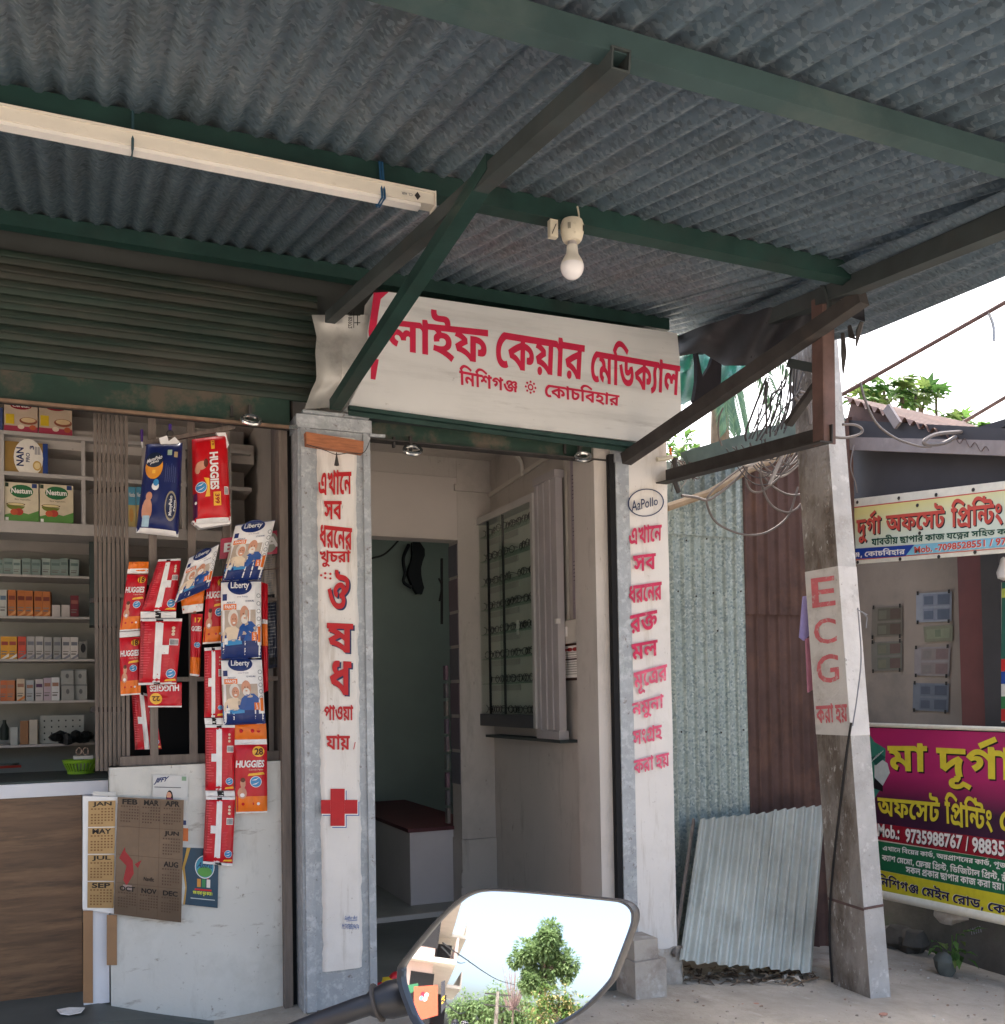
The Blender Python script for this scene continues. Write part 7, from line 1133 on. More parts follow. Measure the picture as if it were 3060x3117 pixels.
cable('thin cable loop just below the iron arm', [Z9(*q) for q in ((930, 830), (980, 880), (1060, 865), (1110, 800))], .005, .08)
cable('stiff wire loop sticking out right of the drop post', [Z9(*q) for q in ((1420, 620), (1560, 632), (1680, 600), (1698, 560), (1640, 525), (1540, 522))], .0065, -.6)
cable('thin wire hanging from the pipe above the arm', [Z9(*q) for q in ((548, 385), (515, 470), (510, 600), (538, 700))], .004, -.2)
cable('grey cable hanging from the sky rod to the beam of the print shop', [(2620, 1165), (2635, 1220), (2670, 1290), (2730, 1335), (2800, 1358), (2835, 1360)], .006, -.3)
cable('bent grey pipe loop on the beam of the print shop', [(2960, 1313), (2860, 1320), (2818, 1338), (2820, 1352), (2870, 1350), (2910, 1330)], .011, -.3)
cable('thin wire hanging in the dark front of the print shop', [(2600, 1355), (2590, 1420), (2605, 1470), (2610, 1500)], .0035, .1)
ends_ = [((770, 640), (900, 300), (925, 140)), ((790, 640), (870, 470), (1070, 120)), ((910, 600), (905, 400), (905, 170)), ((960, 580), (1040, 380), (1075, 60)), ((1000, 570), (1060, 420), (1120, 60)), ((1030, 560), (1100, 330), (1110, 50)), ((930, 590), (1010, 440), (1200, 220)), ((1110, 540), (1130, 300), (1140, 40)), ((740, 660), (745, 560), (900, 150)), ((760, 640), (860, 440), (900, 180)), ((975, 580), (1110, 430), (1130, 200)), ((1060, 555), (1120, 420), (1165, 60))]
rr_ = random.Random(4)
for i in range(7):
    x0 = rr_.uniform(740, 1130); x1 = x0+rr_.uniform(60, 230); y1 = rr_.uniform(40, 260); ends_.append(((x0, 680-(x0-740)*.28), (x0*.55+x1*.45+rr_.uniform(-30, 20), 420+rr_.uniform(-60, 60)), (x0*.3+x1*.7+rr_.uniform(-40, 40), 300+rr_.uniform(-50, 50)), (min(x1, 1210), y1)))
for i, e_ in enumerate(ends_): cable('dark wire in the tangle rising from the iron arm to the canopy', [Z9(*q) for q in e_], .0030+.0012*(i % 3), -.35+.012*i, mat('dark_wire', (.05, .045, .045), .6, 0, .15, 9), 'tangled wires above the iron arm')
for q in (((770, 700), (800, 860), (900, 930), (1010, 880), (1090, 760)), ((830, 690), (850, 800), (930, 905), (1050, 930), (1180, 830), (1230, 720)), ((900, 680), (860, 900), (880, 1040), (960, 1010), (1060, 900), (1170, 720)), ((1000, 650), (1020, 800), (1100, 860), (1180, 800), (1240, 690))): cable('thin cable looped under the iron arm in front of the rusty sheet', [Z9(*p) for p in q], .0045, .06, None, 'thin looped cables under the arm')
for i in range(9):
    x0, x1 = rr_.uniform(560, 900), rr_.uniform(1000, 1230); y0 = 690-(x0-700)*.25; dp = rr_.uniform(60, 330); cable('thin cable looped under the iron arm in front of the rusty sheet', [Z9(x0, y0), Z9(x0*.75+x1*.25+rr_.uniform(-40, 20), y0+dp*.8), Z9((x0+x1)/2+rr_.uniform(-30, 30), y0+dp), Z9(x0*.25+x1*.75, y0+dp*.7), Z9(x1, 660)], .003, .06, mat('dark_wire', (.05, .045, .045), .6, 0, .15, 9), 'thin looped cables under the arm')
for i, e_ in enumerate((((1270, 520), (1260, 400), (1150, 310), (1120, 200)), ((1275, 500), (1265, 350), (1230, 270), (1180, 250)), ((1268, 515), (1240, 330), (1205, 280), (1170, 290)))): cable('grey cable curling over the knee strut beside the pole', [Z9(*q) for q in e_], .008, -.25, None, 'cables curling beside the pole')
b = MB()
for i in range(26):
    u = random.random(); a = at(*Z9(80+230*u, 800+40*u), Y=.0); b.tube(spline([a, a+V3(random.uniform(-.03, .05), -.02, -.04-.05*random.random()), a+V3(random.uniform(-.02, .04), -.01, -.05-.14*random.random()*(1.2-u))], 4), .0022, random.choice([DARKIRON, PALE, RUST]), 4)
a = at(*Z9(150, 900), Y=-.02); b.tube(spline([a+V3(0, 0, .06), a, a+V3(.0, 0, -.06), a+V3(.02, 0, -.11)]), .012, DARKIRON, 6)
solo('wire_bundle', 'frayed bundle of old wire wrapped on the inner end of the iron arm', 'wire bundle', b)
b = MB(); b.tube(spline([at(*Z9(0, 810), Y=-.05), at(*Z9(60, 805), Y=-.05), at(*Z9(125, 790), Y=-.05)]), .012, HOLD, 8); b.tube(spline([at(*Z9(125, 790), Y=-.05), at(*Z9(112, 750), Y=-.05), at(*Z9(115, 715), Y=-.05)]), .006, ORG, 6); solo('plastic_conduit', 'short cream plastic conduit tied at the head of the right pillar', 'conduit', b)
# ================================================================== tarpaulin, black rag, rods
TARP = mat('green_tarpaulin', (.035, .22, .155), .55, 0, .22, 8, dirt=((.10, .32, .25), 5, .55, .75, .6), subsurf=.3, bump=.2, bs=14)
Z6b = zc(1850, 800, 850/1904)
b = MB(); tq = [(485, 660), (600, 600), (760, 570), (860, 560), (1100, 660), (930, 760), (760, 850), (600, 930), (497, 970)]
def tarp(u, v):
    top = np.array([485+620*u, 640-90*math.sin(u*2.2)+60*u]); bot = np.array([497+560*u, 972-250*u]); q = top*(1-v)+bot*v
    return at(*Z6b(*q), Y=.25+.03*math.sin(q[0]*.03+v*3)+.02*noise.noise(Vector((q[0]*.02, q[1]*.02, 0))))
b.grid(tarp, 24, 12, TARP); b.grid(lambda u, v: tarp(u, v)+V3(0, .004, 0), 24, 12, TARP, True); solo('tarpaulin', 'torn green tarpaulin scrap behind the right end of the signboard', 'tarpaulin', b, smooth='all')
RAG = mat('black_rag', (.012, .010, .014), .85, 0, .3, 9)
rg = [(600, 560), (622, 640), (650, 780), (700, 700), (740, 580), (770, 560), (778, 700), (772, 840), (745, 880), (730, 900), (700, 890), (655, 960), (625, 985), (590, 935), (612, 800), (612, 680)]
b = MB(); b.prism([at(*Z6b(*q), Y=.02) for q in rg], (0, .03, 0), RAG); solo('black_rag', 'torn black rag hanging between the signboard and the dark brace', 'rag', b)
b = MB(); dk = [(450, 600), (560, 640), (760, 560), (800, 700), (900, 670), (960, 690), (1100, 660), (1240, 590), (1300, 520), (1480, 400), (1600, 330), (1750, 330), (1740, 230), (1580, 270), (1480, 130), (1250, 200), (800, 400), (480, 500)]
def dark(u, v):
    t = u*8; top = np.array([(450, 510), (620, 440), (800, 385), (1000, 300), (1180, 225), (1300, 190), (1440, 130), (1560, 240), (1740, 250)], float); bot = np.array([(465, 640), (640, 610), (790, 700), (960, 700), (1090, 665), (1240, 590), (1390, 490), (1600, 350), (1750, 400)], float)
    i = min(int(t), 7); f_ = t-i; q = (top[i]*(1-f_)+top[i+1]*f_)*(1-v)+(bot[i]*(1-f_)+bot[i+1]*f_)*v
    Y = -.02-1.35*max(0, (q[0]-480)/1270)+.02*math.sin(u*20+v*4); return at(*Z6b(*q), X=2.72+.02*math.sin(u*23+v*4)+.012*noise.noise(Vector((u*9, v*5, 0))))
b.grid(dark, 48, 10, mat('dark_plastic_sheet', (.035, .036, .042), .55, 0, .3, 6, bump=.2, bs=12)); b.grid(lambda u, v: dark(u, v)+V3(.004, 0, 0), 48, 10, RAG, True); solo('plastic_sheet', 'dark sooty plastic sheet sagging along the splayed canopy edge', 'plastic sheet', b, smooth='all')  # sheet in a plain dark colour with random variation
b = MB(); b.prism([at(*Z6b(*q), X=2.60) for q in ((1588, 225), (1665, 203), (1682, 278), (1622, 265), (1590, 262))], (.004, 0, 0), WHITE); solo('white_rag', 'small scrap of translucent white plastic caught under the canopy corner', 'rag', b)
b = MB()
for pts_ in (((1605, 480), (1612, 620), (1606, 760)), ((1735, 400), (1715, 460), (1695, 570)), ((1650, 430), (1665, 500), (1690, 520))): b.tube([at(*Z6b(*q), X=2.68) for q in pts_], [.008, .012, .003], DARKIRON, 5)
b.tube(spline([at(*Z6b(*q), X=2.58) for q in ((1440, 115), (1490, 190), (1512, 290), (1500, 370))]), .010, RAFTER, 6); solo('rag_strips', 'thin dark rag strips dangling from the canopy corner beside the drop post', 'rag strips', b)
b = MB(); b.tube([at(2560, 1203, Y=.3), at(3075, 912, Y=-.6)], .012, REDIRON, 8); b.tube(spline([at(3008, 946, Y=-.5), at(3024, 990, Y=-.5), at(3027, 1038, Y=-.5)]), .008, GREYPAINT, 6); solo('iron_rod', 'long reddish iron rod slanting up across the white sky', 'rod', b)
b = MB(); b.tube([at(2925, 1290, Y=1.0), at(3080, 1198, Y=.6)], .014, REDIRON, 8); solo('iron_rod', 'short reddish iron rod over the corrugated roof at the right frame edge', 'rod', b)
# ================================================================== print shop at the right
PS = thing('print_shop', 'open fronted print shop under a rusty tin roof at the right', 'building', (4.7, .2, -.25))
XS = 4.3
def spart(name, lo, hi, m, **k): b = MB(); b.box(lo, hi, m); return build(name, b, PS, **k)
SWALL = mat('brown_shop_wall', (.25, .21, .185), .8, 0, .1, 3, dirt=((.11, .10, .10), 2, .5, .75, .6))
SOFF = mat('dark_soffit', (.055, .054, .06), .8, 0, .15, 3)
spart('back_wall', (5.0, -1.6, -.3), (5.1, 1.9, 2.6), SWALL); spart('side_wall', (4.35, 1.5, -.3), (5.0, 1.6, 2.6), SWALL); spart('ceiling', (4.36, -1.9, 2.62), (5.2, 1.8, 2.66), SOFF); 
spart('counter_base', (4.55, -1.6, -.3), (4.98, 1.4, .95), mat('mossy_plinth', (.10, .095, .085), .9, 0, .3, 4, dirt=((.05, .09, .04), 3, .55, .75, .7), bump=.4, bs=20))
pa = at(2935, 1900, X=4.9); b = MB(); b.box((4.86, pa[1]-.17, .9), (4.98, pa[1], 2.60), mat('maroon_post', (.12, .03, .032), .5, 0, .2, 5)); build('post', b, PS, label='maroon door post inside the print shop')
b = MB(); b.box((4.84, pa[1]-.30, .9), (4.94, pa[1]-.18, 2.6), SOFF); build('door_leaf', b, PS)
BM = mat('whitened_beam', (.28, .24, .23), .75, 0, .2, 6, dirt=((.48, .44, .40), 4, .55, .75, .6))
b = MB(); b.bar(at(2570, 1305, X=XS), at(3100, 1338, X=XS), .06, .10, SOFF); build('roof_beam', b, PS); b = MB(); b.bar(at(2570, 1350, X=XS-.02), at(3100, 1366, X=XS-.02), .05, .075, BM); build('roof_beam', b, PS)
b = MB(); b.prism([at(*q, X=XS+.05) for q in ((2560, 1350), (3100, 1370), (3100, 1480), (2560, 1530))], (.02, 0, 0), SOFF); build('cavity_shade_board', b, PS)  # dark board added as the shade of the open cavity under the roof
r0_, r1_ = at(2568, 1212, X=XS-.05), at(3010, 1372, X=XS-.05)
def rf(u, v):
    P = r0_*(1-u)+r1_*u; return P+V3(v*1.0, 0, -v*.06+.018*math.sin(u*2*math.pi*15.5))
b = MB(); b.grid(rf, 124, 4, RUST); build('tin_roof', b, PS, smooth='all')
b = MB(); b.prism([r0_+V3(.06, 0, -.02), r1_+V3(.06, 0, -.02), at(3010, 1372, X=XS+.01), at(2568, 1320, X=XS+.01)], (.01, 0, 0), RUST); build('gable_sheet', b, PS)
b = MB(); b.bar(at(2700, 1240, X=XS-.06), at(2735, 1295, X=XS-.06), .02, .05, BM); build('batten', b, PS)
# banners
K8 = zc(2500, 1400, 560/1357)
UB = thing('shop_banner', 'upper printed banner with red Bengali lettering on yellow across the print shop front', 'banner', at(2830, 1715, X=XS))
YLW = mat('banner_yellow_pale_print', lin((210, 220, 204)), .45, 0, .05, 4, ramp=(2, 2.15, 2.34, lin((226, 216, 142))))
BG = ink(226, 222, 206, .45); BRED = ink(198, 82, 70); BGR = ink(24, 74, 58); BDK = ink(30, 40, 48)
ext = lambda l, r, k=1.25: (l[0]+(r[0]-l[0])*k, l[1]+(r[1]-l[1])*k)
def band(b, l0, r0, r1, l1, m, h, K_=K8, Xp=XS): psurf(K_(*l0), K_(*r0), K_(*r1), K_(*l1), X=Xp).rect(b, 0, 0, 1, 1, m, h, 3)
b = MB(); b.prism([at(*K8(*q), X=XS) for q in ((200, 292), ext((222, 290), (1357, 155)), ext((245, 770), (1357, 685)), (210, 773))], (.02, 0, 0), BG); build('sheet', b, UB)
b = MB(); band(b, (205, 358), ext((225, 355), (1357, 226)), ext((240, 655), (1357, 568)), (205, 658), YLW, 1.2); band(b, (205, 352), ext((225, 350), (1357, 218)), ext((225, 358), (1357, 226)), (205, 360), BRED, 1.8)
band(b, (620, 705), ext((620, 705), (1357, 640)), ext((690, 625), (1357, 566)), (690, 625), ink(130, 190, 210), 1.8); band(b, (205, 658), (690, 625), (625, 708), (205, 735), ink(34, 66, 150), 2.2)
band(b, (240, 735), ext((240, 735), (1357, 648)), ext((240, 741), (1357, 654)), (240, 741), BRED, 1.8); build('printed_ground', b, UB)
b = MB()
def bw(t, c, m, sh=None, K_=K8, h=2.6, Xp=XS, fn=bangla, halo=None):
    if sh: word(b, fn(t), [(x+sh[0], y+sh[1]) for x, y in c], sh[2], K_, h-.6, X=Xp)
    word(b, fn(t), c, m, K_, h+.4, X=Xp)
sh = (7, 8, BDK)
bw('দুর্গা', ((262, 388), (445, 362), (445, 592), (265, 618)), BRED, sh); bw('অফসেট', ((480, 358), (915, 308), (915, 500), (480, 528)), BRED, sh); bw('প্রিন্টিং', ((960, 292), (1342, 248), (1342, 478), (962, 510)), BRED, sh)
bw('যাবতীয় ছাপার কাজ যত্নের সহিত করা হয়', ((375, 560), (1560, 475), (1560, 540), (375, 645)), BGR); bw('ঞ্জ, কোচবিহার', ((232, 668), (622, 642), (622, 702), (236, 726)), WHITE, h=3)
bw('Mob. -7098528551 / 97', ((690, 640), (1372, 570), (1372, 625), (692, 690)), BRED, (3, 3, WHITE), fn=lambda t: latin(t, .03), h=3)
build('lettering', b, UB)
b = MB()
for x, y in ((267, 312), (573, 282), (848, 257), (1122, 220), (710, 335), (727, 540), (270, 755), (583, 732), (868, 714), (1135, 680)): b.ball(at(*K8(x, y), X=XS-.003), (.004, .011, .011), DARKIRON, 8)
build('rivet', b, UB)
K9 = zc(2500, 2150, 560/1551); XB = XS-.02
LB = thing('counter_banner', 'lower magenta banner with yellow Bengali lettering round the print shop counter', 'banner', at(2850, 2740, X=XB))
MAG = mat('banner_magenta_print', lin((62, 30, 56)), .42, 0, .06, 3, ramp=(2, .62, .80, lin((172, 40, 100))))
b = MB(); b.prism([at(*K9(*q), X=XB) for q in ((360, 138), ext((380, 140), (1551, 195)), ext((480, 1545), (1551, 1790)), (400, 1530))], (.02, 0, 0), BG); build('sheet', b, LB)
b = MB(); b.tube([at(*K9(380, 1560), X=XB), at(*K9(1000, 1690), X=XB), at(*K9(1900, 1880), X=XB)], .026, BG, 10); build('rolled_hem', b, LB, smooth=True); b = MB(); b.tube([at(*K9(360, 152), X=XB), at(*K9(1900, 205), X=XB)], .012, BG, 8); build('rolled_hem', b, LB, smooth=True)
b = MB()
def nb(l0, r0, r1, l1, m, h): band(b, l0, r0, r1, l1, m, h, K9, XB)
E2 = lambda l, r: ext(l, r, 1.3)
nb((380, 178), E2((380, 178), (1551, 220)), E2((460, 1005), (1551, 1150)), (400, 1000), MAG, 1.2); nb((400, 975), E2((460, 985), (1551, 1130)), E2((460, 1125), (1551, 1300)), (400, 1110), mat('banner_red_print', lin((150, 26, 44)), .42, 0, .1, 4), 1.8)
nb((400, 1122), E2((460, 1135), (1551, 1300)), E2((480, 1375), (1551, 1590)), (400, 1360), ink(36, 108, 72, .42), 2.2); nb((400, 1362), E2((480, 1378), (1551, 1590)), E2((480, 1540), (1551, 1775)), (400, 1525), ink(206, 196, 50, .42), 2.6)
nb((400, 1525), E2((480, 1540), (1551, 1772)), E2((480, 1548), (1551, 1782)), (400, 1533), BLK, 3); nb((380, 172), E2((380, 172), (1551, 214)), E2((380, 180), (1551, 223)), (380, 180), BLK, 1.6)
# offset press drawing at the left
PG = ink(56, 128, 110, .45); PGD = ink(30, 84, 76, .45); PGL = ink(190, 200, 200, .45)
for q, m, h in (([(385, 200), (450, 300), (545, 360), (540, 480), (500, 700), (430, 810), (400, 780)], PG, 1.8), ([(450, 500), (500, 440), (560, 480), (580, 560), (520, 670), (450, 600)], PGL, 2.4), ([(420, 430), (500, 400), (545, 430), (460, 500)], PGD, 2.6), ([(450, 600), (520, 670), (520, 720), (440, 690)], BLK, 2.2), ([(400, 210), (412, 215), (410, 280), (400, 270)], YEL, 2.4)): b.add([at(*K9(*p), X=XB-h*.001) for p in q], [tuple(range(len(q)))], m)
for i in range(4): b.bar(at(*K9(425+18*i, 470-16*i), X=XB-.004), at(*K9(470+18*i, 410-12*i), X=XB-.004), .004, .001, PGL)
build('printed_ground', b, LB)
b = MB(); YB_ = ink(214, 198, 60, .42); SHD = ink(34, 20, 30)
kw = dict(K_=K9, Xp=XB); sh = (10, 14, SHD)
bw('মা', ((560, 312), (897, 312), (897, 555), (575, 540)), YB_, sh, **kw); bw('দূর্গা', ((968, 236), (1640, 262), (1640, 735), (985, 690)), YB_, sh, **kw)
sh = (5, 7, SHD)
bw('অফসেট', ((478, 700), (1010, 735), (1000, 985), (482, 915)), YB_, sh, h=3.2, **kw); bw('প্রিন্টিং', ((1042, 715), (1452, 800), (1452, 1070), (1052, 1000)), YB_, sh, h=3.2, **kw); bw('প্রেস', ((1508, 860), (1900, 915), (1900, 1120), (1512, 1055)), YB_, sh, h=3.2, **kw)
L2 = lambda t: latin(t, .035)
for t, c in (('Mob.:', ((482, 988), (665, 1010), (665, 1128), (482, 1095))), ('9735988767', ((715, 1025), (1197, 1085), (1197, 1210), (715, 1148))), ('/', ((1224, 1095), (1248, 1098), (1246, 1222), (1222, 1220))), ('988355', ((1278, 1100), (1610, 1145), (1610, 1280), (1278, 1232)))): bw(t, c, WHITE, (5, 6, SHD), h=4.2, fn=L2, **kw)
bw('এখানে বিয়ের কার্ড, অন্নপ্রাশনের কার্ড, পূজার', ((525, 1160), (1640, 1315), (1640, 1395), (525, 1228)), WHITE, h=3.6, **kw); bw('ক্যাশ মেমো, ফ্লেক্স প্রিন্ট, ডিজিটাল প্রিন্ট, স্ত্রী', ((518, 1232), (1600, 1405), (1600, 1490), (518, 1305)), WHITE, h=3.6, **kw); bw('সকল প্রকার ছাপার কাজ করা হয়।', ((718, 1345), (1545, 1490), (1545, 1560), (720, 1408)), WHITE, h=3.6, **kw)
bw('নিশিগঞ্জ মেইন রোড, কোচবিহার', ((482, 1402), (1990, 1745), (1990, 1870), (486, 1520)), ink(32, 28, 74), (-5, -3, WHITE), h=4, **kw)
build('lettering', b, LB)
# sheets pinned on the shop wall
XWs = 4.995
def sheet_w(label, q, col, cells, tape=True):
    s = psurf(*[K8(*p) for p in q], X=XWs-.004); o = MB(); s.rect(o, 0, 0, 1, 1, ink(*col), 1, 3); s.rect(o, 0, 0, 1, 1, ink(*col), -1); t = solo('pinned_sheet', label, 'paper', o); o = MB()
    for i_, (u0, v0, u1, v1, c) in enumerate(cells): s.rect(o, u0, v0, u1, v1, ink(*c), 2+.5*i_)
    if tape:
        for u in (.06, .94):
            for v in (.0, 1.): s.rect(o, u-.03, v-.06, u+.03, v+.07, BLK, 6)
    build('print', o, t)
def notes(c1, c2, c3): return [(.2, .54, .97, .95, c1), (.2, .05, .97, .46, c1), (.62, .58, .95, .92, c2), (.62, .08, .95, .42, c2), (.24, .60, .5, .88, c3), (.24, .10, .5, .38, c3)]
sheet_w('brown tinted sheet with two printed cards, upper left on the shop wall', ((378, 1090), (600, 1075), (600, 1300), (370, 1310)), (106, 100, 94), notes((86, 82, 72), (81, 67, 61), (99, 97, 86)))
sheet_w('greenish sheet with two printed cards, lower left on the shop wall', ((370, 1345), (600, 1335), (598, 1550), (375, 1560)), (105, 102, 98), notes((94, 95, 87), (90, 73, 70), (104, 102, 88)))
sheet_w('blue sheet with two printed cards, topmost at the right of the shop wall', ((702, 985), (965, 970), (962, 1190), (702, 1200)), (129, 134, 146), notes((112, 118, 135), (74, 83, 102), (79, 88, 107)))
sheet_w('olive card pinned between the blue and the pink sheets', ((755, 1230), (972, 1215), (970, 1335), (765, 1345)), (108, 108, 93), [(.1, .2, .9, .8, (116, 120, 101)), (.4, .3, .6, .75, (95, 103, 86))], False)
sheet_w('pinkish sheet with two printed cards on the shop wall', ((690, 1385), (955, 1375), (945, 1595), (688, 1590)), (127, 121, 125), notes((120, 110, 110), (109, 90, 92), (112, 105, 105)))
sheet_w('blue sheet with two printed cards, lowest on the shop wall', ((680, 1645), (945, 1650), (938, 1860), (676, 1845)), (101, 106, 118), notes((90, 96, 110), (67, 73, 89), (71, 77, 93)))
b = MB(); c0 = at(3056, 1736, X=4.4); b.lathe([(.004, .07), (.014, .06), (.02, .03), (.035, -.01), (.03, -.04), (.0, -.055)], c0, mat('shop_bulb', (.5, .49, .48), .3, 0, .03, 8), 16); solo('light_bulb', 'white bulb at the right frame edge inside the print shop', 'bulb', b, smooth=True)
b = MB()
for k, (c, t) in enumerate((((190, 40, 40), 0), ((30, 70, 150), 1), ((210, 208, 200), 2), ((50, 120, 70), 3), ((190, 40, 40), 4))):
    s = psurf(K8(1330, 1470+92*k), K8(1500, 1462+92*k), K8(1500, 1555+92*k), K8(1330, 1560+92*k), X=4.6); s.rect(b, 0, 0, 1, 1, ink(*c), 1)
s = psurf(K8(1335, 905), K8(1500, 890), K8(1500, 1460), K8(1330, 1468), X=4.6); s.rect(b, 0, 0, 1, 1, ink(40, 96, 84), 1); s.rect(b, 0, .8, 1, .92, ink(176, 190, 90), 2)
s = psurf(K8(1330, 905), K8(1500, 890), K8(1500, 1935), K8(1330, 1940), X=4.605); s.rect(b, 0, 0, 1, 1, ink(190, 188, 180), 0); solo('striped_signboard', 'narrow multicoloured signboard cut by the right frame edge', 'sign', b)
# ================================================================== plants, stones, litter
LEAF = [mat('leaf_green_%d' % i, c, .5, 0, .15, 9, subsurf=.0) for i, c in enumerate(((.08, .17, .035), (.12, .23, .055), (.055, .13, .03), (.15, .22, .06)))]
SUNLEAF = [mat('bright_leaf_%d' % i, c, .5, 0, .15, 2) for i, c in enumerate(((.20, .29, .12), (.25, .34, .15), (.15, .23, .09)))]
for m in LEAF+SUNLEAF:                                           # thin leaves let some light through
    t = m.node_tree; o_ = [n for n in t.nodes if n.type == 'OUTPUT_MATERIAL'][0]; p_ = t.nodes['Principled BSDF']; tl_ = t.nodes.new('ShaderNodeBsdfTranslucent'); ms_ = t.nodes.new('ShaderNodeMixShader'); ms_.inputs[0].default_value = .5
    c_ = p_.inputs['Base Color']
    if c_.is_linked: t.links.new(c_.links[0].from_socket, tl_.inputs[0])
    t.links.new(p_.outputs[0], ms_.inputs[1]); t.links.new(tl_.outputs[0], ms_.inputs[2]); t.links.new(ms_.outputs[0], o_.inputs[0])
BARK = mat('grey_bark', (.14, .11, .08), .9, 0, .25, 8, bump=.3)
def lobed(b, c, d, up, L, m):
    """a deeply lobed palmate leaf"""
    d = nrm(d); x = nrm(np.cross(d, up)); n_ = np.cross(x, d); tip = []
    for a, l in ((-2.2, .55), (-1.4, .8), (-.7, .95), (0, 1.1), (.7, .95), (1.4, .8), (2.2, .55)):
        e_ = d*math.cos(a)+x*math.sin(a); b.leaf(c, e_-n_*.15, n_, L*l, L*.36, m, .12)
def plant(name, label, base, tops, L, cat='plant', lobes=True):
    t = thing(name, label, cat, base); st = MB(); lf = MB()
    for p in tops:
        p = np.array(p); mid = (base+p)/2+V3(random.uniform(-.1, .1), random.uniform(-.1, .1), .1)*(1 if lobes else .3); st.tube(spline([base, mid, p], 4), .012 if lobes else .003, BARK if lobes else LEAF[1], 5)
        for k in range(6 if lobes else 3):
            d = V3(random.uniform(-1, 1), random.uniform(-1, .3), random.uniform(-.6, .5)); q = p+d*L*random.uniform(.3, 1.2)
            if lobes: lobed(lf, q, d, V3(0, -.4, 1), L, random.choice(LEAF))
            else: lf.leaf(q, d, V3(0, 0, 1), L, L*.4, random.choice(LEAF))
    build('stem', st, t); build('leaves', lf, t)
    return t
pts = [at(px, py, Y=1.8) for px, py in ((2640, 1195), (2690, 1175), (2740, 1165), (2790, 1180), (2700, 1215), (2760, 1220), (2820, 1200), (2850, 1205), (2610, 1215), (2660, 1220), (2800, 1235), (2740, 1190))]
plant('papaya_plant', 'green lobed leaf plant showing above the rusty roof of the print shop', at(2740, 1700, Y=1.9), pts, .125)
plant('papaya_plant', 'small yellowish lobed leaf plant low over the right end of the rusty roof', at(2960, 1700, Y=1.7), [at(px, py, Y=1.6) for px, py in ((2890, 1290), (2930, 1270), (2960, 1300), (3000, 1310), (2850, 1270), (2900, 1300))], .11)
def tree(name, label, base, crown, R, n, L, grp=None, shape=None, leafm=LEAF, trunk=.12):
    t = thing(name, label, 'tree', base, grp); b = MB(); crown = np.array(crown, float); R = np.array(R, float)
    b.tube(spline([base, base*.5+crown*.5+V3(.1, 0, 0), crown+V3(0, 0, R[2]*.3)], 5), [trunk*(1-.6*i/10) for i in range(11)], BARK, 7)
    rs = np.random.RandomState(int(abs(base[0]*31+base[1]*17)) % 9999); cl = []
    for i in range(46):
        d = rs.normal(size=3); d /= np.linalg.norm(d); c = crown+d*R*rs.uniform(.3, 1.0)*V3(1-.35*max(0, d[2]), 1-.35*max(0, d[2]), 1); cl.append((c, rs.uniform(.12, .34)))
        if i < 9: b.tube([crown-V3(0, 0, R[2]*.5), (crown+c)/2, c], [trunk*.4, trunk*.25, trunk*.08], BARK, 5)
    build('trunk', b, t); lf = MB(); rr = R.mean()
    for i in range(n):
        c, s_ = cl[rs.randint(len(cl))]; d = rs.normal(size=3); d /= np.linalg.norm(d); p = c+d*rr*s_*rs.uniform(.5, 1)
        lf.leaf(p, d+V3(rs.uniform(-.5, .5), rs.uniform(-.5, .5), -.3), V3(0, 0, 1), L*rs.uniform(.7, 1.3), L*.55, leafm[rs.randint(len(leafm))], .2)
    build('crown', lf, t); return t
c0 = at(2075, 1375, Y=4.5); tree('bush_tree', 'leafy tree top glimpsed over the pale fence sheet beside the pillar', V3(c0[0], 4.5, gz(4)), c0+V3(0, 0, -.35), (.9, .6, .55), 1500, .10, trunk=.05)
# palm
c0 = at(2190, 1150, Y=7.0); pm = thing('palm_tree', 'palm tree with drooping fronds behind the tin fence', 'tree', V3(c0[0], 7, -.3)); b = MB(); b.tube([V3(c0[0]+.1, 7.1, -.3), c0+V3(.05, .1, -1.2), c0+V3(.02, 0, .4)], [.16, .14, .1], BARK, 8); build('trunk', b, pm)
PALMM = [mat('palm_leaf', (.06, .13, .07), .55, 0, .2, 6), mat('palm_leaf_pale', (.10, .18, .09), .55, 0, .2, 6)]
tip = c0+V3(.02, 0, .5)
for k in range(9):
    a = 2*math.pi*k/9+.3; dr = V3(math.cos(a), math.sin(a)*.8, 0); P = [tip+dr*1.5*t_+V3(0, 0, .35*math.sin(t_*2.2)-1.45*t_**2) for t_ in np.linspace(0, 1, 9)]
    if k in (6, 7): P = [tip+V3((.10 if k == 6 else -.15)*t_, -.35*t_, .1*math.sin(3*t_)-1.35*t_) for t_ in np.linspace(0, 1, 9)]
    b = MB(); b.tube(P, [.018-.0015*i for i in range(9)], PALMM[1], 5)
    for i in range(44):
        t_ = .12+.86*i/44; j = min(int(t_*8), 7); q = P[j]*(1-(t_*8-j))+P[j+1]*(t_*8-j); ax_ = nrm(P[j+1]-P[j])
        for s_ in (-1, 1): x_ = nrm(np.cross(ax_, (0, 1, .2))); b.leaf(q, x_*s_*.75+ax_*.7+V3(0, 0, -.35), V3(0, -1, .3), .50*(1-.5*t_), .035, random.choice(PALMM), .1)
    build('frond', b, pm)
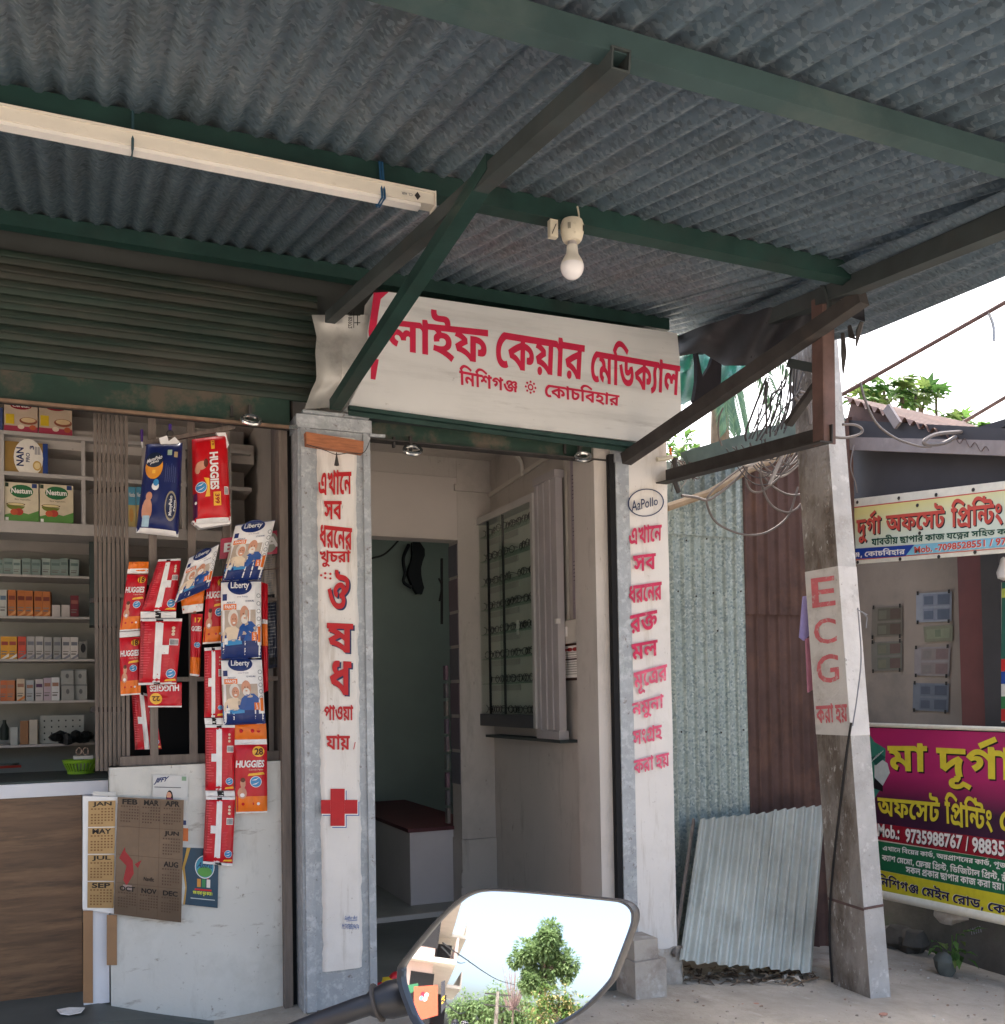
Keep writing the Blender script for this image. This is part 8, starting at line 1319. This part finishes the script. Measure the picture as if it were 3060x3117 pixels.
# weed and stones under the counter banner
c0 = at(2890, 2885, X=4.25); plant('weed', 'small bright green weed sprouting beside a grey stone under the counter banner', V3(c0[0], c0[1], gz(4.2)), [c0+V3(random.uniform(-.05, .03), random.uniform(-.06, .06), random.uniform(-.06, .08)) for i in range(9)], .075, 'weed', False)
def stone(label, p, r, m=PB, jit=.16, name='stone', n=10): b = MB(); b.ball(np.array(p)+V3(0, 0, r[2]*.6), r, m, n, jit); return solo(name, label, 'stone', b, smooth=True)
def gp(px, py): p = ground_at(px, py); return V3(p[0], p[1], gz(p[0]))
stone('dark grey pointed stone leaning under the weed', c0+V3(-.06, -.02, -.12), (.05, .06, .07), mat('wet_stone', (.10, .11, .10), .7, 0, .2, 9))
stone('pale block stone propping the counter banner', at(2895, 2800, X=4.34), (.07, .10, .06)); 
RKM = mat('dark_mossy_stone', (.085, .08, .07), .9, 0, .3, 7, dirt=((.04, .075, .03), 4, .55, .75, .8), bump=.5, bs=25)
for i, (x, y, r) in enumerate(((2700, 2850, .11), (2740, 2838, .09), (2780, 2848, .08), (2715, 2890, .10), (2765, 2872, .07))):
    p = at(x, y, X=4.42); stone(('large rounded dark stone', 'dark stone', 'small dark stone', 'low mossy stone', 'flat dark stone')[i]+(' of the heap right of the pole', ' behind the front ones of the heap', ' at the right end of the heap', ' at the foot of the heap', ' between the others of the heap')[i], p-V3(0, 0, r*.8), (r, r*1.1, r*.8), RKM, .2)
PINK = mat('brick_bat', (.42, .22, .16), .9, 0, .15, 20, bump=.2)
for i, (x, y) in enumerate(((2260, 3063), (2300, 3060), (2690, 3090))): stone(('flat brick chip, left of a pair on the dirt', 'flat brick chip, right of a pair on the dirt', 'flat brick chip on the dirt in front of the pole')[i], gp(x, y), (.022, .016, .006), PINK, .1)
b = MB(); rs = np.random.RandomState(5)
PEB = [mat('pebble_%d' % i, c, .9, 0, .1, 20) for i, c in enumerate(((.45, .40, .34), (.26, .22, .18), (.56, .53, .48), (.34, .24, .18)))]
for i in range(900):
    x, y = 1.2+rs.rand()*3.4, -2.1+rs.rand()*2.3
    if y > -.05 and x < 2.66: continue
    r = .002+.006*rs.rand()**3; b.ball((x, y, gfn(x, y)[2]+r*.3), (r*1.3, r, r*.7), PEB[rs.randint(4)], 5, .2)
o = build('pebbles', b, None); o['kind'] = 'stuff'; o['label'] = 'scattered small pebbles and grit on the dirt'
b = MB()
LITM = [mat('dry_leaf_%d' % i, c, .8, 0, .2, 20) for i, c in enumerate(((.16, .11, .07), (.28, .21, .14), (.09, .065, .045), (.46, .42, .36)))]
for i in range(130):
    px, py = 2075+rs.rand()*400, 2955+rs.rand()*45; p = gp(px, py); a = rs.rand()*6.3; b.leaf(p+V3(0, 0, .006+.012*rs.rand()), V3(math.cos(a), math.sin(a), rs.uniform(-.2, .35)), V3(0, 0, 1), .03+.05*rs.rand(), .015+.025*rs.rand(), LITM[rs.randint(4)], .3)
for i in range(22):
    px, py = 2100+rs.rand()*360, 2960+rs.rand()*40; p = gp(px, py)+V3(0, 0, .008); a = rs.rand()*3; d = V3(math.cos(a), math.sin(a)*.5, .05)*(.04+.1*rs.rand()); b.tube([p-d, p+V3(0, 0, .008), p+d], .0035, LITM[rs.randint(3)], 4)
o = build('leaf_litter', b, None); o['kind'] = 'stuff'; o['label'] = 'dry leaves and twigs under the leaning tin sheet'
b = MB()
for i in range(5): p = at(2950+7*i, 2838-2*i, X=4.4); b.tube(spline([p, p+V3(0, -.012, .02), p+V3(0, -.02, -.01)]), .003, GRY, 4)
solo('wire_coil', 'small coil of grey wire lying in the dark under the counter banner', 'wire', b)
# ================================================================== motorcycle mirror
MC = CAM+ray(1588, 2925)*.56
OUT = V3(-.80, -.58, 0); OUT = nrm(OUT); OUT = nrm(OUT*math.cos(R_(8.5))+V3(0, 0, math.sin(R_(8.5))))
IN_ = nrm(MC-CAM); MN = nrm(OUT-IN_); RAD = 1.15
def mpt(x, y, h=0.): return at(x, y, pl=(MN, MC))+MN*h
mirror_out = [(1478, 2704), (1530, 2704), (1640, 2712), (1860, 2733), (1912, 2742), (1938, 2762), (1944, 2790), (1934, 2830), (1890, 2945), (1868, 2990), (1790, 3070), (1700, 3125), (1560, 3180), (1400, 3175), (1300, 3150), (1262, 3117), (1236, 3060), (1216, 3000), (1214, 2960), (1226, 2925), (1330, 2800), (1400, 2735), (1440, 2712)]
mc2 = np.mean(np.array(mirror_out), 0)
glass_o = [tuple(np.array(p)*.925+mc2*.075) for p in mirror_out]
MM = thing('rear_view_mirror', 'black motorcycle rear view mirror reflecting the bright sky and a green tree', 'mirror', MC+V3(0, 0, -.08))
MBLK = mat('satin_black_plastic', (.012, .013, .016), .42, 0, .1, 20, spec=.4, dirt=((.05, .048, .045), 30, .66, .8, .4))
def ringpts(sc, h): return [mpt(*(np.array(p)*sc+mc2*(1-sc)), h) for p in mirror_out]
def smooth_loop(L, n=4):
    o = []
    for i in range(len(L)):
        a, b_, c, d = L[i-1], L[i], L[(i+1) % len(L)], L[(i+2) % len(L)]
        for j in range(n): t = j/n; o.append(.5*(2*b_+(c-a)*t+(2*a-5*b_+4*c-d)*t*t+(3*b_-a-3*c+d)*t**3))
    return o
b = MB(); rings = [smooth_loop(ringpts(sc, h)) for sc, h in ((.945, .0005), (.95, .005), (.975, .007), (.995, .0035), (1.0, -.006), (.97, -.02), (.86, -.034), (.5, -.042), (.1, -.044))]
n_ = len(rings[0]); b.add([p for r in rings for p in r], [(i*n_+j, i*n_+(j+1) % n_, (i+1)*n_+(j+1) % n_, (i+1)*n_+j) for i in range(len(rings)-1) for j in range(n_)], MBLK); build('housing', b, MM, smooth=True)
MIR = bpy.data.materials.new('mirror_glass'); MIR.use_nodes = True; pb_ = MIR.node_tree.nodes['Principled BSDF']; pb_.inputs['Metallic'].default_value = 1; pb_.inputs['Roughness'].default_value = .012; pb_.inputs['Base Color'].default_value = (.86, .90, .93, 1)
me = bpy.data.meshes.new('glass'); gl = smooth_loop(ringpts(.955, 0.)); cen = mpt(*mc2)
RG = [(k/10) for k in range(1, 11)]; vs = [cen]+[cen+(p-cen)*k for k in RG for p in gl]
ax1 = nrm(np.cross(MN, (0, 0, 1))); ax2 = np.cross(MN, ax1)
def bulge(p): r = p-MC; return p+MN*(-np.dot(r-MN*np.dot(r, MN), r)/(2*RAD)+.0035)
vs = [bulge(p) for p in vs]; fs = [(0, 1+(j+1) % n_, 1+j) for j in range(n_)]+[(1+i*n_+j, 1+i*n_+(j+1) % n_, 1+(i+1)*n_+(j+1) % n_, 1+(i+1)*n_+j) for i in range(9) for j in range(n_)]
mb = MB(); mb.add(vs, fs, MIR); go = build('glass', mb, MM, smooth='all')
if np.dot(np.array(go.data.polygons[200].normal), MN) < 0: go.data.flip_normals()
go.data.normals_split_custom_set_from_vertices([tuple(nrm(MN+(p-MC-MN*np.dot(p-MC, MN))/RAD)) for p in vs])
b = MB(); sp_ = [mpt(1205, 3040, -.02), mpt(1150, 3052, -.012), mpt(1095, 3066, -.006), mpt(1030, 3090, -.004), mpt(960, 3116, -.004), mpt(820, 3175, -.006), mpt(700, 3240, -.01)]
b.tube(spline(sp_, 5), [.0115-.0*i if i < 4 else .0115-.0008*(i-4) if i < 9 else .0065 for i in range(31)], MBLK, 14); b.lathe([(.0095, -.0012), (.0118, -.0008), (.0118, .0008), (.0095, .0012)], mpt(1130, 3057, -.010), DARKIRON, 14, sp_[3]-sp_[2]); build('stem', b, MM, smooth=True)
# ================================================================== the street behind the camera, seen in the mirror
def refl(px, py, dist):
    """the point DIST metres along the reflected line of sight that meets the mirror at (px, py)"""
    p = mpt(px, py); r = p-MC; n = nrm(MN+(r-MN*np.dot(r, MN))/RAD); d = nrm(p-CAM); o = d-2*np.dot(d, n)*n; return p+o*dist
def grd(p): return V3(p[0], p[1], gz(p[0])-.02)
D = 30.; tc, tt, tw = refl(1655, 2930, D), refl(1660, 2820, D), refl(1745, 2930, D)
rx = np.linalg.norm(tw-tc); tc2 = refl(1655, 3040, D)
tree('street_tree', 'tall green broadleaf tree across the street', grd(tc), (tc2+tt)/2, (rx*.95, rx*.95, np.linalg.norm(tt-tc2)/2*1.12), 11000, .30, leafm=SUNLEAF, trunk=.3)
tb_ = refl(1690, 3050, D-3); tree('bamboo_clump', 'yellowish bushy clump at the foot of the street tree', grd(tb_), refl(1700, 3075, D-3), (rx*1.2, rx, rx*.7), 2600, .25, None, None, [LEAF[3], LEAF[1], mat('straw_leaf', (.30, .25, .10), .7, 0, .15, 8)], .15)
for i, (px, py, k) in enumerate(((1480, 3085, .5), (1530, 3078, .62), (1410, 3080, .4), (1590, 3085, .5))): p = refl(px, py, 55); tree('street_tree', ('round distant tree left of the electric pole', 'distant tree behind the electric pole', 'small distant tree at the end of the street', 'distant tree beside the bamboo clump')[i], grd(p), p, (3.2*k*1.6, 3*k*1.6, 3.2*k*1.5), 1100, .5, 'distant trees along the street', leafm=SUNLEAF, trunk=.2)
BT = refl(1570, 3000, 34); t = thing('bare_tree', 'bare pinkish twiggy tree across the street', 'tree', grd(BT)); b = MB()
for i in range(60): a = random.uniform(0, 6.3); e_ = BT+V3(math.cos(a)*1.2*random.random(), math.sin(a)*1.2*random.random(), random.uniform(-1.3, 1.4)); m_ = BT+V3(0, 0, -1.4); b.tube(spline([m_, (m_+e_)/2+V3(0, 0, -.3), e_], 3), [.03]*3+[.02]*3+[.008], mat('pink_twig', (.24, .16, .15), .8, 0, .1, 8), 4)
b.tube([grd(BT), BT+V3(0, 0, -1.2)], .07, BARK, 6); build('trunk', b, t)
pp_ = refl(1518, 3030, 26); t = thing('electric_pole', 'electric pole with crossarms down the street', 'pole', grd(pp_)); b = MB(); b.tube([grd(pp_), pp_+V3(0, 0, .2)], [.13, .09], CONC, 8); build('shaft', b, t); b = MB(); [b.bar(pp_+V3(-.5, .5, z)*1., pp_+V3(.5, -.5, z), .07, .07, DARKIRON) for z in (.05, -.5)]; build('crossarm', b, t)
for q in (((1350, 2870), (1570, 2998)), ((1345, 2880), (1420, 2930)), ((1350, 3045), (1420, 3080))):
    b = MB(); a, c = refl(*q[0], 9), refl(*q[1], 26); b.tube(spline([a, (a+c)/2+V3(0, 0, -.15), c], 6), .016, BLK, 5); solo('overhead_wire', ('upper long overhead wire crossing the street sky', 'short overhead wire end near the balconies', 'low overhead wire by the shop signs')[(((1350, 2870), (1570, 2998)), ((1345, 2880), (1420, 2930)), ((1350, 3045), (1420, 3080))).index(q)], 'wire', b)
# row of street buildings: pale pink plaster with slabs, shop signs and shutters
u_ = nrm((refl(1330, 2950, 16)-refl(1300, 2950, 16))*V3(1, 1, 0)); dv = nrm((refl(1320, 2960, 30)-refl(1320, 2960, 8))*V3(1, 1, 0))
PINKW = mat('pink_plaster', (.58, .44, .40), .85, 0, .08, 2, dirt=((.36, .30, .27), 1.5, .52, .75, .6)); CREAMW = mat('cream_plaster', (.62, .57, .50), .85, 0, .08, 2)
def qbox(b, o, lu, ld, z0, z1, m): b.prism([V3(*(o[:2]), z0), V3(*((o+u_*lu)[:2]), z0), V3(*((o+u_*lu+dv*ld)[:2]), z0), V3(*((o+dv*ld)[:2]), z0)], (0, 0, z1-z0), m)
for k, (px, dist, W) in enumerate(((1330, 13, PINKW), (1372, 20, CREAMW))):
    e_ = refl(px, 2960, dist); o = grd(e_)-u_*5.0; t = thing('street_house', ('pink three storey house with balcony slabs down the street', 'cream house with sunshades farther down the street')[k], 'house', o)
    b = MB(); H = (7.4, 6.0)[k]; qbox(b, o, 4.9, 6.0, gz(0)-.3, gz(0)+H, W); build('wall', b, t)
    for z in (2.7, 4.6, 6.4)[:3-k]:
        b = MB(); qbox(b, o-dv*.5, 5.5, 6.9, z, z+.12, CREAMW); build('balcony_slab', b, t); b = MB(); qbox(b, o-dv*.02+u_*4.3, .66, 1.6, z-1.5, z-.25, BLK); build('window', b, t)
        b = MB(); qbox(b, o-dv*.5+u_*5.45, .05, 6.9, z+.12, z+.65, PINKW if k == 0 else CREAMW); build('parapet', b, t)
for k, (x0, y0, x1, y1, c, dist, lab) in enumerate(((1262, 2990, 1335, 3110, (206, 92, 66), 9, 'tilted orange red shop sign down the street with a white flower emblem'), (1240, 2985, 1275, 3030, (60, 120, 84), 9.2, 'green shop sign beside the orange red one'), (1345, 2975, 1358, 3085, (60, 60, 66), 11, 'dark vertical sign with two yellow discs'))):
    s = Surf(refl(x0, y1, dist), refl(x1, y1-20, dist), refl(x1, y0+8, dist), refl(x0, y0+14, dist)); b = MB(); s.rect(b, 0, 0, 1, 1, ink(*c), 0); s.rect(b, 0, 0, 1, 1, ink(*c), -30); o = solo('street_sign', lab, 'sign', b); b = MB()
    if k == 0:
        for a in range(4): s.ell(b, .42+.12*math.cos(a*1.57+.4), .68+.09*math.sin(a*1.57+.4), .09, .07, (WHITE, ink(200, 40, 60), ink(110, 150, 190), WHITE)[a], 4+a)
    if k == 2:
        for v in (.3, .42): s.ell(b, .5, v, .4, .045, YEL, 4)
    if b.v: build('emblem', b, o)
# heads of two passers by just showing at the bottom of the mirror
for k, (px, py) in enumerate(((1418, 3108), (1388, 3112))):
    hd_ = refl(px, py, 12); gz_ = grd(hd_); t = thing('person', ('dark haired passer by in a white shirt standing in the street', 'dark haired passer by beside the other one in the street')[k], 'person', gz_); b = MB(); H = hd_[2]-gz_[2]
    H = max(1.45, min(H, 1.75)); hh_ = H-.12
    b.lathe([(.02, 0), (.10, .0), (.13, .4), (.15, H*.5), (.17, H*.6), (.20, H*.78), (.19, H*.82), (.06, H*.845), (.055, H*.87), (.085, H*.90), (.10, H*.94), (.085, H*.985), (.02, H)], gz_, ink(214, 214, 216) if k == 0 else ink(60, 66, 80), 14); build('body', b, t, smooth=True)
    b = MB(); b.ball(gz_+V3(0, 0, H*.95), (.105, .105, .10), BLK, 10); build('hair', b, t, smooth=True)
